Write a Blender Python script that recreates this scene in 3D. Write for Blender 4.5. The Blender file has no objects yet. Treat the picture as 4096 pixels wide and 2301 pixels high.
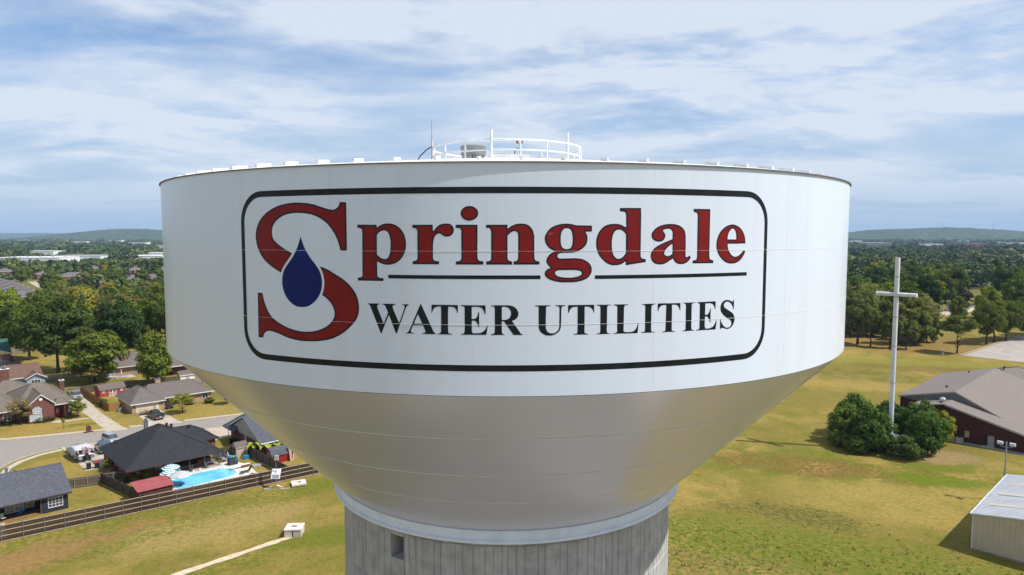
import bpy, bmesh, math, random
import numpy as np
from mathutils import Vector, Matrix
from mathutils.geometry import tessellate_polygon

# ------------------------------------------------------------------ camera, sky, sun, exposure
SC = bpy.context.scene
COL = SC.collection
R = math.radians
cam_d = bpy.data.cameras.new('camera'); cam = bpy.data.objects.new('camera', cam_d); COL.objects.link(cam)
CAM_Z = 41.0
cam.location = (0, 0, CAM_Z)
cam.rotation_euler = (R(90 - 4.3), 0, 0)
cam_d.sensor_width = 36.0; cam_d.lens = 36.0 * 2731 / 4096
cam_d.clip_start = 0.5; cam_d.clip_end = 60000
SC.camera = cam

SUN = Vector((0.735, -0.170, 1.0)).normalized()          # direction towards the sun
SUN_EL = math.asin(SUN.z); SUN_AZ = math.atan2(SUN.x, SUN.y)
world = bpy.data.worlds.new('World'); SC.world = world; world.use_nodes = True
world.cycles.sampling_method = 'MANUAL'; world.cycles.sample_map_resolution = 256
wn = world.node_tree.nodes; wl = world.node_tree.links; wn.clear()
def WN(t, **k):
    n = wn.new(t)
    for a, b in k.items(): setattr(n, a, b)
    return n
sky = WN('ShaderNodeTexSky', sky_type='NISHITA', sun_disc=False, sun_elevation=SUN_EL, sun_rotation=SUN_AZ,
         altitude=400, air_density=1.0, dust_density=0.55, ozone_density=1.6)
tc = WN('ShaderNodeTexCoord')
sep = WN('ShaderNodeSeparateXYZ'); wl.new(tc.outputs['Generated'], sep.inputs[0])
def wmath(op, a, b=None, clamp=False):
    n = WN('ShaderNodeMath', operation=op, use_clamp=clamp)
    for i, v in enumerate((a, b)):
        if v is None: continue
        if isinstance(v, (int, float)): n.inputs[i].default_value = v
        else: wl.new(v, n.inputs[i])
    return n.outputs[0]
zz = wmath('MAXIMUM', sep.outputs[2], 0.0)
den = wmath('ADD', zz, 0.10)
cx_ = wmath('DIVIDE', sep.outputs[0], den); cy_ = wmath('DIVIDE', sep.outputs[1], den)
def cloud_noise(sx, sy, ang, scale, detail, rough, dist, ox=0.0):
    cb = WN('ShaderNodeCombineXYZ'); wl.new(cx_, cb.inputs[0]); wl.new(cy_, cb.inputs[1])
    mp = WN('ShaderNodeMapping'); mp.inputs['Rotation'].default_value = (0, 0, ang); mp.inputs['Scale'].default_value = (sx, sy, 1)
    mp.inputs['Location'].default_value = (ox, ox * .7, 0)
    wl.new(cb.outputs[0], mp.inputs[0])
    n = WN('ShaderNodeTexNoise'); n.inputs['Scale'].default_value = scale; n.inputs['Detail'].default_value = detail
    n.inputs['Roughness'].default_value = rough; n.inputs['Distortion'].default_value = dist
    wl.new(mp.outputs[0], n.inputs['Vector']); return n.outputs[0]
def ramp(v, a, b):
    n = WN('ShaderNodeMapRange', interpolation_type='SMOOTHSTEP'); n.inputs[1].default_value = a; n.inputs[2].default_value = b
    wl.new(v, n.inputs[0]); return n.outputs[0]
big = ramp(cloud_noise(.8, 1.0, R(20), 0.55, 3, .5, .4, 3.1), .33, .56)
streak = ramp(cloud_noise(.8, 1.2, R(-20), 1.0, 6, .54, .5, 7.7), .33, .68)
fine = ramp(cloud_noise(1.0, 1.3, R(30), 5.0, 5, .66, .3, 1.3), .36, .74)
cl = wmath('MULTIPLY', big, wmath('ADD', wmath('MULTIPLY', streak, .74), wmath('MULTIPLY', fine, .34)), True)
cl = wmath('ADD', wmath('ADD', cl, .17), wmath('MULTIPLY', streak, .40), True)
hz = ramp(sep.outputs[2], 0.0, .10)                     # the thin cloud sheet melts away towards the skyline
cl = wmath('MULTIPLY', cl, wmath('ADD', wmath('MULTIPLY', hz, .80), .12), True)
mixc = WN('ShaderNodeMix', data_type='RGBA'); mixc.inputs[7].default_value = (7.3, 8.0, 9.0, 1)
tint = WN('ShaderNodeMix', data_type='RGBA', blend_type='MULTIPLY'); tint.inputs[0].default_value = 1.0; tint.inputs[7].default_value = (.63, 1.02, 1.36, 1)
wl.new(sky.outputs[0], tint.inputs[6])
low = WN('ShaderNodeMapRange', interpolation_type='SMOOTHERSTEP'); low.inputs[1].default_value = -.02; low.inputs[2].default_value = .34; low.inputs[3].default_value = .93; low.inputs[4].default_value = .0
wl.new(sep.outputs[2], low.inputs[0])                  # hazy air low in the sky
hazec = WN('ShaderNodeMix', data_type='RGBA'); hazec.inputs[7].default_value = (4.15, 5.35, 7.05, 1); wl.new(low.outputs[0], hazec.inputs[0]); wl.new(tint.outputs[2], hazec.inputs[6])
wl.new(cl, mixc.inputs[0]); wl.new(hazec.outputs[2], mixc.inputs[6])
bg = WN('ShaderNodeBackground'); bg.inputs[1].default_value = 0.094; wl.new(mixc.outputs[2], bg.inputs[0])
wo = WN('ShaderNodeOutputWorld'); wl.new(bg.outputs[0], wo.inputs[0])

sun_d = bpy.data.lights.new('sun', 'SUN'); sun_d.energy = 5.0; sun_d.angle = R(0.53); sun_d.color = (1.0, 0.975, 0.94)
sun = bpy.data.objects.new('sun', sun_d); COL.objects.link(sun); sun.location = (200, -40, 300)
sun.rotation_euler = SUN.to_track_quat('Z', 'Y').to_euler()
SC.view_settings.view_transform = 'Standard'; SC.view_settings.look = 'None'
SC.view_settings.exposure = 0.14; SC.view_settings.gamma = 1.0; SC.view_settings.use_curve_mapping = False
SC.cycles.use_denoising = True; SC.cycles.use_adaptive_sampling = True; SC.cycles.adaptive_threshold = 0.02
SC.cycles.max_bounces = 5; SC.cycles.diffuse_bounces = 3; SC.cycles.glossy_bounces = 2; SC.cycles.transparent_max_bounces = 8

# ------------------------------------------------------------------ materials
def new_mat(name):
    m = bpy.data.materials.new(name); m.use_nodes = True
    nt = m.node_tree; p = nt.nodes['Principled BSDF']; return m, nt, p
def node(nt, t, **k):
    n = nt.nodes.new(t)
    for a, b in k.items(): setattr(n, a, b)
    return n
def noise(nt, scale, detail=4, rough=.55, vec=None, dist=0.0, coord='Object', stretch=None, rot=None):
    if vec is None:
        t = node(nt, 'ShaderNodeTexCoord'); vec = t.outputs[coord]
    if stretch or rot:
        mp = node(nt, 'ShaderNodeMapping'); nt.links.new(vec, mp.inputs[0]); vec = mp.outputs[0]
        if stretch: mp.inputs['Scale'].default_value = stretch
        if rot: mp.inputs['Rotation'].default_value = rot
    n = node(nt, 'ShaderNodeTexNoise'); n.inputs['Scale'].default_value = scale; n.inputs['Detail'].default_value = detail
    n.inputs['Roughness'].default_value = rough; n.inputs['Distortion'].default_value = dist
    nt.links.new(vec, n.inputs['Vector']); return n.outputs[0]
def mrange(nt, v, a, b, c=0.0, d=1.0, smooth=True):
    n = node(nt, 'ShaderNodeMapRange'); 
    if smooth: n.interpolation_type = 'SMOOTHSTEP'
    for i, x in enumerate((a, b, c, d)): n.inputs[i + 1].default_value = x
    nt.links.new(v, n.inputs[0]); return n.outputs[0]
def mixc3(nt, f, a, b, blend='MIX'):
    n = node(nt, 'ShaderNodeMix', data_type='RGBA', blend_type=blend)
    for i, x in ((0, f), (6, a), (7, b)):
        if hasattr(x, 'is_output') or hasattr(x, 'links'): nt.links.new(x, n.inputs[i])
        elif i == 0: n.inputs[0].default_value = x
        else: n.inputs[i].default_value = (*x, 1) if len(x) == 3 else x
    return n.outputs[2]
def nmath(nt, op, a, b=None, clamp=False):
    n = node(nt, 'ShaderNodeMath', operation=op, use_clamp=clamp)
    for i, v in enumerate((a, b)):
        if v is None: continue
        if isinstance(v, (int, float)): n.inputs[i].default_value = v
        else: nt.links.new(v, n.inputs[i])
    return n.outputs[0]
def bump(nt, p, h, strength=.3, dist=.02):
    b = node(nt, 'ShaderNodeBump'); b.inputs['Strength'].default_value = strength; b.inputs['Distance'].default_value = dist
    nt.links.new(h, b.inputs['Height']); nt.links.new(b.outputs[0], p.inputs['Normal'])
MATS = {}
def mat(name, c1, c2=None, scale=3.0, rough=.7, spec=.3, metal=0.0, detail=4, lo=.35, hi=.65, bmp=0.0, stretch=None, coat=0.0):
    """plain or two-tone mottled procedural material"""
    if name in MATS: return MATS[name]
    m, nt, p = new_mat(name)
    p.inputs['Roughness'].default_value = rough; p.inputs['Metallic'].default_value = metal
    p.inputs['Specular IOR Level'].default_value = spec; p.inputs['Coat Weight'].default_value = coat
    if c2 is None: c2 = tuple(x * .82 for x in c1)
    n = noise(nt, scale, detail, stretch=stretch)
    nt.links.new(mixc3(nt, mrange(nt, n, lo, hi), c1, c2), p.inputs['Base Color'])
    if bmp: bump(nt, p, n, bmp, .03)
    MATS[name] = m; return m
def brick(name, c1, c2, mortar, bw=.22, bh=.075):
    if name in MATS: return MATS[name]
    m, nt, p = new_mat(name); p.inputs['Roughness'].default_value = .85; p.inputs['Specular IOR Level'].default_value = .2
    t = node(nt, 'ShaderNodeTexCoord'); s = node(nt, 'ShaderNodeSeparateXYZ'); nt.links.new(t.outputs['Object'], s.inputs[0])
    c = node(nt, 'ShaderNodeCombineXYZ'); nt.links.new(nmath(nt, 'ADD', s.outputs[0], s.outputs[1]), c.inputs[0]); nt.links.new(s.outputs[2], c.inputs[1])
    b = node(nt, 'ShaderNodeTexBrick'); nt.links.new(c.outputs[0], b.inputs['Vector'])
    b.inputs['Color1'].default_value = (*c1, 1); b.inputs['Color2'].default_value = (*c2, 1); b.inputs['Mortar'].default_value = (*mortar, 1)
    b.inputs['Scale'].default_value = 1.0; b.inputs['Brick Width'].default_value = bw; b.inputs['Row Height'].default_value = bh
    b.inputs['Mortar Size'].default_value = .008; b.inputs['Bias'].default_value = 0
    n = noise(nt, 1.3, 3)
    nt.links.new(mixc3(nt, mrange(nt, n, .3, .7, .0, .35), b.outputs[0], tuple(x * .7 for x in c1)), p.inputs['Base Color'])
    MATS[name] = m; return m
def shingle(name, c1, c2, rows=.2):
    """asphalt shingles: tabs in rows with a random tone each, plus broad weathering"""
    if name in MATS: return MATS[name]
    m, nt, p = new_mat(name); p.inputs['Roughness'].default_value = .9; p.inputs['Specular IOR Level'].default_value = .15
    t = node(nt, 'ShaderNodeTexCoord')
    b = node(nt, 'ShaderNodeTexBrick'); nt.links.new(t.outputs['Object'], b.inputs['Vector'])
    b.inputs['Color1'].default_value = (*c1, 1); b.inputs['Color2'].default_value = (*c2, 1)
    b.inputs['Mortar'].default_value = tuple(x * .55 for x in c1) + (1,)
    b.inputs['Scale'].default_value = 1.0; b.inputs['Brick Width'].default_value = .36; b.inputs['Row Height'].default_value = rows
    b.inputs['Mortar Size'].default_value = .012; b.inputs['Bias'].default_value = 0
    n1 = noise(nt, 9, 3, .7); n2 = noise(nt, .35, 4, .6)
    c = mixc3(nt, mrange(nt, n1, .35, .65, 0, .55), b.outputs[0], c2)
    c = mixc3(nt, mrange(nt, n2, .35, .7, 0, .3), c, tuple(x * .72 for x in c1))
    nt.links.new(c, p.inputs['Base Color']); bump(nt, p, b.outputs['Fac'], .3, .01)
    MATS[name] = m; return m

def tank_paint():
    m, nt, p = new_mat('tank_white_paint')
    p.inputs['Roughness'].default_value = .30; p.inputs['Specular IOR Level'].default_value = .55
    st = noise(nt, .8, 3, .5, stretch=(1.6, 1.6, .05)); st2 = noise(nt, 2.6, 2, .5, stretch=(1.8, 1.8, .04)); bl = noise(nt, .16, 2, .5)
    c = mixc3(nt, mrange(nt, st, .46, .76, 0, .26), (.70, .755, .845), (.60, .63, .68))
    c = mixc3(nt, mrange(nt, st2, .56, .82, 0, .16), c, (.50, .51, .52))
    nt.links.new(c, p.inputs['Base Color'])
    nt.links.new(mrange(nt, bl, .3, .7, .27, .36), p.inputs['Roughness'])
    return m
def concrete(name, c1, c2, streaks=True, scale=1.0):
    if name in MATS: return MATS[name]
    m, nt, p = new_mat(name); p.inputs['Roughness'].default_value = .9; p.inputs['Specular IOR Level'].default_value = .2
    n = noise(nt, 1.2 * scale, 6, .65); c = mixc3(nt, mrange(nt, n, .35, .68), c1, c2)
    if streaks:
        s = noise(nt, 3.2, 5, .7, stretch=(2.2, 2.2, .10)); c = mixc3(nt, mrange(nt, s, .47, .78, 0, .55), c, tuple(x * .58 for x in c2))
        s2 = noise(nt, 2.1, 4, .6, stretch=(2.5, 2.5, .05)); c = mixc3(nt, mrange(nt, s2, .56, .8, 0, .5), c, tuple(min(1, x * 1.5) for x in c1))
    if name == 'pedestal_concrete':
        g = node(nt, 'ShaderNodeNewGeometry'); hv = node(nt, 'ShaderNodeHueSaturation'); nt.links.new(c, hv.inputs['Color']); nt.links.new(mrange(nt, g.outputs['Random Per Island'], 0, 1, .89, 1.12, False), hv.inputs['Value']); c = hv.outputs[0]
    nt.links.new(c, p.inputs['Base Color']); bump(nt, p, noise(nt, 14 * scale, 5, .7), .25, .02)
    MATS[name] = m; return m
def leaf_mat():
    """leaf colour comes from each tree (object colour), varied leaf by leaf and clump by clump"""
    m, nt, p = new_mat('foliage'); nt.nodes.remove(p); out = nt.nodes['Material Output']
    oi = node(nt, 'ShaderNodeObjectInfo'); g = node(nt, 'ShaderNodeNewGeometry')
    hv = node(nt, 'ShaderNodeHueSaturation'); nt.links.new(oi.outputs['Color'], hv.inputs['Color'])
    nt.links.new(mrange(nt, g.outputs['Random Per Island'], 0, 1, .462, .528, False), hv.inputs['Hue'])
    nt.links.new(mrange(nt, g.outputs['Random Per Island'], 0, 1, 1.0, 2.1, False), hv.inputs['Value'])
    cn = noise(nt, 7.0, 3, .6)
    c = mixc3(nt, mrange(nt, cn, .38, .66, 0, .45), hv.outputs[0], (.62, .60, .30), 'MULTIPLY')
    c = mixc3(nt, .62, c, hv.outputs[0])
    d = node(nt, 'ShaderNodeBsdfDiffuse'); t = node(nt, 'ShaderNodeBsdfTranslucent'); mx = node(nt, 'ShaderNodeMixShader'); mx.inputs[0].default_value = .28
    nt.links.new(c, d.inputs[0])
    tcol = node(nt, 'ShaderNodeMix', data_type='RGBA', blend_type='MULTIPLY'); tcol.inputs[0].default_value = 1.0; nt.links.new(c, tcol.inputs[6]); tcol.inputs[7].default_value = (1.5, 1.6, .6, 1)
    nt.links.new(tcol.outputs[2], t.inputs[0]); nt.links.new(d.outputs[0], mx.inputs[1]); nt.links.new(t.outputs[0], mx.inputs[2]); nt.links.new(mx.outputs[0], out.inputs[0])
    return m
def far_leaf_mat():
    m, nt, p = new_mat('distant_foliage'); p.inputs['Roughness'].default_value = .9; p.inputs['Specular IOR Level'].default_value = .1
    g = node(nt, 'ShaderNodeNewGeometry'); at = node(nt, 'ShaderNodeAttribute'); at.attribute_name = 'tree_tone'; n = noise(nt, .006, 4, .6)
    cr = node(nt, 'ShaderNodeValToRGB'); nt.links.new(at.outputs['Fac'], cr.inputs[0]); el = cr.color_ramp.elements
    el[0].color = (.036, .058, .020, 1); el[1].color = (.155, .145, .040, 1)
    for q, c in ((.3, (.058, .088, .026, 1)), (.6, (.085, .112, .030, 1)), (.85, (.115, .130, .038, 1))): e = el.new(q); e.color = c
    c = mixc3(nt, mrange(nt, n, .38, .64, 0, .45), cr.outputs[0], (.050, .075, .026))
    hv = node(nt, 'ShaderNodeHueSaturation'); nt.links.new(c, hv.inputs['Color'])
    nt.links.new(mrange(nt, g.outputs['Random Per Island'], 0, 1, .78, 1.25, False), hv.inputs['Value']); nt.links.new(hv.outputs[0], p.inputs['Base Color'])
    return m

WHITE = mat('white_trim_paint', (.78, .78, .76), (.66, .66, .64), 2, .5, .4)
STEELW = mat('white_railing_paint', (.80, .80, .79), (.70, .70, .69), 3, .4, .5)
GLASS = mat('window_glass', (.03, .04, .05), (.07, .085, .10), .9, .08, .8)
CURT = mat('curtained_glass', (.34, .37, .38), (.16, .18, .20), 2.2, .12, .7)
RUBBER = mat('tyre_rubber', (.02, .02, .022), None, 6, .85, .2)
CHROME = mat('galvanised_steel', (.42, .44, .46), (.33, .35, .37), 5, .38, .5, .75)
RIMM = mat('wheel_rim_metal', (.5, .5, .52), (.3, .3, .32), 8, .35, .5, .6)
BLACK = mat('black_metal', (.02, .02, .022), (.04, .04, .042), 5, .5, .4)
PAINT = tank_paint()
LEAF = leaf_mat()
FARLEAF = far_leaf_mat()
BARK = mat('bark', (.10, .075, .055), (.05, .038, .03), 9, .95, .1, bmp=.5, stretch=(3, 3, .6))

# ------------------------------------------------------------------ mesh helpers
class MB:
    def __init__(s): s.v = []; s.f = []
    def add(s, vs, fs):
        o = len(s.v); s.v += [tuple(x) for x in vs]; s.f += [tuple(i + o for i in f) for f in fs]; return s
    def box(s, cx, cy, cz, sx, sy, sz, rz=0.0, taper=1.0):
        c, n = math.cos(rz), math.sin(rz); vs = []
        for z in (-1, 1):
            k = taper if z > 0 else 1.0
            for x, y in ((-1, -1), (1, -1), (1, 1), (-1, 1)):
                a, b = x * sx / 2 * k, y * sy / 2 * k
                vs.append((cx + a * c - b * n, cy + a * n + b * c, cz + z * sz / 2))
        return s.add(vs, [(3, 2, 1, 0), (4, 5, 6, 7), (0, 1, 5, 4), (1, 2, 6, 5), (2, 3, 7, 6), (3, 0, 4, 7)])
    def bx(s, x0, x1, y0, y1, z0, z1): return s.box((x0 + x1) / 2, (y0 + y1) / 2, (z0 + z1) / 2, x1 - x0, y1 - y0, z1 - z0)
    def tube(s, p0, p1, r0, r1=None, n=8, cap=True):
        r1 = r0 if r1 is None else r1; p0 = Vector(p0); p1 = Vector(p1); d = (p1 - p0)
        if d.length < 1e-6: return s
        d.normalize(); a = d.orthogonal().normalized(); b = d.cross(a)
        vs = [p + (a * math.cos(t) + b * math.sin(t)) * r for p, r in ((p0, r0), (p1, r1)) for t in [2 * math.pi * k / n for k in range(n)]]
        fs = [(k, (k + 1) % n, n + (k + 1) % n, n + k) for k in range(n)]
        if cap: fs += [tuple(range(n - 1, -1, -1)), tuple(range(n, 2 * n))]
        return s.add(vs, fs)
    def path(s, pts, r, n=6):
        for a, b in zip(pts, pts[1:]): s.tube(a, b, r, r, n)
        return s
    def prism(s, poly, z0, z1):
        n = len(poly); vs = [(x, y, z0) for x, y in poly] + [(x, y, z1) for x, y in poly]
        return s.add(vs, [tuple(range(n - 1, -1, -1)), tuple(range(n, 2 * n))] + [(k, (k + 1) % n, n + (k + 1) % n, n + k) for k in range(n)])
    def xprism(s, poly, x0, x1):
        """poly in (y,z), extruded along x"""
        n = len(poly); vs = [(x0, y, z) for y, z in poly] + [(x1, y, z) for y, z in poly]
        return s.add(vs, [tuple(range(n)), tuple(range(2 * n - 1, n - 1, -1))] + [(n + k, n + (k + 1) % n, (k + 1) % n, k) for k in range(n)])
    def yprism(s, poly, y0, y1):
        n = len(poly); vs = [(x, y0, z) for x, z in poly] + [(x, y1, z) for x, z in poly]
        return s.add(vs, [tuple(range(n)), tuple(range(2 * n - 1, n - 1, -1))] + [(n + k, n + (k + 1) % n, (k + 1) % n, k) for k in range(n)])
    def lathe(s, prof, n=64, cx=0, cy=0, a0=0.0, a1=None, closed_prof=False):
        full = a1 is None; m = n if full else n + 1; a1 = 2 * math.pi if full else a1
        k = len(prof); vs = [(cx + r * math.sin(a0 + (a1 - a0) * i / n), cy - r * math.cos(a0 + (a1 - a0) * i / n), z) for i in range(m) for r, z in prof]
        fs = []
        for i in range(n):
            j = (i + 1) % m
            for q in range(k if closed_prof else k - 1):
                w = (q + 1) % k; fs.append((i * k + q, j * k + q, j * k + w, i * k + w))
        return s.add(vs, fs)
    def mesh(s, name, smooth=False):
        me = bpy.data.meshes.new(name); me.from_pydata(s.v, [], s.f); me.update()
        bm = bmesh.new(); bm.from_mesh(me); bmesh.ops.recalc_face_normals(bm, faces=bm.faces); bm.to_mesh(me); bm.free()
        if smooth:
            me.polygons.foreach_set('use_smooth', [True] * len(me.polygons))
        return me
    def build(s, name, m, parent=None, smooth=False, loc=None, rz=0.0, kind=None, label=None):
        o = bpy.data.objects.new(name, s.mesh(name, smooth)); o.data.materials.append(m); COL.objects.link(o)
        if parent: o.parent = parent
        if loc: o.location = loc
        if rz: o.rotation_euler = (0, 0, rz)
        if kind: o['kind'] = kind
        if label: o['label'] = label
        return o
def tag(o, label, cat, group=None, kind=None):
    o['label'] = label
    if cat: o['category'] = cat
    if group: o['group'] = group
    if kind: o['kind'] = kind
    return o
def thing(name, label, cat, loc=(0, 0, 0), rz=0.0, group=None):
    o = bpy.data.objects.new(name, None); COL.objects.link(o); o.empty_display_size = .5
    o.location = loc; o.rotation_euler = (0, 0, rz); return tag(o, label, cat, group)
def link_mesh(name, me, parent, m=None, loc=(0, 0, 0), scale=(1, 1, 1), rz=0.0):
    o = bpy.data.objects.new(name, me); COL.objects.link(o); o.parent = parent; o.location = loc; o.scale = scale; o.rotation_euler = (0, 0, rz); return o
def copy_tree(o, parent=None):
    c = o.copy(); COL.objects.link(c); c.parent = parent
    for ch in list(o.children): copy_tree(ch, c)
    return c
def struct(name, mb, m, label=None, smooth=False):
    o = mb.build(name, m, smooth=smooth); o['kind'] = 'structure'
    if label: o['label'] = label
    return o
BA = R(43.5); BC, BS = math.cos(BA), math.sin(BA)          # the neighbourhood's own grid: u along the street, v across it
def P(u, v, z=0.0): return (u * BC - v * BS, u * BS + v * BC, z)
def U(x, y): return (x * BC + y * BS, -x * BS + y * BC)
def sheet(name, uvs, z, m, label, world_xy=False, thick=0.0):
    """flat paving laid out on the grid"""
    mb = MB(); pts = uvs if world_xy else [P(*q)[:2] for q in uvs]
    if thick: mb.prism(pts, z - thick, z)
    else: mb.add([(x, y, z) for x, y in pts], [tuple(range(len(pts)))])
    return struct(name, mb, m, label)

# ------------------------------------------------------------------ ground
def ground_mat():
    m, nt, p = new_mat('dry_grass'); p.inputs['Roughness'].default_value = .95; p.inputs['Specular IOR Level'].default_value = .08
    tcn = node(nt, 'ShaderNodeTexCoord'); pos = tcn.outputs['Object']
    n0 = noise(nt, .008, 4, .55, pos); n1 = noise(nt, .035, 5, .6, pos, .6); n2 = noise(nt, .19, 5, .62, pos, .4); n3 = noise(nt, 1.3, 5, .7, pos); n4 = noise(nt, 6.5, 4, .75, pos)
    TAN = (.375, .275, .085); OLV = (.225, .185, .045); GRN = (.125, .150, .018); BRN = (.20, .105, .040); DRK = (.105, .098, .026)
    n1b = noise(nt, .075, 5, .65, pos, .8); c = mixc3(nt, mrange(nt, n1, .36, .60), TAN, OLV); c = mixc3(nt, mrange(nt, n1b, .50, .68, 0, .55), c, (.165, .130, .036))
    c = mixc3(nt, mrange(nt, n2, .46, .70, 0, .65), c, GRN)
    warp = node(nt, 'ShaderNodeMix', data_type='VECTOR'); warp.inputs[0].default_value = 1.0
    wn1 = node(nt, 'ShaderNodeTexNoise'); wn1.inputs['Scale'].default_value = .16; wn1.inputs['Detail'].default_value = 5; wn1.inputs['Roughness'].default_value = .65; nt.links.new(pos, wn1.inputs['Vector'])
    va = node(nt, 'ShaderNodeVectorMath', operation='SUBTRACT'); nt.links.new(wn1.outputs['Color'], va.inputs[0]); va.inputs[1].default_value = (.5, .5, .5)
    vb = node(nt, 'ShaderNodeVectorMath', operation='SCALE'); nt.links.new(va.outputs[0], vb.inputs[0]); vb.inputs['Scale'].default_value = 9.0
    vc = node(nt, 'ShaderNodeVectorMath', operation='ADD'); nt.links.new(pos, vc.inputs[0]); nt.links.new(vb.outputs[0], vc.inputs[1])
    def patch(c, x, y, rx, ry, ang, col, k, speck=None):
        mp = node(nt, 'ShaderNodeMapping', vector_type='TEXTURE'); mp.inputs['Location'].default_value = (x, y, 0); mp.inputs['Rotation'].default_value = (0, 0, R(ang)); mp.inputs['Scale'].default_value = (rx, ry, 1e6)
        nt.links.new(vc.outputs[0], mp.inputs[0])
        ln = node(nt, 'ShaderNodeVectorMath', operation='LENGTH'); nt.links.new(mp.outputs[0], ln.inputs[0])
        f = mrange(nt, ln.outputs['Value'], .55, 1.1, k, 0.0)
        if speck is not None: f = nmath(nt, 'MULTIPLY', f, speck)
        return mixc3(nt, f, c, col)
    sp = mrange(nt, n2, .38, .56); sp3 = mrange(nt, n3, .40, .56)
    # the big field right of the tower
    c = patch(c, 60, 105, 24, 13, -10, (.33, .26, .075), .55)
    c = patch(c, 58, 120, 36, 11, -12, GRN, .85, sp); c = patch(c, 50, 120, 17, 6, -18, BRN, .85, sp3)
    c = patch(c, 66, 115, 20, 5, -20, BRN, .5, sp3)
    c = patch(c, 72, 112, 10, 3.2, -28, (.115, .165, .012), .85)
    c = patch(c, 43, 97, 8.5, 4.6, -18, DRK, .85, sp3); c = patch(c, 35, 101, 6, 3, -10, DRK, .65, sp3)
    c = patch(c, 36, 84, 40, 12, -22, (.112, .158, .018), 1.0, sp3); c = patch(c, 30, 79, 30, 6, -22, (.25, .165, .07), .5, sp)
    c = patch(c, 100, 200, 60, 14, -20, DRK, .42, sp); c = patch(c, 132, 211, 34, 12, -24, (.155, .118, .03), .7)
    c = patch(c, 84, 165, 34, 13, -18, OLV, .6); c = patch(c, 116, 224, 50, 8, -18, (.25, .245, .05), .7); c = patch(c, 100, 185, 26, 8, -18, TAN, .5)
    c = patch(c, 158, 256, 60, 26, -10, (.27, .17, .065), .75)
    c = patch(c, 80, 124, 7, 5, 0, (.34, .24, .13), .8)
    # the strip between the tower and the board fence
    c = patch(c, -42, 94, 16, 7, 38, (.365, .275, .10), .8)
    c = patch(c, -46, 100, 34, 4.2, 37, GRN, .6, sp3); c = patch(c, -58, 90, 18, 3.2, 43, (.33, .185, .088), .75, sp); c = patch(c, -61, 83, 8, 4, 43, (.33, .185, .088), .65)
    c = patch(c, -60, 94, 18, 2.2, 42, GRN, .7, sp3); c = patch(c, -52, 88, 14, 1.6, 42, GRN, .7, sp3)
    c = patch(c, -26, 90, 9, 3.6, 12, GRN, .8); c = patch(c, -36, 82, 12, 2.6, 45, GRN, .7, sp3)
    c = patch(c, -30, 112, 9, 5, 30, GRN, .8); c = patch(c, -32.5, 99, 1.3, 7, 8, (.35, .235, .10), .8)
    # front lawns across the street
    c = patch(c, -97, 143, 14, 8, 30, (.36, .25, .075), .85); c = patch(c, -94, 146, 4, 1.6, 30, GRN, .85)
    c = patch(c, -80, 150, 12, 8, 30, (.34, .25, .075), .75); c = patch(c, -70, 157, 9, 5, 35, (.33, .25, .075), .8); c = patch(c, -80, 118, 8, 8, 0, (.345, .25, .07), .75)
    # rough ground between the woods far out
    d = node(nt, 'ShaderNodeVectorMath', operation='LENGTH'); nt.links.new(pos, d.inputs[0])
    c = mixc3(nt, mrange(nt, d.outputs['Value'], 300, 700, 0, .85), c, mixc3(nt, mrange(nt, n0, .4, .6), (.10, .115, .035), (.16, .15, .06)))
    c = mixc3(nt, mrange(nt, n3, .40, .66, 0, .62), c, mixc3(nt, .6, c, (.06, .072, .014)))
    c = mixc3(nt, mrange(nt, n4, .30, .52, .35, 0), c, (.46, .37, .15))
    c = mixc3(nt, mrange(nt, n4, .35, .72, .0, .62), c, mixc3(nt, .62, c, (.045, .045, .012)))
    hs = node(nt, 'ShaderNodeHueSaturation'); hs.inputs['Hue'].default_value = .494; hs.inputs['Saturation'].default_value = 1.06; hs.inputs['Value'].default_value = 1.06; nt.links.new(c, hs.inputs['Color']); c = hs.outputs[0]
    nt.links.new(c, p.inputs['Base Color'])
    bump(nt, p, nmath(nt, 'ADD', n4, nmath(nt, 'MULTIPLY', n3, 1.5)), .9, .12)
    return m
GROUND = ground_mat()
mb = MB(); S_ = 26000
mb.add([(-S_, -S_, 0), (S_, -S_, 0), (S_, S_, 0), (-S_, S_, 0)], [(0, 1, 2, 3)])
struct('ground', mb, GROUND, 'dry mown grass field and lawns reaching to the horizon')

# gravel apron and service drive at the tower's foot (below the picture, mirrored in the bowl)
mb = MB(); mb.add([(TXY[0], TXY[1], .012) for TXY in ((-13, -40), (-12, 10), (-15, 26), (-16, 40), (-10, 54), (2, 57), (14, 53), (20, 44), (22, 28), (17, 12), (9, -2), (4, -40))], [tuple(range(12))])
struct('service_apron', mb, mat('apron_gravel', (.24, .225, .215), (.17, .16, .155), .6, .95, .1, detail=6), 'grey gravel apron round the tower foot')
mb = MB(); mb.add([(x, y, .024) for x, y in ((17, 20), (40, 8), (46, 16), (28, 34), (20, 40))], [(0, 1, 2, 3, 4)])
struct('service_drive', mb, mat('service_drive_concrete', (.50, .44, .39), (.42, .37, .33), .6, .9, .1), 'pale concrete drive leading to the tower')

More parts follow.
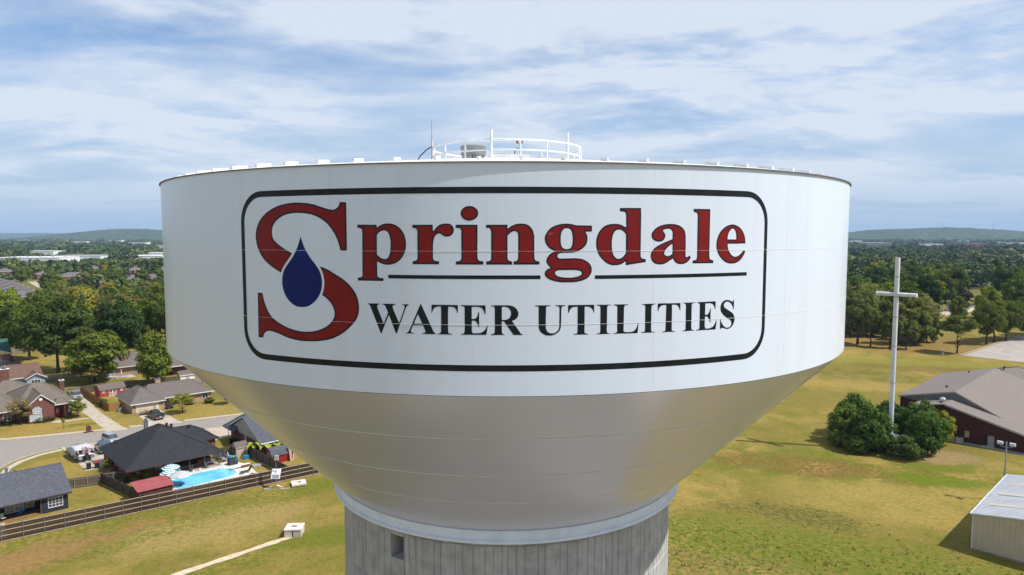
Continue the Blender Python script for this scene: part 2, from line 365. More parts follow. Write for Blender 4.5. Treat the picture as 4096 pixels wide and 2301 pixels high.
# hills on the skyline
def hill_mat():
    m, nt, p = new_mat('wooded_hill'); p.inputs['Roughness'].default_value = .95; p.inputs['Specular IOR Level'].default_value = .05
    n = noise(nt, .018, 6, .7); n2 = noise(nt, .0035, 4, .6)
    c = mixc3(nt, mrange(nt, n, .36, .64), (.028, .046, .018), (.080, .100, .036)); c = mixc3(nt, mrange(nt, n2, .4, .65, 0, .5), c, (.085, .085, .035))
    nt.links.new(c, p.inputs['Base Color']); bump(nt, p, n, 1.0, 9.0); return m
HILLM = hill_mat()
def hill(name, label, pts, y0, depth, seed):
    """pts: crest profile as (x, height); the ridge stands between y0 and y0+depth and is roughened by its tree tops"""
    rng = np.random.default_rng(seed); xs = np.array([q[0] for q in pts], float); hs = np.array([q[1] for q in pts], float)
    nx, ny = 420, 26; X = np.linspace(xs[0], xs[-1], nx); Hh = np.interp(X, xs, hs)
    k = np.exp(-np.linspace(-2, 2, 31) ** 2); k /= k.sum(); Hp = np.pad(Hh, 15, 'edge'); Hh = np.convolve(Hp, k, 'valid')
    T = np.linspace(0, 1, ny); prof = np.sin(np.pi * np.clip(T, 0, 1)) ** .8
    V = np.zeros((ny, nx, 3)); V[..., 0] = X; V[..., 1] = (y0 + T * depth)[:, None] + rng.normal(0, 6, (ny, nx))
    bumps = np.abs(rng.normal(0, 1, (ny, nx))) * 4.0
    V[..., 2] = prof[:, None] * Hh[None] + bumps * (prof[:, None] > .05) - 3.0
    f = [(j * nx + i, j * nx + i + 1, (j + 1) * nx + i + 1, (j + 1) * nx + i) for j in range(ny - 1) for i in range(nx - 1)]
    mb = MB(); mb.add(V.reshape(-1, 3).tolist(), f); o = mb.build(name, HILLM, smooth=True); o['kind'] = 'structure'; o['label'] = label
FH = 6400.0
def crest(px, py, dist): return ((px - 2048) / 2731 * dist, CAM_Z + (945.5 - py) / 2731 * dist)
hill('hill', 'low wooded hill on the left skyline', [crest(x, y, FH) for x, y in ((180, 952), (300, 938), (380, 928), (440, 921), (500, 918), (560, 918), (640, 922), (760, 926), (900, 934), (1200, 950))], 5700, 1400, 3)
hill('hill', 'long wooded hill on the right skyline', [crest(x, y, FH) for x, y in ((2900, 950), (3300, 940), (3420, 931), (3480, 922), (3580, 918), (3680, 916), (3760, 911), (3840, 914), (3920, 920), (4000, 922), (4060, 929), (4160, 934), (4400, 944), (4600, 952))], 5700, 1400, 5)
hill('hill', 'far blue ridge line behind the hills', [crest(x, y, 11000) for x, y in ((-900, 938), (-300, 934), (0, 934), (200, 933), (420, 936), (800, 939), (1500, 941), (2300, 938), (3000, 935), (3500, 936), (4200, 938), (4900, 940))], 10400, 1200, 7)

# ------------------------------------------------------------------ water tower
TX, TY, TR = -0.32, 41.0, 18.36
tower = thing('water_tower', 'huge white water tower with red and black lettering on a concrete pedestal', 'water tower', (TX, TY, 0))
ZT, ZB, ZR = 43.44, 35.62, 27.32
mb = MB(); mb.lathe([(TR, ZB + .0), (TR, ZT)], 256); mb.build('tank_wall', PAINT, tower, smooth=True)
cone_pts = [(TR, ZB - .004), (TR - .02, ZB - .02), (18.05, 35.28), (16.3, 33.52), (14.15, 31.35), (12.3, 29.5), (10.06, 27.26)]
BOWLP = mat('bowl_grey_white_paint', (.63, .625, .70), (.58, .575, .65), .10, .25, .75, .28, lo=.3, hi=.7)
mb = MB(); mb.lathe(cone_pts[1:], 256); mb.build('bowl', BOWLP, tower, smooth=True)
mb = MB(); mb.lathe([(10.05, 27.30), (10.16, 27.30), (10.17, 26.86), (10.26, 26.84), (10.26, 26.70), (9.75, 26.68), (9.75, 27.2)], 192)
mb.build('skirt_ring', mat('skirt_white_paint', (.72, .77, .85), (.64, .69, .77), 1.2, .35, .5), tower, smooth=False)
mb = MB(); mb.lathe([(TR - .01, ZT - .0), (TR - .4, ZT + .10), (9.0, 44.62), (4.9, 45.0), (.01, 45.08)], 128); mb.build('roof', STEELW, tower, smooth=True)
RIMB = mat('rim_edge_stained', (.20, .17, .15), (.11, .10, .09), 4, .6)
mb = MB(); mb.lathe([(TR + .004, ZT - .022), (TR + .065, ZT - .022), (TR + .065, ZT + .012), (TR - .05, ZT + .016)], 256); mb.build('rim_lip', RIMB, tower)
for k in range(76):                                          # radial roof ribs just inside the rim
    a = R(2.1 + k * 360 / 76); mb = MB(); r0, r1 = 17.2, 17.86
    mb.add([(math.sin(a + s * .0025) * r, -math.cos(a + s * .0025) * r, z) for s in (-1, 1) for r, z in ((r0, 43.53), (r1, 43.46), (r1, 43.685), (r0, 43.755))],
           [(0, 1, 2, 3), (7, 6, 5, 4), (0, 4, 5, 1), (1, 5, 6, 2), (2, 6, 7, 3), (3, 7, 4, 0)])
    mb.build('roof_rib', STEELW, tower)
BEAD = mat('weld_bead_paint', (.82, .82, .82), (.74, .74, .74), 3, .35, .6)
def ring_bead(r, z, w=.014, name='weld_seam'):
    mb = MB(); mb.lathe([(r - .004, z - w), (r + .009, z), (r - .004, z + w)], 256); mb.build(name, BEAD, tower, smooth=True)
ring_bead(TR, 40.50); ring_bead(TR, 38.04)
for r, z in ((16.3, 33.52), (14.15, 31.35), (12.3, 29.5)):
    mb = MB(); mb.lathe([(r + .014, z + .004), (r + .012, z - .016), (r - .012, z - .02)], 256); mb.build('weld_seam', BEAD, tower, smooth=True)
def vert_bead(s, z0, z1):
    a = s / TR; mb = MB(); mb.tube((math.sin(a) * (TR - .004), -math.cos(a) * (TR - .004), z0), (math.sin(a) * (TR - .004), -math.cos(a) * (TR - .004), z1), .0065, n=6); mb.build('weld_seam', BEAD, tower)
for s in np.arange(-56, 57, 6.29):
    vert_bead(4.66 + s, 40.51, 43.3); vert_bead(-1.63 + s, 38.05, 40.49); vert_bead(4.70 + s, 35.7, 38.03)

# lettering, painted film that follows the curved plates
GLYPHS = """S|o|-9449,1282 -9458,1296 -9458,1380 -9452,1410 -9446,2256 -9440,2286 -9440,2700 -9434,2730 -9434,2916 -9425,2929 -9209,2931 -9191,2923 -9178,2892 -9138,2730 -9108,2646 -9043,2490 -8964,2346 -8892,2238 -8834,2166 -8741,2079 -8639,2008 -8483,1921 -8333,1852 -8147,1780 -7997,1732 -7859,1696 -7673,1659 -7493,1635 -7337,1623 -7133,1623 -6875,1647 -6653,1696 -6455,1768 -6287,1852 -6143,1953 -6046,2058 -5992,2142 -5968,2196 -5949,2268 -5949,2382 -5980,2490 -6034,2598 -6093,2682 -6197,2786 -6305,2869 -6441,2952 -6441,2964 -6400,3054 -6363,3180 -6338,3342 -6338,3450 -6364,3612 -6400,3732 -6453,3846 -6512,3936 -6514,3948 -6347,3907 -6161,3835 -5651,3565 -5531,3487 -5372,3360 -5229,3210 -5134,3078 -5085,2988 -5050,2904 -5026,2832 -4995,2688 -4988,2634 -4988,2502 -5001,2406 -5020,2322 -5061,2208 -5110,2124 -5189,2025 -5369,1845 -5535,1710 -5645,1636 -5771,1564 -5915,1492 -6029,1444 -6203,1390 -6287,1371 -6647,1311 -6857,1293 -7079,1287 -7109,1281 -7397,1281 -7619,1299 -7877,1335 -8051,1372 -8339,1459 -8537,1507 -8777,1550 -8891,1557 -9011,1531 -9089,1490 -9150,1428 -9173,1388 -9216,1284;-8249,3700 -8513,3820 -8681,3904 -8873,4018 -8983,4098 -9071,4173 -9182,4290 -9288,4434 -9372,4584 -9420,4722 -9457,4920 -9458,5058 -9438,5166 -9384,5322 -9324,5436 -9254,5532 -9181,5610 -9113,5672 -8993,5767 -8843,5863 -8615,5971 -8339,6067 -8189,6104 -7943,6146 -7775,6165 -7613,6171 -7583,6177 -7349,6177 -6977,6146 -6719,6103 -6173,5944 -6071,5919 -5951,5907 -5897,5914 -5837,5932 -5771,5967 -5710,6036 -5686,6084 -5666,6156 -5657,6163 -5525,6165 -5495,6159 -5423,6159 -5411,6153 -5414,4518 -5423,4504 -5663,4507 -5676,4536 -5722,4710 -5752,4800 -5799,4914 -5896,5094 -6033,5280 -6170,5424 -6305,5527 -6407,5587 -6551,5659 -6683,5713 -6833,5755 -6905,5768 -7193,5805 -7487,5817 -7517,5811 -7691,5804 -7925,5767 -8099,5713 -8267,5635 -8417,5534 -8498,5454 -8556,5376 -8592,5304 -8616,5220 -8624,5160 -8617,5040 -8598,4968 -8568,4908 -8549,4881 -8477,4809 -8303,4690 -8081,4570 -7883,4474 -7719,4404 -7706,4392 -7773,4302 -8123,3907 -8184,3816 -8233,3708
S|r|-9389,1342 -9397,1350 -9398,1380 -9392,1410 -9386,2256 -9380,2286 -9380,2700 -9374,2730 -9374,2856 -9365,2869 -9245,2871 -9233,2865 -9192,2706 -9162,2622 -9097,2466 -9012,2310 -8921,2176 -8822,2070 -8771,2026 -8645,1942 -8513,1870 -8285,1768 -7979,1666 -7739,1611 -7547,1581 -7337,1563 -7133,1563 -6875,1587 -6671,1630 -6491,1690 -6317,1768 -6165,1860 -6107,1905 -6038,1974 -5962,2076 -5931,2130 -5908,2190 -5889,2268 -5889,2382 -5926,2514 -5986,2634 -6045,2718 -6161,2834 -6269,2917 -6415,3006 -6376,3126 -6351,3240 -6338,3342 -6338,3450 -6351,3546 -6376,3660 -6412,3762 -6463,3864 -6461,3874 -6299,3829 -6185,3781 -5687,3517 -5565,3438 -5408,3312 -5277,3174 -5182,3042 -5139,2964 -5104,2880 -5080,2808 -5055,2688 -5048,2634 -5048,2502 -5074,2346 -5110,2244 -5158,2160 -5237,2061 -5405,1893 -5571,1758 -5681,1684 -5807,1612 -5939,1546 -6053,1498 -6287,1431 -6647,1371 -6857,1353 -7079,1347 -7109,1341 -7397,1341 -7619,1359 -7877,1395 -8027,1426 -8315,1513 -8537,1567 -8777,1610 -8891,1617 -9017,1591 -9077,1567 -9121,1542 -9198,1464 -9257,1343;-8225,3755 -8489,3874 -8645,3952 -8837,4066 -8947,4146 -9035,4221 -9134,4326 -9240,4470 -9313,4596 -9366,4746 -9391,4872 -9398,4926 -9398,5058 -9390,5112 -9354,5238 -9325,5310 -9276,5400 -9206,5496 -9077,5624 -8959,5718 -8867,5779 -8687,5875 -8591,5917 -8315,6013 -8099,6062 -7943,6086 -7775,6105 -7613,6111 -7583,6117 -7349,6117 -6977,6086 -6719,6043 -6197,5890 -6071,5859 -5951,5847 -5849,5866 -5783,5890 -5739,5916 -5674,5982 -5615,6102 -5525,6105 -5471,6093 -5474,4578 -5479,4566 -5489,4563 -5609,4563 -5621,4568 -5698,4824 -5745,4938 -5805,5058 -5884,5184 -6026,5364 -6137,5474 -6269,5575 -6371,5635 -6527,5713 -6659,5767 -6839,5816 -7127,5859 -7271,5871 -7379,5871 -7409,5877 -7691,5864 -7925,5827 -8123,5767 -8303,5683 -8453,5582 -8546,5490 -8604,5412 -8646,5328 -8676,5220 -8684,5160 -8677,5040 -8652,4944 -8616,4872 -8597,4845 -8513,4761 -8339,4642 -8117,4522 -7907,4420 -7751,4352 -7742,4344 -7773,4302 -8120,3912 -8166,3846 -8212,3762
p|o|-5009,3484 -5018,3498 -5015,3583 -5003,3591 -4937,3592 -4883,3605 -4858,3630 -4838,3678 -4832,4734 -4826,4764 -4826,5172 -4834,5208 -4850,5244 -4883,5264 -4925,5277 -5003,5288 -5003,5386 -4991,5391 -4613,5391 -4583,5385 -4301,5385 -4287,5376 -4279,5292 -4271,5286 -4158,5370 -4061,5407 -3965,5427 -3809,5427 -3701,5407 -3617,5377 -3533,5329 -3467,5277 -3401,5204 -3346,5124 -3298,5028 -3262,4908 -3248,4824 -3248,4656 -3262,4566 -3286,4482 -3364,4326 -3443,4221 -3539,4139 -3647,4085 -3803,4042 -3857,4035 -3971,4035 -4025,4043 -4127,4073 -4277,4143 -4289,4143 -4290,3660 -4267,3624 -4235,3597 -4163,3585 -4069,3582 -4064,3570 -4064,3522 -4073,3488 -4085,3483;-4034,4230 -3983,4228 -3929,4247 -3884,4290 -3862,4326 -3832,4404 -3818,4458 -3794,4644 -3794,4830 -3812,4950 -3838,5040 -3862,5094 -3902,5148 -3953,5179 -4007,5193 -4091,5185 -4163,5155 -4205,5127 -4244,5088 -4279,5046 -4286,5028 -4289,4374 -4236,4326 -4151,4271 -4097,4247
p|r|-4889,3539 -4890,3546 -4853,3562 -4810,3606 -4784,3684 -4772,5172 -4786,5232 -4802,5268 -4835,5299 -4908,5328 -4911,5334 -4613,5337 -4583,5331 -4349,5331 -4335,5322 -4325,5255 -4301,5231 -4277,5227 -4252,5232 -4133,5323 -4037,5359 -3965,5373 -3809,5373 -3725,5359 -3671,5341 -3605,5311 -3531,5262 -3491,5228 -3452,5184 -3387,5088 -3346,5004 -3322,4932 -3302,4824 -3302,4656 -3322,4542 -3346,4476 -3387,4392 -3455,4288 -3503,4234 -3605,4162 -3743,4109 -3851,4090 -3971,4089 -4025,4097 -4163,4145 -4259,4195 -4283,4201 -4313,4195 -4337,4170 -4346,4134 -4346,3672 -4338,3636 -4320,3606 -4255,3540;-4034,4176 -3983,4174 -3917,4192 -3896,4206 -3832,4272 -3796,4344 -3766,4452 -3740,4644 -3740,4824 -3746,4884 -3778,5028 -3802,5094 -3845,5162 -3885,5202 -3929,5227 -4007,5247 -4091,5239 -4187,5203 -4229,5175 -4297,5106 -4331,5064 -4340,5028 -4340,4458 -4346,4386 -4337,4350 -4260,4278 -4175,4223 -4085,4187
r|o|-3017,4063 -3026,4077 -3023,4165 -3011,4170 -2951,4171 -2897,4190 -2866,4221 -2852,4269 -2852,5043 -2846,5073 -2846,5139 -2866,5217 -2885,5244 -2909,5260 -2945,5272 -2987,5275 -3023,5285 -3026,5367 -3020,5379 -2333,5381 -2325,5373 -2318,5319 -2318,5205 -2309,5168 -2297,5172 -2213,5274 -2147,5334 -2099,5368 -2021,5404 -1889,5424 -1793,5418 -1745,5404 -1709,5386 -1655,5340 -1635,5313 -1618,5271 -1610,5235 -1610,5175 -1624,5127 -1641,5091 -1682,5043 -1715,5018 -1799,4987 -1883,4987 -1949,5007 -2051,5075 -2093,5092 -2111,5094 -2159,5080 -2197,5055 -2238,5013 -2280,4935 -2312,4785 -2312,4719 -2318,4689 -2322,4275 -2304,4215 -2279,4190 -2207,4171 -2129,4170 -2117,4165 -2114,4077 -2119,4065
r|r|-2909,4118 -2911,4125 -2871,4143 -2822,4191 -2798,4269 -2798,5043 -2792,5073 -2792,5139 -2823,5253 -2861,5292 -2911,5319 -2913,5325 -2381,5327 -2372,5313 -2372,5205 -2357,5133 -2333,5109 -2309,5104 -2285,5109 -2270,5121 -2159,5256 -2075,5320 -2015,5350 -1955,5364 -1829,5370 -1769,5356 -1703,5316 -1683,5289 -1666,5247 -1664,5175 -1677,5139 -1701,5097 -1739,5066 -1805,5041 -1889,5042 -1926,5055 -2039,5129 -2111,5148 -2183,5128 -2219,5106 -2285,5039 -2322,4971 -2352,4869 -2366,4785 -2366,4719 -2372,4689 -2372,4305 -2376,4281 -2358,4203 -2345,4177 -2303,4142 -2253,4125 -2251,4119
i|o|-1538,4061 -1547,4075 -1544,4163 -1442,4175 -1394,4194 -1369,4231 -1361,4273 -1361,5155 -1369,5215 -1400,5252 -1454,5272 -1532,5272 -1544,5277 -1544,5375 -1532,5380 -826,5377 -821,5365 -821,4759 -827,4729 -827,4339 -820,4267 -801,4219 -776,4194 -722,4175 -656,4174 -634,4165 -629,4153 -632,4065 -644,4060;-1124,5514 -1184,5526 -1232,5544 -1274,5568 -1319,5605 -1365,5677 -1378,5725 -1378,5779 -1365,5827 -1334,5883 -1292,5926 -1250,5954 -1196,5978 -1142,5992 -1028,5992 -962,5972 -914,5949 -851,5899 -829,5869 -805,5821 -797,5785 -797,5713 -814,5665 -842,5622 -908,5562 -1010,5520 -1058,5512
i|r|-1424,4116 -1425,4123 -1368,4147 -1333,4183 -1321,4207 -1307,4279 -1307,5161 -1313,5209 -1327,5251 -1370,5296 -1416,5323 -884,5325 -875,5311 -881,4339 -874,4267 -861,4219 -842,4186 -800,4146 -738,4123 -736,4117;-1124,5568 -1208,5592 -1280,5640 -1305,5677 -1323,5719 -1323,5785 -1282,5863 -1214,5913 -1142,5938 -1022,5936 -926,5894 -901,5875 -878,5847 -851,5791 -853,5713 -865,5683 -893,5641 -944,5604 -980,5586 -1052,5567
n|o|-527,4060 -536,4074 -533,4162 -443,4175 -401,4193 -383,4218 -369,4272 -368,5130 -382,5208 -406,5250 -449,5269 -491,5272 -533,5282 -536,5364 -531,5376 157,5379 166,5376 172,5364 172,5262 175,5251 181,5250 295,5335 415,5389 535,5415 691,5415 745,5407 817,5384 883,5347 951,5286 986,5238 1022,5166 1059,5010 1062,4290 1080,4224 1103,4194 1147,4175 1237,4162 1234,4074 1228,4062 385,4059 373,4064 372,4158 385,4166 445,4175 493,4204 512,4236 526,4302 526,4992 519,5070 500,5124 475,5149 427,5168 379,5169 337,5156 281,5124 184,5034 172,5010 172,4272 185,4224 217,4193 253,4175 295,4172 325,4162 325,4064 313,4059
n|r|-431,4115 -433,4122 -377,4145 -346,4176 -328,4212 -314,4278 -315,5136 -341,5250 -375,5292 -416,5316 -418,5322 109,5324 118,5310 118,5256 126,5220 151,5195 175,5191 200,5196 283,5263 379,5318 439,5341 529,5360 691,5361 745,5353 841,5311 903,5262 938,5214 974,5142 1005,5010 1006,4296 1039,4186 1081,4145 1136,4122 1138,4116 453,4116 512,4152 548,4188 566,4230 579,4296 580,4992 572,5076 560,5124 543,5154 505,5193 475,5209 427,5222 379,5223 325,5209 257,5172 130,5052 118,5016 118,4272 132,4212 142,4194 191,4146 242,4122 244,4116
g|o|2041,3462 1909,3472 1789,3490 1711,3510 1597,3552 1519,3594 1469,3631 1428,3685 1410,3721 1410,3793 1439,3853 1495,3902 1597,3946 1607,3955 1519,4049 1470,4129 1463,4195 1488,4285 1537,4359 1585,4407 1639,4443 1738,4489 1748,4501 1645,4554 1567,4606 1511,4657 1452,4741 1434,4783 1416,4855 1408,4915 1408,4963 1416,5005 1452,5089 1519,5188 1591,5259 1657,5306 1759,5354 1915,5397 2089,5416 2191,5416 2329,5397 2455,5362 2999,5353 3004,5341 3004,5167 2999,5155 2783,5149 2782,5137 2835,5047 2847,4999 2854,4933 2848,4849 2829,4765 2799,4705 2707,4606 2641,4560 2575,4523 2521,4500 2407,4464 2323,4450 2011,4450 1921,4436 1890,4423 1858,4399 1842,4375 1834,4345 1843,4309 1860,4285 1879,4272 1927,4258 2299,4264 2329,4270 2533,4263 2671,4238 2737,4214 2821,4172 2887,4125 2926,4087 2973,4021 3003,3949 3010,3901 3004,3811 2991,3763 2967,3715 2907,3637 2833,3582 2773,3552 2659,3510 2509,3478 2335,3460;2194,3619 2269,3616 2401,3628 2503,3648 2581,3672 2617,3690 2649,3715 2668,3757 2662,3793 2637,3823 2587,3848 2497,3867 2419,3874 1915,3874 1819,3854 1794,3841 1763,3811 1756,3775 1777,3725 1825,3684 1861,3666 1951,3640 2101,3622;2110,4573 2173,4570 2233,4584 2259,4597 2299,4636 2331,4699 2350,4837 2344,5005 2325,5113 2307,5167 2287,5205 2253,5239 2227,5252 2173,5266 2107,5265 2065,5252 2015,5209 1992,5173 1962,5107 1942,4987 1942,4825 1955,4729 1968,4681 1993,4637 2028,4603 2065,4584
g|r|2041,3516 1861,3532 1783,3546 1681,3576 1609,3605 1525,3654 1489,3689 1464,3733 1464,3787 1489,3832 1567,3879 1628,3901 1654,3925 1661,3943 1657,3980 1571,4069 1518,4153 1517,4195 1536,4261 1567,4311 1609,4359 1663,4395 1771,4446 1801,4476 1806,4501 1802,4525 1777,4550 1669,4602 1591,4654 1555,4686 1506,4753 1482,4807 1462,4915 1464,4975 1476,5017 1500,5065 1565,5161 1645,5234 1753,5294 1855,5330 1915,5343 2089,5362 2191,5362 2329,5343 2455,5308 2945,5299 2950,5287 2950,5221 2945,5209 2785,5205 2755,5198 2731,5173 2725,5149 2731,5119 2769,5059 2794,4993 2800,4933 2794,4855 2781,4789 2751,4729 2683,4654 2617,4608 2551,4571 2407,4518 2323,4504 2011,4504 1897,4484 1849,4460 1805,4417 1794,4399 1780,4345 1795,4285 1825,4246 1855,4224 1927,4204 2299,4210 2329,4216 2527,4210 2647,4190 2713,4166 2785,4131 2875,4066 2925,3997 2943,3961 2956,3907 2956,3853 2949,3805 2919,3739 2890,3697 2857,3664 2809,3630 2749,3600 2635,3558 2509,3532 2335,3514;2194,3565 2269,3562 2401,3574 2551,3606 2629,3635 2668,3661 2708,3709 2722,3763 2708,3823 2661,3871 2611,3896 2497,3921 2419,3928 1915,3928 1861,3920 1783,3897 1715,3835 1702,3793 1704,3763 1722,3715 1777,3652 1837,3618 1951,3586 2101,3568;2110,4519 2173,4514 2257,4536 2287,4552 2347,4612 2379,4675 2398,4765 2404,4837 2404,4939 2392,5047 2373,5137 2349,5203 2332,5233 2275,5288 2233,5306 2173,5320 2107,5319 2041,5300 2021,5287 1967,5233 1944,5197 1914,5131 1895,5047 1888,4987 1889,4819 1901,4729 1926,4645 1949,4609 2005,4554 2059,4530
d|o|3743,4023 3653,4041 3587,4065 3539,4089 3477,4132 3326,4276 3280,4336 3231,4414 3178,4558 3152,4684 3152,4834 3159,4888 3178,4978 3219,5086 3275,5178 3353,5269 3419,5322 3479,5358 3587,5393 3707,5413 3875,5413 3935,5407 4043,5375 4181,5307 4211,5302 4214,5380 4208,5410 4208,5536 4202,5566 4202,5692 4188,5770 4169,5803 4139,5819 3985,5836 3974,5914 3979,5938 4031,5947 4737,5950 4742,5938 4742,5794 4748,5764 4749,4348 4756,4300 4781,4263 4811,4245 4847,4233 4943,4214 4943,4123 4223,4021 4209,4030 4207,4138 4201,4150 4193,4152 4109,4089 4049,4059 3995,4041 3875,4021;3903,4240 3971,4238 4019,4251 4055,4269 4127,4327 4202,4420 4208,4438 4206,5056 4151,5125 4091,5178 4025,5213 3959,5227 3905,5219 3857,5202 3815,5170 3790,5140 3753,5074 3730,5008 3704,4870 3704,4666 3717,4534 3730,4468 3765,4372 3797,4323 3855,4264
d|r|3743,4077 3677,4089 3611,4113 3563,4137 3501,4180 3374,4300 3328,4360 3279,4438 3226,4582 3206,4684 3206,4834 3213,4888 3226,4954 3267,5062 3341,5178 3371,5215 3417,5254 3515,5315 3623,5347 3707,5359 3875,5359 3935,5353 4019,5327 4187,5247 4235,5248 4260,5272 4268,5308 4256,5692 4236,5794 4220,5824 4181,5861 4109,5882 4049,5883 4044,5890 4683,5896 4688,5884 4688,5794 4694,5764 4695,4348 4708,4276 4736,4234 4781,4200 4865,4175 4870,4168 4847,4160 4277,4081 4263,4090 4261,4138 4248,4180 4223,4205 4199,4209 4169,4201 4073,4131 3971,4089 3875,4075;3902,4186 3977,4185 4043,4203 4097,4233 4178,4306 4253,4401 4262,4438 4262,5044 4254,5080 4196,5152 4115,5226 4049,5261 3959,5281 3881,5267 3833,5250 3782,5212 3743,5166 3705,5098 3682,5032 3650,4870 3650,4666 3657,4588 3670,4492 3700,4390 3724,4336 3758,4288 3833,4215
a|o|5404,4034 5314,4058 5266,4081 5215,4119 5174,4167 5151,4215 5125,4305 5125,4377 5153,4461 5209,4539 5245,4575 5308,4624 5386,4672 5524,4738 5644,4786 5955,4899 5959,5103 5952,5145 5933,5187 5897,5223 5848,5248 5812,5255 5734,5256 5692,5249 5632,5232 5596,5212 5576,5199 5572,5187 5633,5121 5663,5073 5675,5043 5676,4995 5657,4935 5614,4872 5560,4837 5482,4812 5398,4812 5314,4832 5248,4861 5203,4893 5168,4935 5149,5007 5149,5067 5162,5109 5200,5170 5282,5253 5332,5290 5422,5338 5542,5380 5710,5411 5782,5418 5980,5418 6082,5405 6220,5368 6341,5301 6402,5241 6449,5169 6467,5115 6480,5043 6487,4959 6487,4761 6493,4731 6493,4335 6501,4293 6525,4269 6544,4266 6586,4285 6628,4317 6652,4319 6670,4312 6692,4293 6703,4263 6701,4239 6676,4195 6581,4107 6502,4064 6406,4038 6358,4032 6280,4032 6196,4046 6112,4081 6043,4143 5992,4227 5980,4230 5746,4093 5668,4058 5542,4032;5749,4317 5800,4314 5842,4328 5908,4357 5962,4395 5965,4647 5956,4733 5944,4734 5854,4684 5749,4599 5690,4527 5654,4461 5641,4413 5654,4371 5686,4339
a|r|5404,4088 5338,4106 5290,4129 5246,4161 5222,4191 5199,4239 5179,4305 5179,4377 5204,4443 5272,4529 5332,4576 5422,4630 5548,4690 5668,4738 5986,4854 6004,4875 6012,4905 6012,5109 5999,5175 5980,5212 5921,5271 5872,5296 5812,5309 5734,5310 5602,5277 5554,5248 5530,5226 5517,5187 5524,5162 5584,5098 5621,5037 5622,4995 5609,4959 5579,4911 5524,4880 5482,4866 5398,4866 5320,4886 5272,4909 5234,4935 5216,4959 5203,5007 5203,5067 5248,5146 5302,5201 5354,5241 5446,5290 5566,5332 5710,5357 5782,5364 5980,5364 6082,5351 6196,5320 6317,5253 6358,5212 6401,5145 6413,5115 6426,5043 6433,4959 6433,4761 6439,4731 6439,4335 6453,4269 6501,4221 6538,4212 6586,4225 6640,4259 6646,4251 6628,4219 6556,4153 6478,4112 6364,4086 6274,4086 6184,4106 6118,4141 6086,4173 6034,4260 6010,4281 5986,4286 5938,4270 5722,4141 5644,4106 5542,4086;5749,4263 5800,4260 5896,4292 5980,4339 6010,4371 6019,4407 6019,4647 6006,4755 5980,4785 5956,4791 5926,4785 5830,4732 5776,4691 5722,4644 5665,4581 5630,4533 5601,4473 5587,4413 5606,4347 5662,4291
l|o|7113,4049 6801,4053 6789,4059 6786,4068 6790,4146 6807,4155 6897,4162 6934,4176 6958,4212 6972,4284 6966,5694 6959,5754 6946,5790 6921,5816 6891,5828 6819,5836 6797,5844 6787,5940 6801,5949 7491,5948 7500,5934 7500,4302 7526,4206 7551,4180 7611,4157 7683,4146 7685,4056 7671,4047
l|r|7113,4103 6935,4110 6984,4152 7000,4176 7026,4284 7020,5694 7012,5760 6993,5816 6945,5864 6871,5886 6869,5892 7431,5895 7440,5892 7446,5880 7446,4308 7479,4181 7527,4132 7577,4110 7579,4104
e|o|8434,4020 8344,4038 8254,4068 8170,4109 8114,4147 8032,4216 7957,4297 7887,4393 7833,4507 7807,4627 7808,4771 7833,4897 7899,5047 7981,5167 8078,5257 8200,5336 8320,5384 8458,5415 8524,5422 8614,5415 8704,5396 8854,5336 8950,5271 9037,5185 9101,5095 9143,5011 9168,4927 9192,4747 9178,4738 8938,4738 8908,4732 8332,4731 8323,4717 8330,4633 8361,4531 8385,4483 8443,4399 8516,4327 8590,4284 8644,4266 8692,4258 8788,4272 8908,4325 8970,4369 9016,4413 9106,4483 9118,4484 9166,4460 9190,4443 9193,4435 9131,4327 9055,4231 8992,4168 8902,4103 8818,4062 8710,4030 8620,4018;8316,4885 8716,4882 8728,4887 8731,4945 8725,5023 8711,5101 8681,5179 8653,5221 8626,5247 8578,5271 8518,5270 8470,5246 8407,5191 8361,5119 8331,5047 8317,4987 8311,4903
e|r|8434,4074 8368,4086 8278,4116 8194,4157 8104,4222 8054,4267 8005,4321 7935,4417 7881,4531 7861,4627 7862,4771 7887,4891 7947,5023 8029,5143 8102,5209 8224,5288 8344,5336 8422,5355 8524,5368 8614,5361 8680,5348 8818,5294 8872,5264 8922,5227 8986,5164 9053,5071 9095,4987 9114,4927 9131,4801 9118,4792 8938,4792 8908,4786 8338,4786 8302,4777 8277,4753 8270,4723 8269,4669 8289,4579 8330,4471 8395,4375 8446,4318 8492,4279 8566,4236 8620,4218 8692,4204 8764,4212 8860,4241 8968,4301 9100,4412 9112,4417 9117,4411 9083,4351 9046,4301 8974,4222 8878,4151 8806,4115 8716,4086 8626,4072;8311,4831 8716,4828 8752,4836 8773,4855 8784,4891 8785,4945 8778,5029 8759,5125 8729,5203 8701,5245 8644,5300 8620,5314 8572,5326 8524,5325 8476,5312 8413,5269 8337,5185 8283,5071 8263,4987 8257,4897 8265,4861 8289,4837
drop|b|-7463,2497 -7535,2509 -7613,2533 -7697,2568 -7763,2605 -7880,2690 -7973,2783 -8033,2856 -8070,2912 -8118,3008 -8166,3152 -8192,3290 -8192,3428 -8166,3596 -8136,3698 -8111,3753 -8076,3812 -8005,3902 -7682,4262 -7558,4436 -7437,4652 -7314,4958 -7301,4978 -7292,4970 -7260,4868 -7188,4682 -7098,4514 -6919,4262 -6845,4175 -6737,4067 -6671,3987 -6562,3842 -6519,3770 -6490,3704 -6458,3602 -6434,3446 -6434,3344 -6446,3242 -6472,3134 -6525,3002 -6574,2918 -6644,2822 -6698,2762 -6773,2693 -6863,2629 -6947,2580 -7049,2533 -7127,2509 -7241,2495
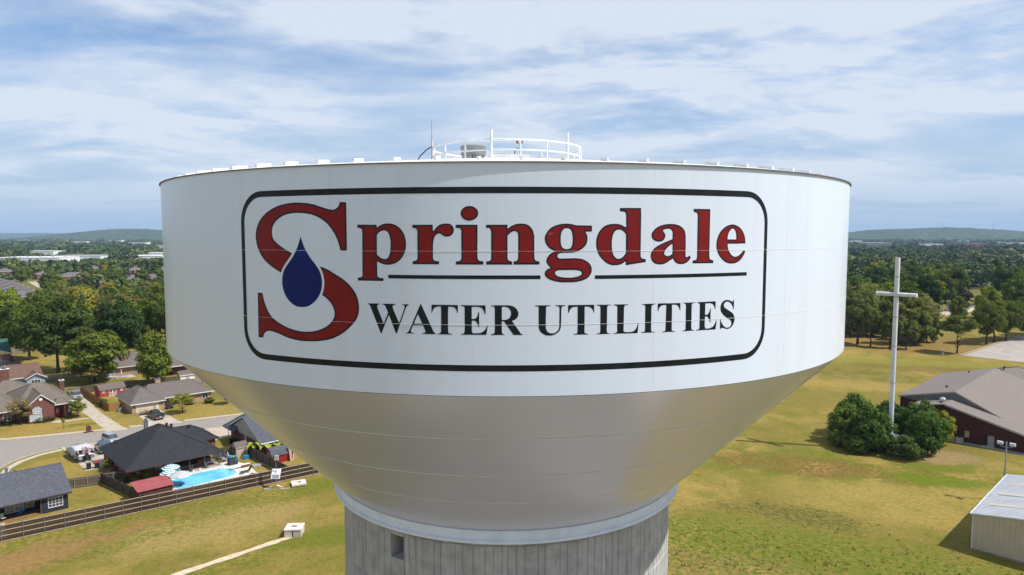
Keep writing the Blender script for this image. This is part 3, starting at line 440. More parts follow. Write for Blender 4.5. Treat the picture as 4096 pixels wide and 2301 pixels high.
W|k|-4184,1690 -4203,1717 -4561,2605 -4598,2661 -4658,2694 -4656,2713 -4238,2716 -4226,2710 -4223,2701 -4228,2689 -4286,2671 -4299,2659 -4307,2641 -4307,2593 -4275,2497 -4082,2042 -4074,2047 -4057,2083 -3918,2413 -4015,2635 -4046,2665 -4113,2689 -4121,2701 -4116,2713 -3716,2716 -3644,2707 -3642,2695 -3650,2686 -3710,2672 -3740,2654 -3749,2635 -3749,2599 -3717,2503 -3537,2089 -3524,2074 -3511,2095 -3349,2521 -3325,2617 -3331,2659 -3347,2683 -3362,2691 -3416,2693 -3423,2701 -3420,2707 -3200,2710 -3172,2701 -3170,2692 -3176,2685 -3212,2671 -3239,2653 -3285,2575 -3595,1753 -3620,1699 -3638,1698 -3647,1711 -3877,2311 -3890,2325 -3909,2293 -4160,1708 -4172,1693
A|k|-2717,1713 -2725,1721 -2721,1733 -2657,1744 -2633,1756 -2614,1769 -2606,1793 -2614,1835 -2643,1907 -2686,1991 -2705,2000 -3017,2000 -3035,1992 -3084,1889 -3108,1817 -3109,1787 -3102,1769 -3083,1751 -3059,1743 -3005,1742 -2981,1735 -2975,1727 -2981,1719 -3287,1718 -3297,1727 -3293,1734 -3239,1750 -3221,1761 -3197,1786 -3165,1835 -2773,2711 -2759,2728 -2739,2699 -2335,1823 -2294,1763 -2274,1745 -2249,1736 -2241,1727 -2243,1717 -2255,1712;-2994,2063 -2722,2063 -2722,2081 -2855,2378 -2868,2369 -2988,2093
T|k|-2194,1709 -2202,1717 -2194,1732 -2134,1740 -2086,1764 -2073,1783 -2066,1813 -2065,2053 -2059,2083 -2060,2641 -2074,2650 -2164,2650 -2200,2642 -2260,2619 -2290,2596 -2327,2551 -2351,2497 -2362,2443 -2380,2435 -2389,2449 -2386,2705 -2374,2710 -1494,2707 -1489,2695 -1489,2455 -1498,2441 -1510,2444 -1517,2455 -1527,2497 -1551,2557 -1570,2584 -1606,2619 -1636,2630 -1708,2644 -1804,2644 -1818,2635 -1819,2485 -1825,2455 -1824,1813 -1817,1777 -1804,1758 -1756,1740 -1690,1731 -1682,1723 -1684,1714 -1696,1708
E|k|-1391,1709 -1399,1717 -1395,1729 -1325,1740 -1292,1759 -1274,1789 -1262,1843 -1262,2617 -1283,2654 -1319,2672 -1385,2681 -1393,2689 -1391,2705 -1379,2710 -1295,2710 -1265,2704 -565,2701 -560,2689 -560,2425 -561,2413 -569,2407 -593,2419 -616,2497 -652,2563 -676,2593 -713,2619 -779,2642 -821,2650 -1007,2650 -1019,2645 -1022,2257 -1017,2245 -971,2242 -923,2250 -878,2275 -856,2299 -832,2347 -803,2471 -791,2476 -777,2467 -776,1975 -785,1961 -803,1965 -820,2035 -844,2101 -881,2157 -911,2174 -959,2187 -1017,2185 -1022,2173 -1022,1813 -1017,1795 -1004,1777 -971,1762 -761,1768 -725,1776 -695,1788 -629,1830 -584,1873 -543,1939 -519,2011 -503,2024 -495,2017 -494,2005 -530,1735 -539,1713 -551,1708
R|k|-381,1704 -389,1718 -381,1730 -333,1734 -309,1741 -273,1769 -258,1796 -252,1856 -252,2582 -260,2630 -277,2654 -333,2674 -381,2676 -389,2684 -387,2694 -375,2699 -255,2699 -225,2705 147,2705 225,2698 279,2692 333,2679 393,2649 444,2612 497,2546 532,2462 534,2390 526,2354 503,2300 459,2249 411,2218 333,2187 324,2174 615,1752 637,1736 676,1724 682,1718 679,1706 417,1703 369,1713 57,2152 27,2169 -3,2171 -15,2166 -18,2156 -17,1814 -10,1778 3,1757 33,1735 84,1712 85,1706;-12,2216 81,2213 153,2227 201,2251 234,2276 274,2342 288,2396 288,2480 274,2522 228,2594 195,2619 159,2637 111,2650 45,2657 -3,2650 -16,2636 -18,2228
U|k|1492,1680 1426,1698 1340,1747 1288,1793 1257,1837 1233,1885 1213,1969 1212,2617 1205,2641 1192,2654 1162,2666 1096,2675 1088,2683 1090,2692 1102,2698 1594,2698 1606,2692 1606,2678 1594,2670 1516,2668 1486,2659 1468,2642 1460,2617 1459,2353 1453,2323 1453,1939 1467,1885 1504,1816 1552,1775 1624,1750 1702,1750 1756,1764 1794,1783 1855,1837 1877,1867 1901,1921 1908,1963 1914,2581 1907,2617 1884,2653 1834,2667 1780,2669 1772,2677 1774,2692 1786,2698 2068,2698 2114,2689 2118,2677 2110,2669 2044,2667 2007,2653 1989,2623 1977,2575 1969,1987 1961,1939 1925,1843 1906,1816 1854,1765 1756,1710 1702,1692 1636,1678
T|k|2598,1692 2580,1696 2412,1696 2398,1705 2406,1719 2478,1721 2508,1734 2527,1759 2535,1801 2534,2629 2520,2638 2424,2638 2370,2624 2334,2606 2297,2575 2255,2503 2232,2441 2225,2431 2214,2429 2205,2443 2206,2689 2220,2698 3096,2697 3105,2683 3105,2437 3096,2425 3088,2431 3073,2485 3050,2533 3009,2581 2976,2606 2940,2624 2886,2638 2790,2638 2781,2635 2775,2623 2776,1783 2789,1747 2819,1723 2844,1715 2904,1713 2912,1699 2898,1690
I|k|3192,1691 3185,1699 3192,1712 3270,1720 3306,1734 3320,1759 3327,1795 3327,2575 3320,2617 3296,2647 3264,2661 3192,2669 3185,2677 3186,2686 3198,2692 3700,2689 3704,2677 3696,2669 3630,2667 3588,2654 3576,2641 3568,2617 3561,2551 3561,1951 3555,1921 3555,1813 3570,1746 3588,1727 3612,1715 3636,1708 3696,1706 3703,1699 3700,1693
L|k|4176,1686 4158,1690 3804,1690 3792,1698 3798,1707 3858,1716 3912,1739 3926,1759 3933,1819 3927,1891 3927,2563 3921,2611 3912,2631 3891,2647 3794,2671 3791,2683 3798,2691 4158,2692 4188,2686 4308,2686 4322,2677 4314,2663 4242,2662 4199,2647 4182,2629 4168,2563 4161,1795 4170,1765 4182,1751 4212,1739 4272,1732 4428,1732 4476,1740 4524,1758 4560,1781 4610,1831 4658,1921 4685,2023 4698,2032 4706,2023 4701,1921 4677,1699 4672,1687
I|k|4815,1685 4809,1693 4819,1705 4917,1722 4935,1734 4944,1753 4950,1819 4950,2581 4942,2617 4917,2642 4881,2656 4815,2663 4809,2671 4812,2677 4977,2680 5007,2686 5323,2683 5327,2671 5319,2663 5235,2648 5203,2623 5191,2593 5190,2539 5184,2509 5185,1759 5193,1735 5205,1722 5241,1709 5319,1701 5326,1693 5323,1687
T|k|5612,1679 5605,1687 5612,1700 5672,1703 5714,1716 5733,1735 5741,1753 5759,2611 5754,2623 5744,2626 5642,2626 5600,2618 5558,2600 5519,2569 5485,2527 5467,2491 5451,2425 5432,2417 5423,2431 5426,2681 5438,2686 5768,2686 5798,2680 6318,2677 6323,2665 6323,2431 6321,2419 6314,2416 6303,2419 6296,2429 6279,2491 6249,2545 6215,2581 6188,2600 6146,2618 6098,2626 6002,2626 5982,2611 5981,2533 5987,2503 5988,1753 6002,1723 6020,1710 6080,1697 6116,1696 6123,1693 6122,1683 6110,1678
I|k|6421,1675 6414,1683 6421,1697 6463,1698 6529,1718 6543,1731 6550,1755 6550,2571 6537,2619 6523,2639 6493,2656 6427,2665 6421,2673 6424,2679 6929,2679 6933,2667 6925,2659 6865,2657 6835,2650 6815,2637 6798,2613 6790,2541 6791,1779 6805,1731 6822,1713 6859,1700 6919,1691 6926,1683 6923,1677
E|k|7499,1669 7481,1674 7007,1674 6993,1683 7001,1696 7061,1705 7109,1723 7128,1737 7136,1761 7136,2541 7130,2595 7121,2614 7097,2638 7073,2650 7010,2661 7007,2673 7013,2679 7817,2682 7831,2673 7832,2529 7826,2499 7826,2403 7817,2389 7803,2397 7782,2469 7753,2529 7718,2571 7679,2596 7595,2622 7385,2622 7371,2613 7370,2229 7376,2217 7451,2214 7490,2235 7526,2271 7558,2319 7578,2373 7595,2449 7607,2452 7616,2439 7615,1929 7607,1921 7595,1924 7561,2031 7535,2074 7490,2127 7463,2145 7415,2159 7376,2151 7370,2139 7370,2079 7364,2049 7364,1803 7385,1741 7427,1722 7523,1722 7601,1729 7691,1759 7733,1782 7781,1831 7831,1905 7871,1990 7889,1992 7898,1977 7851,1671
S|k|8061,1657 8052,1670 8052,2018 8058,2030 8067,2029 8074,2018 8089,1964 8119,1904 8178,1820 8263,1742 8325,1711 8361,1703 8445,1703 8481,1711 8517,1729 8553,1757 8575,1790 8586,1826 8584,1886 8566,1928 8543,1958 8427,2031 8319,2089 8245,2138 8181,2189 8118,2252 8083,2300 8064,2354 8058,2402 8058,2468 8065,2516 8095,2588 8124,2624 8169,2661 8229,2691 8277,2704 8331,2711 8415,2704 8475,2691 8529,2673 8595,2641 8619,2639 8632,2642 8649,2658 8673,2707 8688,2708 8694,2696 8694,2390 8698,2366 8694,2360 8685,2359 8669,2372 8632,2456 8565,2555 8481,2619 8439,2637 8403,2645 8331,2645 8271,2625 8247,2602 8227,2570 8215,2540 8214,2510 8233,2462 8275,2420 8613,2235 8649,2207 8691,2158 8728,2084 8742,2030 8741,1952 8704,1844 8661,1776 8608,1724 8541,1686 8475,1663 8433,1655 8361,1656 8145,1709 8114,1700 8073,1661"""
INK = {'o': mat('letter_outline_black', (.006, .009, .012), (.010, .014, .018), 2, .45, .25), 'k': mat('letter_black', (.005, .008, .010), (.009, .013, .017), 2, .45, .25),
       'r': mat('letter_red', (.215, .009, .010), (.18, .008, .009), 1.2, .45, .22), 'b': mat('drop_blue', (.002, .014, .14), (.002, .011, .115), 1.5, .45, .20)}
def islands(cs):
    def inside(p, poly):
        r = False
        for (x0, z0), (x1, z1) in zip(poly, poly[1:] + poly[:1]):
            if (z0 > p[1]) != (z1 > p[1]) and p[0] < x0 + (p[1] - z0) * (x1 - x0) / (z1 - z0): r = not r
        return r
    outer = [c for c in cs if not any(inside(c[0], d) for d in cs if d is not c)]
    return [[o] + [c for c in cs if c not in outer and inside(c[0], o)] for o in outer]
def film(name, contours, m, off, label=None, parent=tower):
    bm = bmesh.new(); flat = []
    for isl in contours:
        tris = tessellate_polygon([[Vector((x, z, 0)) for x, z in c] for c in isl])
        pts = [Vector((x, z, 0)) for c in isl for x, z in c]; vs = [bm.verts.new(p) for p in pts]; flat += pts
        for t in tris:
            try: bm.faces.new([vs[i] for i in t])
            except ValueError: pass
    xs = [p.x for p in flat]; x = math.floor(min(xs) / .3) * .3 + .3
    while x < max(xs):
        bmesh.ops.bisect_plane(bm, geom=bm.verts[:] + bm.edges[:] + bm.faces[:], plane_co=(x, 0, 0), plane_no=(1, 0, 0)); x += .3
    for v in bm.verts:
        a = v.co.x / TR; v.co = Vector((math.sin(a) * (TR + off), -math.cos(a) * (TR + off), v.co.y))
    for f in bm.faces:
        f.normal_update(); c = f.calc_center_median()
        if f.normal.x * c.x + f.normal.y * c.y < 0: f.normal_flip()
        f.smooth = True
    me = bpy.data.meshes.new(name); bm.to_mesh(me); bm.free(); me.materials.append(m)
    o = bpy.data.objects.new(name, me); COL.objects.link(o); o.parent = parent
    if label: o['label'] = label
    return o
outl = {}
for line in GLYPHS.strip().split('\n'):
    nm, k, cs = line.split('|')
    cs = [[(int(a) / 1000, int(b) / 1000 + 36) for a, b in (q.split(',') for q in c.split())] for c in cs.split(';')]
    cs = islands(cs)
    if k == 'r': film('letter_fill', cs, INK['r'], .0062, 'dark red fill of the letter %s' % nm, last)
    elif k == 'b': film('water_drop_emblem', cs, INK['b'], .0036, 'dark blue water drop over the big S')
    else: last = film('letter', cs, INK[k], .0034, ('black outline of the red letter %s' if k == 'o' else 'black capital letter %s') % nm)
def rrect(x0, x1, z0, z1, r, n=10):
    out = []
    for cx, cz, a0 in ((x1 - r, z1 - r, 0), (x0 + r, z1 - r, 90), (x0 + r, z0 + r, 180), (x1 - r, z0 + r, 270)):
        out += [(cx + r * math.cos(R(a0 + 90 * k / n)), cz + r * math.sin(R(a0 + 90 * k / n))) for k in range(n + 1)]
    return out
film('sign_border', [[rrect(-10.25, 10.36, 36.47, 42.625, 1.12), rrect(-10.06, 10.19, 36.68, 42.41, .93)]], INK['k'], .0034, 'black rounded border round the lettering')
film('underline', [[[(-3.895, 39.575), (1.269, 39.575), (1.269, 39.70), (-3.895, 39.70)]]], INK['k'], .0034)
film('underline', [[[(3.12, 39.565), (9.295, 39.565), (9.295, 39.69), (3.12, 39.69)]]], INK['k'], .0034)

# concrete pedestal, cast in form panels with rustication grooves
PR = 9.72
CONC = concrete('pedestal_concrete', (.44, .43, .41), (.33, .32, .305))
strips = [0, 2.4, 4.6, 8.4, 10.6, 14.9, 17.1, 20.2, 23.6, 25.8, 28.4, 30]
def panel_mesh(name, h, a_off, hole=None):
    mb = MB(); g = .10; d = .045; cuts = sorted(set([q for q in strips if not hole or not hole[0] < q < hole[1]] + ([hole[0], hole[1]] if hole else [])))
    def strip(a0, a1, z0, z1, e0=True, e1=True, t=True, b=True):
        n = max(1, int((a1 - a0) / 1.6)); ga0 = a0 + (.26 if e0 else 0); ga1 = a1 - (.26 if e1 else 0)
        prof = [(PR - d, z0), (PR, z0 + (.05 if b else 0)), (PR, z1 - (.05 if t else 0)), (PR - d, z1)]
        angs = ([(a0, d)] if e0 else []) + [(ga0 + (ga1 - ga0) * k / n, 0) for k in range(n + 1)] + ([(a1, d)] if e1 else [])
        vs = []; 
        for a, dd in angs:
            for r, z in prof: vs.append(((r - dd * (r == PR)) * math.sin(R(a)), -(r - dd * (r == PR)) * math.cos(R(a)), z))
        mb.add(vs, [(i * 4 + q, (i + 1) * 4 + q, (i + 1) * 4 + q + 1, i * 4 + q + 1) for i in range(len(angs) - 1) for q in range(3)])
    for a0, a1 in zip(cuts, cuts[1:]):
        if hole and a0 == hole[0]:
            strip(a0, a1, 0, hole[2], False, False, False); strip(a0, a1, hole[3], h, False, False, True, False)
            za, zb = hole[2], hole[3]; rr = PR - 1.0
            q = lambda a, r, z: (r * math.sin(R(a)), -r * math.cos(R(a)), z)
            for A, B in (((a0, za), (a1, za)), ((a1, za), (a1, zb)), ((a1, zb), (a0, zb)), ((a0, zb), (a0, za))):
                mb.add([q(A[0], PR, A[1]), q(B[0], PR, B[1]), q(B[0], rr, B[1]), q(A[0], rr, A[1])], [(0, 1, 2, 3)])
        else: strip(a0, a1, 0, h)
    return mb.mesh(name)
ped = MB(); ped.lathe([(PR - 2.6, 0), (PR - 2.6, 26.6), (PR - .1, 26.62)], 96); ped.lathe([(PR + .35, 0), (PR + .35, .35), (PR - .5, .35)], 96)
ped_o = ped.build('pedestal', mat('pedestal_core_shade', (.035, .034, .033), (.025, .025, .024), 1, .9), tower)  # near-black core: the shade inside the opening is put into its colour
PH = 3.10; base_panel = panel_mesh('panel', PH, 0); base_panel.materials.append(CONC)
hole_panel = panel_mesh('panel', PH, 0, (22.9, 28.0, 1.72, 2.90)); hole_panel.materials.append(CONC)
for row in range(9):
    z = 26.38 - PH * (row + 1)
    for k in range(12):
        me = hole_panel if (row == 0 and k == 10) else base_panel
        o = bpy.data.objects.new('panel', me); COL.objects.link(o); o.parent = ped_o; o.location = (0, 0, z)
        o.rotation_euler = (0, 0, R(k * 30 + .8)); o['label'] = 'cast concrete form panel of the pedestal' + (' with a dark square opening' if me is hole_panel else '')
mb = MB(); mb.lathe([(PR - .02, 26.36), (PR + .03, 26.42), (PR + .03, 26.66), (PR - .3, 26.67)], 120); mb.build('ledge', concrete('ledge_concrete', (.36, .34, .30), (.25, .23, .20)), tower)
for k in range(48):
    a = R(k * 7.5 + 2); mb = MB(); mb.box(math.sin(a) * (PR + .06), -math.cos(a) * (PR + .06), 26.55, .14, .10, .22, a); mb.build('shim_block', MATS['ledge_concrete'], tower)

# roof furniture
ZP = 45.02
def circ(a, r, z): return (math.sin(a) * r, -math.cos(a) * r, z)
def hoop(r, z, t): mb = MB(); mb.lathe([(r + t * math.cos(k * math.pi / 4), z + t * math.sin(k * math.pi / 4)) for k in range(8)], 96, closed_prof=True); return mb
rl = hoop(4.4, ZP + 1.08, .056).build('guard_rail', STEELW, tower, smooth=True)
hoop(4.4, ZP + .55, .046).build('mid_rail', STEELW, rl, smooth=True)
tb = MB(); tb.lathe([(4.44, ZP - .02), (4.44, ZP + .12), (4.42, ZP + .12), (4.42, ZP - .02)], 90); tb.build('toe_board', STEELW, rl)
for k in range(18):
    mb = MB(); mb.tube(circ(R(k * 20 + 10), 4.4, ZP - .1), circ(R(k * 20 + 10), 4.4, ZP + 1.08), .048, n=8); mb.build('post', STEELW, rl)
for a, h in ((-90, 1.62), (-10, 1.62), (50, 1.66), (150, 1.5)):
    mb = MB(); mb.tube(circ(R(a), 4.42, ZP - .1), circ(R(a), 4.42, ZP + h), .07, .06, 8); mb.build('antenna_mast', STEELW, tower)
vent = MB(); vent.lathe([(.0, .0), (.36, 0), (.36, .45), (.66, .47), (.66, .78), (.76, .80), (.76, 1.32), (.70, 1.37), (0, 1.40)], 40)
vo = vent.build('roof_vent', mat('vent_stainless', (.40, .37, .33), (.30, .28, .25), 2, .38, .5, .7), tower, loc=(-2.0, 0.3, ZP - .02))
mb = MB()
for k in range(10): a = R(k * 36); mb.box(.665 * math.sin(a), -.665 * math.cos(a), .63, .03, .02, .3, a)
mb.build('vent_bar', BLACK, vo)
hat = MB(); hat.box(.15, -1.6, .28, 2.3, 1.6, .56, R(4)); ho = hat.build('roof_hatch', STEELW, tower, loc=(0, 0, ZP))
mb = MB(); mb.box(-.35, -1.55, .60, 1.1, 1.3, .06, R(4)); mb.box(.95, -1.6, .60, .9, 1.2, .06, R(4)); mb.build('hatch_lid', mat('hatch_lid_grey', (.5, .48, .44), None, 2, .5), ho)
bk = MB(); bk.tube((.75, -1.6, ZP + .5), (.75, -1.6, ZP + 1.22), .022); bk.box(.75, -1.6, ZP + 1.24, .34, .06, .05)
bo = bk.build('beacon_mast', CHROME, tower)
REDL = mat('beacon_red_glass', (.45, .02, .02), (.3, .01, .01), 4, .15, .7)
for dx in (-.13, .13):
    mb = MB(); mb.lathe([(0, 0), (.055, 0), (.06, .05), (.07, .08), (.07, .18), (.04, .23), (0, .24)], 14); mb.build('beacon_lamp', REDL, bo, loc=(.75 + dx, -1.6, ZP + 1.26))
mb = MB(); mb.path([(.75, -1.55, ZP + .9), (.62, -1.5, ZP + 1.0), (.5, -1.45, ZP + .9), (.45, -1.4, ZP + .6)], .03); mb.build('cable', BLACK, bo)
mb = MB(); a = R(-74); mb.tube(circ(a, 4.46, ZP + .2), circ(a, 4.46, ZP + 1.35), .04); mb.tube(circ(a, 4.46, ZP + 1.3), circ(a, 4.46, ZP + 2.6), .032, .022)
wa = mb.build('whip_antenna', mat('antenna_fibreglass', (.42, .36, .33), (.3, .26, .24), 8, .5), tower)
mb = MB(); b = R(-82); mb.path([circ(a, 4.5, ZP + 1.1), circ(R(-78), 4.75, ZP + .95), circ(b, 5.1, ZP + .62), circ(R(-84), 5.35, ZP + .2), circ(R(-85), 5.5, ZP - .05)], .035); mb.build('cable', BLACK, wa)
mb = MB(); mb.path([(-1.35, -1.5, ZP + .2), (-.9, -1.5, ZP + .5), (-.4, -1.5, ZP + .66), (.0, -1.5, ZP + .64), (.3, -1.5, ZP + .5)], .03); mb.build('cable', BLACK, tower)

# ------------------------------------------------------------------ street, walks, drives
ASPH = mat('road_asphalt', (.255, .222, .195), (.285, .248, .218), 1.1, .9, .15, detail=6, bmp=.2)
CURB = concrete('kerb_concrete', (.40, .34, .26), (.33, .285, .22), False)
WALK = concrete('walk_concrete', (.46, .41, .335), (.38, .335, .27), False)
DRIVE = concrete('drive_concrete', (.46, .39, .30), (.36, .30, .235), False, .5)
far_edge = [(-30, 196), (0, 180), (10, 173), (18, 167.4), (26, 164.2), (34.6, 161.2), (38.8, 160), (49, 157.2), (61, 154), (80, 148.6), (120, 138)]
near_edge = [(120, 128.6), (80, 140.2), (55, 147.6), (51, 148.9), (40, 152.2), (32, 154.2), (26, 154.6), (21.5, 153.8), (17.6, 151.2), (15, 147.6), (12, 138), (11, 126), (10, 112)]
sheet('road', far_edge + near_edge + [(-2, 112), (-3, 135), (-8, 152), (-20, 166), (-40, 184)], .006, ASPH, 'grey asphalt street curving past the houses')
def strip(name, pts, w0, w1, z, m, label, thick=.0):
    """ribbon along a polyline in grid coordinates, between offsets w0 and w1 to its left"""
    L = []; Rr = []
    for i, q in enumerate(pts):
        a = Vector(pts[max(0, i - 1)]); b = Vector(pts[min(len(pts) - 1, i + 1)]); d = (b - a).normalized(); n = Vector((-d.y, d.x))
        L.append(tuple(Vector(q) + n * w1)); Rr.append(tuple(Vector(q) + n * w0))
    mb = MB(); n = len(pts)
    top = [P(*q, z) for q in Rr] + [P(*q, z) for q in L]; fs = [(i, i + 1, n + i + 1, n + i) for i in range(n - 1)]
    mb.add(top, fs)
    if thick:
        bot = [P(*q, z - thick) for q in Rr] + [P(*q, z - thick) for q in L]; o = len(mb.v); mb.v += bot
        mb.f += [(i, o + i, o + i + 1, i + 1) for i in range(n - 1)] + [(n + i, n + i + 1, o + n + i + 1, o + n + i) for i in range(n - 1)]
    return struct(name, mb, m, label)
def cut(edge, u0, u1):
    e = sorted(edge); out = [(u, float(np.interp(u, [q[0] for q in e], [q[1] for q in e]))) for u in [u0] + [q[0] for q in e if u0 < q[0] < u1] + [u1]]; return out
for a, b in ((-30, 34.9), (39.2, 42.6), (49.4, 90)):
    strip('kerb', cut(far_edge, a, b), 0.0, .35, .10, CURB, 'concrete kerb on the far side of the street', .1)
    strip('sidewalk', cut(far_edge, a, b), 1.15, 2.35, .05, WALK, 'pale concrete sidewalk on the far side of the street', .05)
ne = list(reversed(near_edge))
strip('kerb', [(10, 112), (11, 126), (12, 138), (15, 147.6), (17.6, 151.2), (21.5, 153.8), (25.4, 154.6)], -.35, 0, .10, CURB, 'curved kerb on the near side of the street', .1)
strip('sidewalk', [(10, 112), (11, 126), (12, 138), (15, 147.6), (17.6, 151.2), (21.5, 153.8), (25.4, 154.6)], -2.2, -1.1, .05, WALK, 'curved concrete sidewalk round the street corner', .05)
strip('kerb', [(37, 153.1), (40, 152.2), (49.5, 149.3)], -.35, 0, .10, CURB, 'short kerb between two driveways', .1)
sheet('driveway', [(35.0, 160.9), (39.2, 159.7), (38.6, 163), (38.2, 178), (39.0, 200), (38.6, 206), (34.6, 206), (34.8, 190), (35.3, 178), (35.2, 163)], .016, DRIVE, 'long straight concrete drive beside the brick house')
sheet('driveway', [(42.4, 159.2), (49.6, 157.2), (48.9, 160), (49.1, 172.8), (43.9, 172.8), (43.4, 163)], .016, DRIVE, 'wide concrete drive in front of the cream garage')
sheet('driveway', [(25.8, 154.7), (36.8, 153.3), (37.0, 140.5), (30.2, 140.5), (30.0, 136.0), (26.3, 136.0), (26.2, 150)], .016, DRIVE, 'concrete drive beside the dark roofed pool house')
sheet('driveway', [(49.6, 149.5), (56.5, 147.3), (57, 139.4), (53.2, 139.2), (52.0, 140), (49.4, 138.8), (48.6, 143)], .016, DRIVE, 'tan concrete drive beside the gable house')
sheet('walkway', [(28.4, 178.4), (29.9, 178.4), (30.0, 177.2), (35.1, 176.4), (35.1, 175.4), (29.2, 176.1), (28.2, 177)], .012, WALK, 'narrow front walk to the red door')
LOTM = concrete('lot_pavement', (.40, .35, .295), (.30, .265, .225), False, .25)
sheet('parking_lot', [(273, 62), (345, 58), (352, 10), (272.4, 6), (272.2, 44)], .012, LOTM, 'pale cracked paved parking lot beyond the field')
strip('kerb', [(272.8, 62.4), (300, 60.8), (345, 58.2)], 0, .5, .14, CURB, 'worn kerb along the paved lot', .14)
strip('kerb', [(272.3, 6), (272.2, 44), (272.8, 62.4)], 0, .4, .08, CURB, 'low kerb at the near end of the paved lot', .08)
sheet('sidewalk', [(155.6, 42), (157.3, 42), (157.6, 14), (155.8, 14)], .03, concrete('shade_walk_concrete', (.33, .31, .28), (.26, .245, .22), False), 'concrete walk along the brick church wall')
# gravelly drainage strip running from the concrete box
xs = [(-30.2, 90.6), (-32.5, 88.4), (-36, 84.8), (-40.6, 80.2), (-46, 75), (-52, 69)]
rng = random.Random(4); L = []; Q = []
for i in range(41):
    t = i / 40 * (len(xs) - 1); k = min(int(t), len(xs) - 2); f = t - k; x = xs[k][0] + (xs[k + 1][0] - xs[k][0]) * f; y = xs[k][1] + (xs[k + 1][1] - xs[k][1]) * f
    w = .52 + rng.uniform(-.12, .12); L.append((x - w * .72, y + w * .7)); Q.append((x + w * .72, y - w * .7))
mb = MB(); n = len(L); mb.add([(x, y, .02) for x, y in L] + [(x, y, .02) for x, y in Q], [(i, i + 1, n + i + 1, n + i) for i in range(n - 1)])
struct('drain_path', mb, mat('drain_concrete', (.62, .50, .36), (.50, .38, .26), 1.5, .9, .15, detail=6), 'pale concrete drainage strip across the grass')

# ------------------------------------------------------------------ houses
BR_RED = brick('red_brick', (.17, .055, .040), (.12, .042, .034), (.22, .15, .12))
BR_DARK = brick('dark_red_brick', (.135, .048, .040), (.095, .036, .032), (.15, .10, .085))
BR_TAN = brick('tan_brick', (.42, .28, .16), (.34, .215, .125), (.46, .36, .26))
BR_ORG = brick('orange_brick', (.26, .085, .045), (.20, .065, .036), (.27, .17, .12))
BR_CH = brick('church_brick', (.085, .026, .021), (.060, .021, .018), (.07, .04, .035))
SH_BLACK = shingle('shingles_charcoal', (.045, .046, .052), (.026, .027, .031))
SH_GREY = shingle('shingles_blue_grey', (.125, .13, .15), (.070, .073, .086))
SH_TAUPE = shingle('shingles_weathered', (.20, .165, .128), (.135, .112, .09))
SH_PURP = shingle('shingles_grey_brown', (.185, .155, .138), (.125, .102, .092))
SH_BRN = shingle('shingles_brown', (.20, .12, .088), (.13, .075, .055))
SH_GRN = shingle('shingles_green', (.06, .15, .115), (.035, .095, .075))
SH_CH = shingle('shingles_church', (.245, .208, .182), (.185, .155, .136), .25)
SIDE_NAVY = mat('navy_siding', (.026, .034, .045), (.034, .042, .054), 2, .6, .3, stretch=(.2, .2, 6))
SIDE_BLUE = mat('pale_blue_siding', (.30, .36, .42), (.25, .30, .36), 2, .6, .3, stretch=(.2, .2, 5))
SIDE_CREAM = mat('cream_siding', (.66, .57, .38), (.58, .50, .33), 2, .6, .3)
SIDE_TAN = mat('tan_siding', (.44, .41, .35), (.38, .355, .305), 2, .6, .3)
CREAM = mat('cream_door_paint', (.66, .56, .40), (.60, .50, .36), 1, .5, .3)
BROWNTRIM = mat('brown_trim', (.07, .045, .035), None, 3, .6)

def house(name, label, u, v, group=None, cat='house'): return thing(name, label, cat, P(u, v), BA, group)
def roof(parent, m, rect, ze, zr, ridge, t=.16, name='roof', fascia=WHITE, gable=(False, False)):
    """hip or gable roof over rect=(u0,u1,v0,v1); ridge=((u,v),(u,v)) in the same local axes; gable ends leave the triangle to the wall"""
    u0, u1, v0, v1 = rect; (a, b), (c, d) = ridge
    A, B, C_, D_ = (u0, v0, ze), (u1, v0, ze), (u1, v1, ze), (u0, v1, ze); r1, r2 = (a, b, zr), (c, d, zr)
    along_u = abs(c - a) >= abs(d - b)
    if along_u: polys = [(A, B, r2, r1), (C_, D_, r1, r2)] + ([] if gable[0] else [(D_, A, r1)]) + ([] if gable[1] else [(B, C_, r2)])
    else: polys = [(B, C_, r2, r1), (D_, A, r1, r2)] + ([] if gable[0] else [(A, B, r1)]) + ([] if gable[1] else [(C_, D_, r2)])
    mb = MB(); fa = MB()
    edges = {}
    for p in polys:
        mb.add([(x, y, z) for x, y, z in p], [tuple(range(len(p)))]); mb.add([(x, y, z - t) for x, y, z in p], [tuple(range(len(p)))[::-1]])
        for i in range(len(p)):
            q = (p[i], p[(i + 1) % len(p)]); edges[tuple(sorted(q))] = edges.get(tuple(sorted(q)), 0) + 1
    for (p, q), k in edges.items():
        if k == 1 and (Vector(p) - Vector(q)).length > .01:
            fa.add([(*p[:2], p[2] - .004), (*q[:2], q[2] - .004), (*q[:2], q[2] - t - .05), (*p[:2], p[2] - t - .05)], [(0, 1, 2, 3)])
    o = mb.build(name, m, parent)
    fa.build('fascia', fascia, o)
    caps = MB()                                            # ridge and hip caps stand a little proud
    for (p, q), k in edges.items():
        if k == 2: caps.tube((p[0], p[1], p[2] + .0), (q[0], q[1], q[2] + .0), .09, n=5)
    if caps.v: caps.build('ridge_cap', m, o)
    return o
def wallbox(parent, m, u0, u1, v0, v1, z1, name='wall', z0=0.0):
    mb = MB(); mb.bx(u0, u1, v0, v1, z0, z1); return mb.build(name, m, parent)
def gable_wall(parent, m, axis, pos, a0, a1, ze, ac, zr, name='gable', th=.12):
    mb = MB(); poly = [(a0, ze), (a1, ze), (ac, zr)]
    (mb.xprism if axis == 'u' else mb.yprism)(poly, pos, pos + th); return mb.build(name, m, parent)
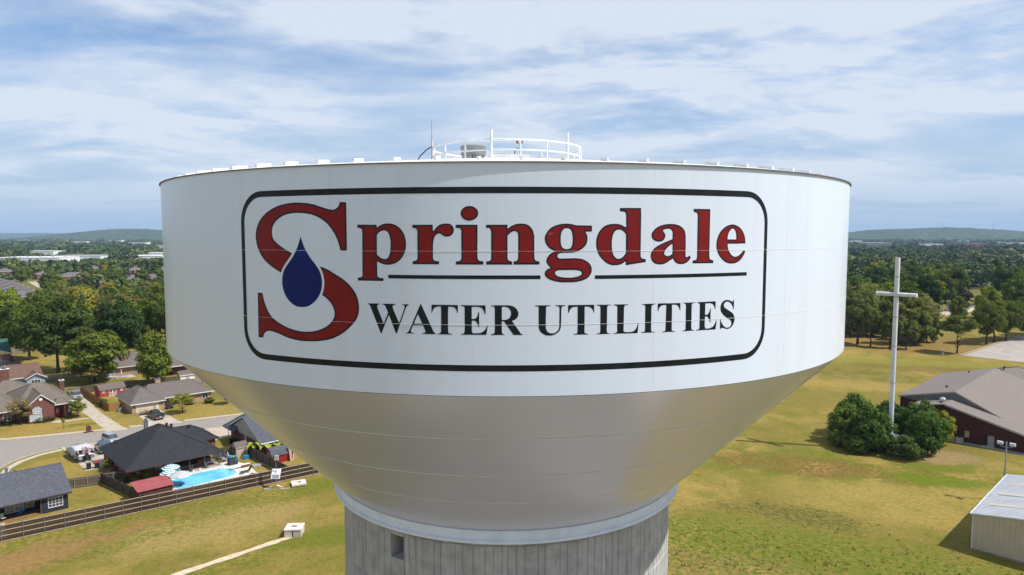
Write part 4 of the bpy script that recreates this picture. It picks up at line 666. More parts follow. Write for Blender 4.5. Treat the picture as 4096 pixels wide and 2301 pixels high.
def window(parent, face, pos, a, z, w, h, frame=WHITE, glass=GLASS, bars=(1, 1), name='window', out=-1):
    """face 'v': wall at v=pos seen from -v (out=-1) ; face 'u': wall at u=pos"""
    f = MB(); g = MB(); t = .09; fw = .07
    def bx(mb, a0, a1, z0, z1, d0, d1):
        lo, hi = sorted((pos + out * d0, pos + out * d1))
        if face == 'v': mb.bx(a0, a1, lo, hi, z0, z1)
        else: mb.bx(lo, hi, a0, a1, z0, z1)
    bx(f, a - w / 2 - fw, a - w / 2, z - fw, z + h + fw, -.02, t); bx(f, a + w / 2, a + w / 2 + fw, z - fw, z + h + fw, -.02, t)
    bx(f, a - w / 2, a + w / 2, z + h, z + h + fw, -.02, t); bx(f, a - w / 2, a + w / 2, z - fw, z, -.02, t + .03)
    for i in range(1, bars[0] + 1):
        if bars[0] > 0: x = a - w / 2 + w * i / (bars[0] + 1); bx(f, x - .025, x + .025, z, z + h, .0, t - .02)
    for i in range(1, bars[1] + 1):
        if bars[1] > 0: y = z + h * i / (bars[1] + 1); bx(f, a - w / 2, a + w / 2, y - .025, y + .025, .0, t - .03)
    o = f.build(name, frame, parent); bx(g, a - w / 2, a + w / 2, z, z + h, -.05, .03); g.build('pane', glass, o); return o
def door(parent, face, pos, a, w, h, m, out=-1, handle=True, panels=0, name='door'):
    mb = MB(); 
    def bx(mb, a0, a1, z0, z1, d0, d1):
        lo, hi = sorted((pos + out * d0, pos + out * d1))
        if face == 'v': mb.bx(a0, a1, lo, hi, z0, z1)
        else: mb.bx(lo, hi, a0, a1, z0, z1)
    if panels:
        for k in range(panels): bx(mb, a - w / 2, a + w / 2, h * k / panels + .015, h * (k + 1) / panels - .015, -.03, .05)
        bx(mb, a - w / 2, a + w / 2, .0, h, -.05, .02)
    else: bx(mb, a - w / 2, a + w / 2, .02, h, -.03, .05)
    o = mb.build(name, m, parent)
    if handle:
        k = MB(); bx(k, a + w * .36, a + w * .42, h * .46, h * .50, .05, .10); k.build('handle', CHROME, o)
    return o
def vent_pipe(parent, u, v, z, r=.06, h=.35, m=None):
    mb = MB(); mb.tube((u, v, z - .3), (u, v, z + h), r, n=8); return mb.build('vent_pipe', m or BLACK, parent)
def turtle_vent(parent, u, v, z):
    mb = MB(); mb.tube((u, v, z - .3), (u, v, z + .25), .16, n=10); mb.tube((u, v, z + .25), (u, v, z + .5), .24, n=12); return mb.build('roof_vent', BLACK, parent)
def chimney(parent, u, v, z0, z1, w, d, m, cap=WHITE, name='chimney'):
    mb = MB(); mb.box(u, v, (z0 + z1) / 2, w, d, z1 - z0); o = mb.build(name, m, parent)
    c = MB(); c.box(u, v, z1 + .07, w + .16, d + .16, .14); c.build('chimney_cap', cap, o)
    f = MB(); f.box(u, v, z1 + .28, w * .5, d * .5, .3); f.build('flue', BLACK, o); return o

# E: dark hip-roofed house with the pool
E = house('brick_house', 'orange brick house with a charcoal hip roof beside the swimming pool', 29.2, 122.5)
roof(E, SH_BLACK, (0, 15.8, 0, 17.4), 2.6, 7.2, ((7.9, 7.9), (7.9, 9.5)), fascia=BROWNTRIM)
roof(E, SH_BLACK, (9.5, 18.4, 9.3, 17.2), 2.58, 4.95, ((12, 13.25), (14.45, 13.25)), fascia=BROWNTRIM)
wallbox(E, BR_ORG, .6, 7.2, 2.9, 16.8, 2.55); wallbox(E, BR_ORG, 7.2, 15.2, 6.6, 16.8, 2.55); wallbox(E, BR_ORG, 15.1, 17.9, 9.8, 16.7, 2.52)
window(E, 'v', 2.9, 2.3, .7, 1.3, 1.25, frame=BROWNTRIM, bars=(1, 0)); window(E, 'v', 2.9, 5.8, .7, 1.2, 1.25, frame=BROWNTRIM, glass=mat('teal_window_glass', (.05, .16, .20), (.10, .24, .28), 1.5, .1, .7), bars=(1, 0))
door(E, 'v', 6.6, 11.5, 1.8, 2.05, mat('porch_door_dark', (.03, .025, .02)))
window(E, 'v', 6.6, 9.2, .9, 1.4, 1.1, bars=(1, 0)); window(E, 'v', 6.6, 14.0, .9, 1.2, 1.1, bars=(1, 0))
for u in (7.4, 10.2, 12.7, 15.2):
    mb = MB(); mb.box(u, .75, 1.25, .12, .12, 2.5); mb.build('porch_post', mat('porch_post_paint', (.10, .12, .13), None, 3, .5), E)
mb = MB(); mb.bx(7.2, 15.5, .3, 6.6, 0, .08); mb.build('porch_floor', concrete('porch_concrete', (.36, .30, .25), (.28, .22, .19), False), E)
chimney(E, 7.0, 13.9, 5.2, 7.0, .6, .6, mat('metal_chimney_grey', (.16, .155, .15), None, 3, .6), cap=CHROME)
for u, v, z in ((8.9, 8.2, 6.9), (9.8, 8.6, 6.5), (14.1, 12.6, 4.6)): turtle_vent(E, u, v, z)
for u, v, z in ((4.6, 9, 5.3), (10.5, 4.6, 5.25), (2.6, 9.5, 4.1)): vent_pipe(E, u, v, z)

# F: grey-roofed house at the lower left
F_ = house('siding_house', 'dark navy house with a blue grey gable roof at the lower left corner', 2, 118.5)
roof(F_, SH_GREY, (-8, 19.0, 0, 14.6), 2.6, 5.25, ((-8, 7.3), (19.0, 7.3)), gable=(True, True), fascia=BROWNTRIM)
wallbox(F_, SIDE_NAVY, -7.5, 18.5, 2.9, 14.0, 2.55); wallbox(F_, SIDE_NAVY, 15.2, 18.5, .55, 2.9, 2.55); wallbox(F_, SIDE_NAVY, -7.5, 9.6, .55, 2.9, 2.55)
gable_wall(F_, SIDE_NAVY, 'u', 18.38, .6, 14.0, 2.5, 7.3, 5.0)
window(F_, 'v', .55, 16.9, .75, 1.75, 1.35, glass=CURT, bars=(3, 2))
window(F_, 'v', 2.9, 12.2, .55, 2.2, 1.4, glass=CURT, bars=(1, 1)); window(F_, 'v', 2.9, 14.1, .8, .9, 1.1, bars=(0, 1))
for k in range(14):
    if k in (): continue
    mb = MB(); mb.bx(15.2, 18.5, .515, .55, .2 + k * .17, .21 + k * .17 + .13); mb.build('siding_board', SIDE_NAVY, F_)
mb = MB(); mb.bx(9.6, 15.2, .55, 2.9, 0, .12); mb.build('porch_floor', mat('porch_deck_wood', (.28, .15, .07), (.20, .10, .05), 4), F_)
mb = MB(); mb.box(15.1, .62, 1.28, .13, .13, 2.5); mb.build('porch_post', mat('porch_post_brown', (.16, .09, .06)), F_)
mb = MB(); mb.tube((12.0, 7.6, 4.9), (12.0, 7.6, 5.75), .17, n=12); mb.tube((12.0, 7.6, 5.75), (12.0, 7.6, 6.0), .27, n=12); mb.build('flue_vent', CHROME, F_)
vent_pipe(F_, 13.2, 9.4, 4.6)

# C: brick house with the red door
C1 = house('brick_house', 'dark red brick house with a front gable and a bright red door', 22.0, 179.0)
roof(C1, SH_TAUPE, (0.2, 11.4, 2.2, 20), 3.5, 7.0, ((4.7, 11.0), (6.9, 11.0)))
roof(C1, SH_TAUPE, (-14, 3.2, 3.4, 18), 2.75, 5.6, ((-8.5, 10.4), (-1.6, 10.4)))
roof(C1, SH_TAUPE, (-4, 7.4, 17.6, 29), 3.3, 6.3, ((.8, 23), (2.6, 23)))
roof(C1, SH_TAUPE, (2.0, 7.35, -.35, 8.5), 3.95, 6.3, ((4.67, -.35), (4.67, 8.5)), gable=(True, False))
roof(C1, SH_TAUPE, (7.2, 10.2, .3, 5.0), 3.45, 4.4, ((8.2, 2.4), (9.2, 2.4)))
wallbox(C1, BR_RED, 2.3, 7.05, 0, 8.3, 3.85); gable_wall(C1, BR_RED, 'v', 0.0, 2.35, 7.0, 3.84, 4.67, 6.05, th=.2)
wallbox(C1, BR_RED, .7, 10.9, 2.7, 19.5, 3.4); wallbox(C1, BR_RED, -13.5, 2.8, 4.0, 17.5, 2.68); wallbox(C1, BR_RED, -3.5, 6.9, 18, 28.5, 3.2)
wallbox(C1, BR_RED, 9.0, 9.9, .5, 2.7, 3.36, 'porch_pier'); 
WG = mat('gridded_window_glass', (.42, .47, .48), (.26, .30, .32), 2.5, .12, .7)
window(C1, 'v', 0, 3.65, .55, 2.1, 1.25, glass=WG, bars=(2, 2)); window(C1, 'v', 0, 3.9, 2.15, 1.5, .95, glass=WG, bars=(2, 1))
mb = MB(); mb.yprism([(3.25 + .65 * (1 - math.cos(R(a))), 3.2 + .42 * math.sin(R(a))) for a in range(0, 181, 20)], -.06, .02); mb.build('arched_window', WG, C1)
mb = MB(); mb.tube((4.67, -.05, 5.15), (4.67, .05, 5.15), .33, n=20); mb.build('round_gable_vent', WHITE, C1)
dr = door(C1, 'v', 2.7, 8.05, 1.45, 2.5, mat('red_door_paint', (.36, .010, .014), (.30, .008, .012), 1, .4, .4))
mb = MB(); mb.yprism([(8.05 + .3 * math.cos(R(a)), 1.45 + .58 * math.sin(R(a))) for a in range(0, 360, 24)], 2.60, 2.66); mb.build('oval_pane', WG, dr)
window(C1, 'v', 2.7, 10.4, .9, .45, 1.1, glass=WG, bars=(0, 1)); window(C1, 'v', 4.0, -1.0, .7, 1.4, 1.3, glass=GLASS, bars=(1, 1)); window(C1, 'v', 4.0, -7.0, .7, 1.4, 1.3, bars=(1, 1))
chimney(C1, 11.35, 15.7, 0, 6.0, .95, .95, BR_RED)
# gutters and return
mb = MB(); mb.bx(7.3, 10.2, .16, .28, 3.3, 3.42); mb.build('gutter', WHITE, C1)

# D: tan brick house with the two-car garage
D1 = house('brick_house', 'tan brick ranch house with a cream garage door and weathered grey roof', 42.6, 172.1)
roof(D1, SH_PURP, (0, 7.7, 0, 13), 2.35, 5.1, ((3.85, 5.9), (3.85, 8.6)))
roof(D1, SH_PURP, (2.6, 19.6, 2.0, 13.2), 2.4, 5.05, ((6.0, 7.6), (15.6, 7.6)))
wallbox(D1, BR_TAN, .5, 7.2, .6, 12.4, 2.3); wallbox(D1, BR_TAN, 7.0, 19.0, 2.7, 12.6, 2.35)
door(D1, 'v', .6, 3.75, 4.9, 2.1, CREAM, handle=False, panels=4, name='garage_door')
window(D1, 'v', 2.7, 12.8, .7, 1.0, 1.3, bars=(0, 1)); window(D1, 'v', 2.7, 17.5, .7, 1.3, 1.3, bars=(1, 1)); window(D1, 'v', 2.7, 9.0, .3, 1.6, 1.8, frame=BROWNTRIM)
for a in (.85, 6.75):
    mb = MB(); mb.box(a, .54, 1.75, .14, .12, .32); mb.build('wall_lamp', BLACK, D1)
chimney(D1, 8.2, 8.1, 4.2, 6.0, 1.1, .9, BR_TAN, cap=CHROME)
vent_pipe(D1, 5.2, 8.9, 4.7); vent_pipe(D1, 2.2, 6.5, 3.9)

# B: brown-roofed house
B1 = house('siding_house', 'pale blue house with a brown shingle roof and broad brick chimney', 12, 224.4)
roof(B1, SH_BRN, (-10, 22.3, -.2, 12.2), 2.7, 5.5, ((-10, 6), (22.3, 6)), gable=(True, True))
roof(B1, SH_BRN, (17.8, 22.8, -3.0, 4), 2.62, 4.0, ((20.3, -3.0), (20.3, 4)), gable=(True, False))
wallbox(B1, SIDE_BLUE, -9.5, 21.8, .4, 11.6, 2.6); wallbox(B1, SIDE_BLUE, 18.2, 22.3, -2.5, .4, 2.58); gable_wall(B1, SIDE_BLUE, 'v', -2.5, 18.2, 22.3, 2.5, 20.3, 3.75); gable_wall(B1, SIDE_BLUE, 'u', 21.68, .4, 11.6, 2.6, 6, 5.3)
window(B1, 'v', -2.5, 20.2, .8, 2.0, 1.3, glass=GLASS, bars=(2, 0)); window(B1, 'v', .4, 13.5, .8, 1.3, 1.2)
chimney(B1, 13.6, -.6, 0, 5.6, 2.0, 1.1, BR_RED); vent_pipe(B1, 14.5, 5.2, 5.2, .08, .5, WHITE)

# house behind B with the small grey hip roof
B2 = house('siding_house', 'small grey hip roof just behind the brown roofed house', 24, 246)
roof(B2, SH_PURP, (-9, 9, -6, 6), 2.7, 5.4, ((-3, 0), (3, 0))); wallbox(B2, SIDE_TAN, -8.5, 8.5, -5.5, 5.5, 2.6); chimney(B2, 6.2, 1.0, 3.5, 5.4, .9, .9, BR_DARK, cap=BLACK)
window(B2, 'v', -5.5, 2, .8, 1.3, 1.2)

# A: green-roofed house at the left edge
A1 = house('siding_house', 'cream house with a green shingle roof at the left edge', 33.6, 274)
roof(A1, SH_GRN, (-22, 0.4, 3.0, 20), 2.7, 6.3, ((-22, 11.5), (0.4, 11.5)), gable=(True, True)); roof(A1, SH_GRN, (-12.5, .3, -.5, 9), 2.65, 5.4, ((-6, -.5), (-6, 9)), gable=(True, False))
wallbox(A1, BR_RED, -12, -.2, 0, 6, 2.6); wallbox(A1, BR_RED, -21.5, 0, 3.6, 19.4, 2.62); gable_wall(A1, SIDE_CREAM, 'v', .0, -12, -.2, 2.6, -6, 5.1); gable_wall(A1, SIDE_CREAM, 'u', -.12, 3.6, 19.4, 2.62, 11.5, 6.0)
window(A1, 'v', 0, -3.6, .6, 1.7, 1.7, frame=SIDE_CREAM, bars=(0, 1)); sheet('patio', [(20, 271), (34.6, 271), (34.6, 274), (20, 274)], .02, WALK, 'pale patio slab by the green roofed house')

# H: house behind the trees with a patio
H1 = house('brick_house', 'tan brick house with a patio umbrella half hidden behind the big trees', 48.4, 222.6)
roof(H1, SH_PURP, (0, 24, 0, 13), 2.7, 5.9, ((6, 6.5), (18, 6.5))); wallbox(H1, brick('pink_tan_brick', (.36, .22, .155), (.29, .17, .12), (.40, .30, .23)), .5, 23.5, 1.0, 12.4, 2.65)
chimney(H1, 6.0, 3.0, 3.2, 5.3, .95, .9, BR_ORG); window(H1, 'v', 1.0, 2.2, .1, 1.9, 2.0, glass=CURT, bars=(1, 0)); window(H1, 'v', 1.0, 8.5, .8, 1.4, 1.2); vent_pipe(H1, 6.5, 6.2, 5.7, .08, .3, CHROME)
sheet('patio', [(49, 218.8), (56, 218.8), (56, 223.5), (49, 223.5)], .02, WALK, 'patio slab behind the half hidden house')

# I: house behind the tank's left edge
I1 = house('brick_house', 'brown brick house with a carport showing beside the tank edge', 66, 212)
roof(I1, SH_PURP, (-5, 15, 0, 12), 2.9, 5.5, ((-5, 6), (15, 6)), gable=(True, True)); wallbox(I1, BR_DARK, -1.5, 14.5, 1.5, 11.5, 2.8); gable_wall(I1, BR_DARK, 'u', -1.5, 1.5, 11.5, 2.8, 6, 5.2)
window(I1, 'v', 1.5, 3, .8, 1.5, 1.2); window(I1, 'v', 1.5, 8, .8, 1.5, 1.2)
mb = MB(); mb.box(-4.4, .7, 1.4, .15, .15, 2.8); mb.build('carport_post', WHITE, I1)
I2 = house('garden_shed', 'small white garden shed with a grey roof by the tank edge', 64.5, 203, cat='shed')
roof(I2, SH_PURP, (-2, 2.4, -1.8, 1.8), 2.0, 3.0, ((-2, 0), (2.4, 0)), gable=(True, True)); wallbox(I2, WHITE, -1.7, 2.1, -1.5, 1.5, 1.95); gable_wall(I2, WHITE, 'u', -1.7, -1.5, 1.5, 1.95, 0, 2.85); door(I2, 'v', -1.5, .2, .9, 1.7, SIDE_TAN)

# G: gable house right of the pool, partly behind the tank
G1 = house('brick_house', 'brick house with a tall tan gable and grey roof beside the banana plants', 51.4, 122.1)
roof(G1, SH_GREY, (0.25, 17, 0, 16.4), 2.6, 6.2, ((0.25, 8.2), (17, 8.2)), gable=(True, True)); roof(G1, SH_GREY, (-.35, 12, 11.2, 17.0), 2.66, 5.2, ((3.2, 14.1), (9, 14.1)), fascia=BROWNTRIM)
wallbox(G1, BR_RED, .8, 16.5, .7, 15.7, 2.55); gable_wall(G1, SIDE_TAN, 'u', .62, .5, 15.9, 2.4, 8.2, 5.95)
window(G1, 'u', .8, 8.3, .9, .5, 1.4, glass=WG, bars=(0, 2)); mb = MB(); mb.bx(.66, .8, 11.0, 11.3, 1.2, 1.6); mb.build('meter_box', CHROME, G1)
mb = MB(); mb.tube((.45, 16.2, 0), (.45, 16.2, 2.5), .05); mb.build('downspout', BROWNTRIM, G1)

# sheds
SH1 = house('red_shed', 'red barn shaped shed with white trimmed double doors on the lawn', 41.6, 198.2, cat='shed'); SH1.rotation_euler = (0, 0, BA + R(6))
def gambrel(parent, mw, mr, L, W, hw, hr, door_face, label=None):
    prof = [(-W / 2 - .15, hw - .12), (-W / 2 * .70, hw + (hr - hw) * .62), (0, hr), (W / 2 * .70, hw + (hr - hw) * .62), (W / 2 + .15, hw - .12)]
    mb = MB(); poly = prof + [(y, z - .1) for y, z in reversed(prof)]; mb.xprism(poly, -.15, L + .15); mb.build('roof', mr, parent)
    w = MB(); w.bx(0, L, -W / 2, W / 2, 0, hw - .05); w.build('wall', mw, parent)
    for x in (0.0, L - .1):
        g = MB(); g.xprism([(-W / 2, hw - .06), (W / 2, hw - .06), (W / 2 * .66, hw + (hr - hw) * .55), (0, hr - .12), (-W / 2 * .66, hw + (hr - hw) * .55)], x, x + .1); g.build('gable', mw, parent)
BARN = mat('barn_red_paint', (.33, .060, .045), (.27, .045, .036), 2, .6, .25)
def front_roof_shed():
    # ridge runs along the long front; door in the long side
    prof = [(-1.95, 1.75), (-1.35, 2.45), (0, 2.95), (1.35, 2.45), (1.95, 1.75)]
    mb = MB(); mb.xprism(prof + [(y, z - .1) for y, z in reversed(prof)], -.15, 6.15); mb.build('roof', SH_PURP, SH1)
    w = MB(); w.bx(0, 6, -1.75, 1.75, 0, 1.9); w.build('wall', BARN, SH1)
    for x in (0, 5.9):
        g = MB(); g.xprism([(-1.75, 1.88), (1.75, 1.88), (1.3, 2.38), (0, 2.86), (-1.3, 2.38)], x, x + .1); g.build('gable', BARN, SH1)
    for a in (2.55, 3.45):
        d = door(SH1, 'v', -1.75, a, .86, 1.75, BARN, handle=False); t = MB()
        for z0, z1 in ((.03, .12), (.82, .90), (1.66, 1.75)): t.bx(a - .43, a + .43, -1.84, -1.80, z0, z1)
        t.bx(a - .43, a - .35, -1.84, -1.80, 0, 1.75); t.bx(a + .35, a + .43, -1.84, -1.80, 0, 1.75)
        t.tube((a - .38, -1.82, .1), (a + .38, -1.82, .85), .035, n=4); t.tube((a + .38, -1.82, .1), (a - .38, -1.82, .85), .035, n=4); t.build('door_trim', WHITE, d)
    window(SH1, 'v', -1.75, .9, 1.0, .5, .5); window(SH1, 'v', -1.75, 5.1, 1.0, .5, .5)
front_roof_shed()
SH2 = house('plastic_shed', 'small beige plastic shed with a grey gable roof by the pool yard', 48.1, 125.7, cat='shed')
PLB = mat('beige_plastic', (.50, .42, .31), (.45, .375, .28), 1, .5, .3)
roof(SH2, SH_PURP, (-.12, 2.25, -1.15, 1.15), 1.95, 2.75, ((-.12, 0), (2.25, 0)), t=.08, gable=(True, True), fascia=PLB); wallbox(SH2, PLB, 0, 2.12, -1.0, 1.0, 1.92); gable_wall(SH2, PLB, 'u', 0, -1, 1, 1.92, 0, 2.66, th=.06)
door(SH2, 'u', 0, .1, 1.2, 1.75, mat('shed_door_brown', (.10, .085, .07)), name='shed_door')
for z in (.35, .7, 1.05):
    mb = MB(); mb.bx(.02, 2.1, -1.03, -1.0, z, z + .05); mb.build('wall_rib', PLB, SH2)
SH3 = house('barn_shed', 'small dark red barn shed with a gambrel roof beside the tank', 51.4, 118.4, cat='shed')
gambrel(SH3, mat('crimson_paint', (.30, .012, .022), (.24, .01, .018), 2, .55), SH_GREY, 4.1, 3.0, 1.6, 2.75, 'u'); window(SH3, 'u', 0, -.2, 1.0, .5, .8)
mb = MB(); mb.bx(4.02, 4.14, -1.56, -1.48, 0, 1.6); mb.build('corner_trim', WHITE, SH3)
SH4 = house('lean_to_shed', 'long wooden shed with a red metal roof against the board fence', 28.2, 111.9, cat='shed')
RM = mat('red_metal_roof', (.36, .085, .075), (.30, .065, .060), .8, .42, .4)
mb = MB(); mb.add([(0, 0, 2.35), (5.2, 0, 2.35), (5.2, 4.3, 2.75), (0, 4.3, 2.75), (0, 0, 2.29), (5.2, 0, 2.29), (5.2, 4.3, 2.69), (0, 4.3, 2.69)], [(0, 1, 2, 3), (7, 6, 5, 4), (0, 4, 5, 1), (1, 5, 6, 2), (2, 6, 7, 3), (3, 7, 4, 0)]); rf = mb.build('roof', RM, SH4)
for k in range(14):
    u = .02 + k * .397; mb = MB(); mb.add([(u + a, b, 2.35 + b * .093 + z) for b in (0, 4.3) for a, z in ((-.03, 0), (-.02, .045), (.02, .045), (.03, 0))], [(0, 4, 5, 1), (1, 5, 6, 2), (2, 6, 7, 3), (0, 1, 2, 3), (4, 7, 6, 5)]); mb.build('roof_rib', RM, rf)
wallbox(SH4, mat('shed_wood_brown', (.12, .06, .038), (.08, .04, .028), 5, .85, .1, stretch=(4, 4, .4)), .2, 5.0, .2, 4.1, 2.28)

# church on the right
CH = house('church', 'large dark brick church with wide pale brown shingle roofs', 157.6, 38, cat='church')
mb = MB()                                                   # upper roof: broad low left slope, steeper right slope
def plane(mb, pts, t=.2): n = len(pts); mb.add([tuple(p) for p in pts] + [(x, y, z - t) for x, y, z in pts], [tuple(range(n)), tuple(range(2 * n - 1, n - 1, -1))] + [(i, n + i, n + (i + 1) % n, (i + 1) % n) for i in range(n)])
plane(mb, [(5, 0, 8.9), (40, 0, 9.1), (40, 11, 6.3), (5, 10.6, 6.3)]); plane(mb, [(5, 0, 8.9), (5, -13, 2.6), (46, -13, 2.6), (40, 0, 9.1)])
plane(mb, [(40, 0, 9.1), (45.5, -3.5, 9.3), (52, 8, 5.0), (40, 11, 6.3)]); plane(mb, [(40, 0, 9.1), (46, -13, 2.6), (60, -12, 3.2), (45.5, -3.5, 9.3)])
mb.build('roof', SH_CH, CH)
mb = MB(); plane(mb, [(-.6, .4, 7.15), (5.6, .4, 7.2), (5.6, -17, 2.52), (-.6, -17, 2.5)]); plane(mb, [(-.6, .4, 7.15), (5.6, .4, 7.2), (5.6, 6.5, 5.9), (-.6, 6.5, 5.85)]); mb.build('lower_roof', SH_CH, CH)
TRIMT = mat('church_trim', (.36, .32, .27), None, 2, .6)
mb = MB(); plane(mb, [(-.64, .4, 7.1), (-.6, .4, 7.1), (-.6, -17, 2.45), (-.64, -17, 2.45)], .3); plane(mb, [(4.96, 0, 8.88), (5.0, 0, 8.88), (5.0, -11.5, 3.3), (4.96, -11.5, 3.3)], .3); plane(mb, [(4.96, 0, 8.88), (5.0, 0, 8.88), (5.0, 10.6, 6.25), (4.96, 10.6, 6.25)], .3); mb.build('fascia', TRIMT, CH)
mb = MB(); mb.xprism([(-16.6, 0), (6.2, 0), (6.2, 5.7), (.4, 6.95), (-16.6, 2.4)], 0, .3); mb.bx(.3, 5, -16.6, -16.3, 0, 2.5); mb.bx(.3, 5.2, 5.9, 6.2, 0, 5.7); mb.build('wall', BR_CH, CH)
mb = MB(); mb.xprism([(-8.0, 4.6), (6.2, 5.6), (10.3, 6.1), (0, 8.7)], 5.25, 5.45); mb.build('gable', mat('church_gable_siding', (.16, .155, .15), (.13, .127, .122), 2, .6), CH)
mb = MB(); mb.bx(5.5, 39.5, 10.0, 10.3, 0, 6.2); mb.bx(5.5, 5.8, 6.2, 10.3, 0, 6.2); mb.bx(5.5, 46, -12.4, -12.1, 0, 2.7); mb.build('side_wall', BR_CH, CH)
door(CH, 'u', 0, -7.6, 1.05, 2.15, mat('church_door_grey', (.33, .32, .29), None, 1, .5)); mb = MB(); mb.bx(-.02, .0, -7.05, -6.45, 0, 2.2); mb.build('recess_shade_sheet', mat('recess_shade', (.02, .014, .013)), CH)  # no recess is cut beside the door; a flat dark sheet paints its shade
mb = MB(); mb.bx(-1.5, 0, -8.3, -6.4, .0, .12); mb.build('door_step', WALK, CH)
window(CH, 'u', 0, -3.6, 1.0, .8, 1.35, frame=BR_CH, glass=mat('church_window_pale', (.50, .42, .22), (.42, .35, .18), 1, .4), bars=(0, 0))
mb = MB(); mb.lathe([(0, 0), (.30, 0), (.30, .25), (.52, .28), (.58, .5), (.5, .78), (.25, .92), (0, .95)], 18); mb.build('roof_ventilator', mat('ventilator_aluminium', (.62, .64, .66), None, 2, .35, .5, .6), CH, loc=(3.0, 1.6, 6.8))
for u, v, z in ((12, 3.2, 8.35), (1.0, 1.4, 6.95), (36, 4.5, 8.0), (41.5, -1.5, 9.3)): turtle_vent(CH, u, v, z - .25)
mb = MB(); mb.bx(-.12, 0, -1.9, -1.6, 1.5, 2.3); mb.build('electric_box', CHROME, CH)

# metal building, lower right
MBG = house('metal_building', 'beige metal building with a grey ribbed roof at the lower right', 103.8, 6.5, cat='building')
WALLM = mat('beige_metal_siding', (.54, .44, .31), (.50, .405, .285), .7, .45, .4); ROOFM = mat('grey_metal_roof', (.52, .52, .52), (.45, .45, .45), .5, .4, .5, .25)
L_, W_, he, hr = 21.0, 15.0, 4.8, 6.0
for k in range(26):                                         # wall sheets with a raised rib each
    v0 = k * W_ / 26; v1 = v0 + W_ / 26; z0 = he + (hr - he) * (1 - abs(v0 - 7.5) / 7.5); z1 = he + (hr - he) * (1 - abs(v1 - 7.5) / 7.5)
    mb = MB(); mb.xprism([(v0, .15), (v1, .15), (v1, z1 - .15), (v0, z0 - .15)], 0, .08); mb.xprism([(v0 + .02, .16), (v0 + .10, .16), (v0 + .10, z0 - .16), (v0 + .02, z0 - .16)], -.045, .0); mb.build('wall_panel', WALLM, MBG)
for k in range(36):
    u0 = .1 + k * (L_ - .1) / 36; u1 = u0 + (L_ - .1) / 36
    mb = MB(); mb.bx(u0, u1, W_ - .08, W_, .15, he - .1); mb.bx(u0 + .02, u0 + .1, W_, W_ + .045, .15, he - .1); mb.build('wall_panel', WALLM, MBG)
mb = MB(); mb.bx(.05, L_, 0, .08, 0, he - .1); mb.bx(L_ - .1, L_, 0, W_, 0, he); mb.build('rear_wall', WALLM, MBG)
FIB = mat('skylight_panel_yellowed', (.50, .43, .33), (.42, .37, .29), .9, .5, .4)
for k in range(34):                                         # roof sheets run from eave to ridge
    u0 = -.2 + k * (L_ + .4) / 34; u1 = u0 + (L_ + .4) / 34
    mb = MB()
    for s in (0, 1):
        ve, vr = (-.25, 7.5) if s == 0 else (W_ + .25, 7.5); ze = he - .04
        mb.add([(u0, ve, ze), (u1, ve, ze), (u1, vr, hr), (u0, vr, hr), (u0, ve, ze - .05), (u1, ve, ze - .05), (u1, vr, hr - .05), (u0, vr, hr - .05)], [(0, 1, 2, 3), (7, 6, 5, 4), (0, 4, 5, 1), (1, 5, 6, 2), (3, 7, 4, 0), (2, 6, 7, 3)])
        mb.add([(u0 + a, w, z + h) for w, z in ((ve, ze), (vr, hr)) for a, h in ((.0, .0), (.03, .035), (.09, .035), (.12, .0))], [(0, 4, 5, 1), (1, 5, 6, 2), (2, 6, 7, 3), (0, 1, 2, 3)])
    mb.build('roof_panel', ROOFM, MBG)
for u in (4.2, 9.6, 15.0):
    for v in (12.2,):
        z = he + (hr - he) * (1 - abs(v - 7.5) / 7.75); mb = MB(); mb.add([(u, v - 2.3, z + .36 + .03), (u + .95, v - 2.3, z + .36 + .03), (u + .95, v + 2.0, z - .31 + .03), (u, v + 2.0, z - .31 + .03)], [(0, 1, 2, 3)]); mb.build('skylight', FIB, MBG)
GUT = mat('white_metal_trim', (.74, .75, .76), None, 1, .4, .5)
mb = MB(); mb.xprism([(-.3, he - .16), (7.5, hr - .10), (W_ + .3, he - .16), (W_ + .3, he + .03), (7.5, hr + .08), (-.3, he + .03)], -.26, -.205); mb.build('rake_trim', GUT, MBG)
mb = MB(); mb.bx(-.05, .09, W_ - .02, W_ + .09, 0, he - .1); mb.build('corner_trim', GUT, MBG); mb = MB(); mb.bx(-.2, L_ + .2, W_ + .26, W_ + .38, he - .2, he - .03); mb.build('gutter', GUT, MBG)
mb = MB(); mb.bx(-.06, L_ + .06, -.06, W_ + .06, 0, .15); mb.build('foundation', concrete('slab_edge', (.34, .30, .26), (.26, .22, .19), False), MBG)

# ------------------------------------------------------------------ vegetation
def np_mesh(name, V, F, m, smooth=False):
    me = bpy.data.meshes.new(name); nv, nf, k = len(V), len(F), F.shape[1]
    me.vertices.add(nv); me.vertices.foreach_set('co', V.astype(np.float32).ravel())
    me.loops.add(nf * k); me.loops.foreach_set('vertex_index', F.astype(np.int32).ravel())
    me.polygons.add(nf); me.polygons.foreach_set('loop_start', np.arange(0, nf * k, k, dtype=np.int32))
    me.update(calc_edges=True); me.materials.append(m)
    return me
def leaf_quads(C, N, size, rng, aspect=.62):
    """a small pointed leaf spray (rhombus) at each centre, facing roughly along N"""
    n = len(C); T = rng.normal(size=(n, 3)); T -= (T * N).sum(1, keepdims=True) * N; T /= np.linalg.norm(T, axis=1, keepdims=True) + 1e-9
    B = np.cross(N, T); s = size[:, None]
    a = rng.uniform(.7, 1.3, (n, 1))
    V = np.stack([C - T * s * a, C - B * s * aspect + N * s * .12, C + T * s * a, C + B * s * aspect - N * s * .10], 1).reshape(-1, 3)
    F = np.arange(n * 4).reshape(-1, 4); return V, F
def unit(v): return v / (np.linalg.norm(v, axis=-1, keepdims=True) + 1e-9)
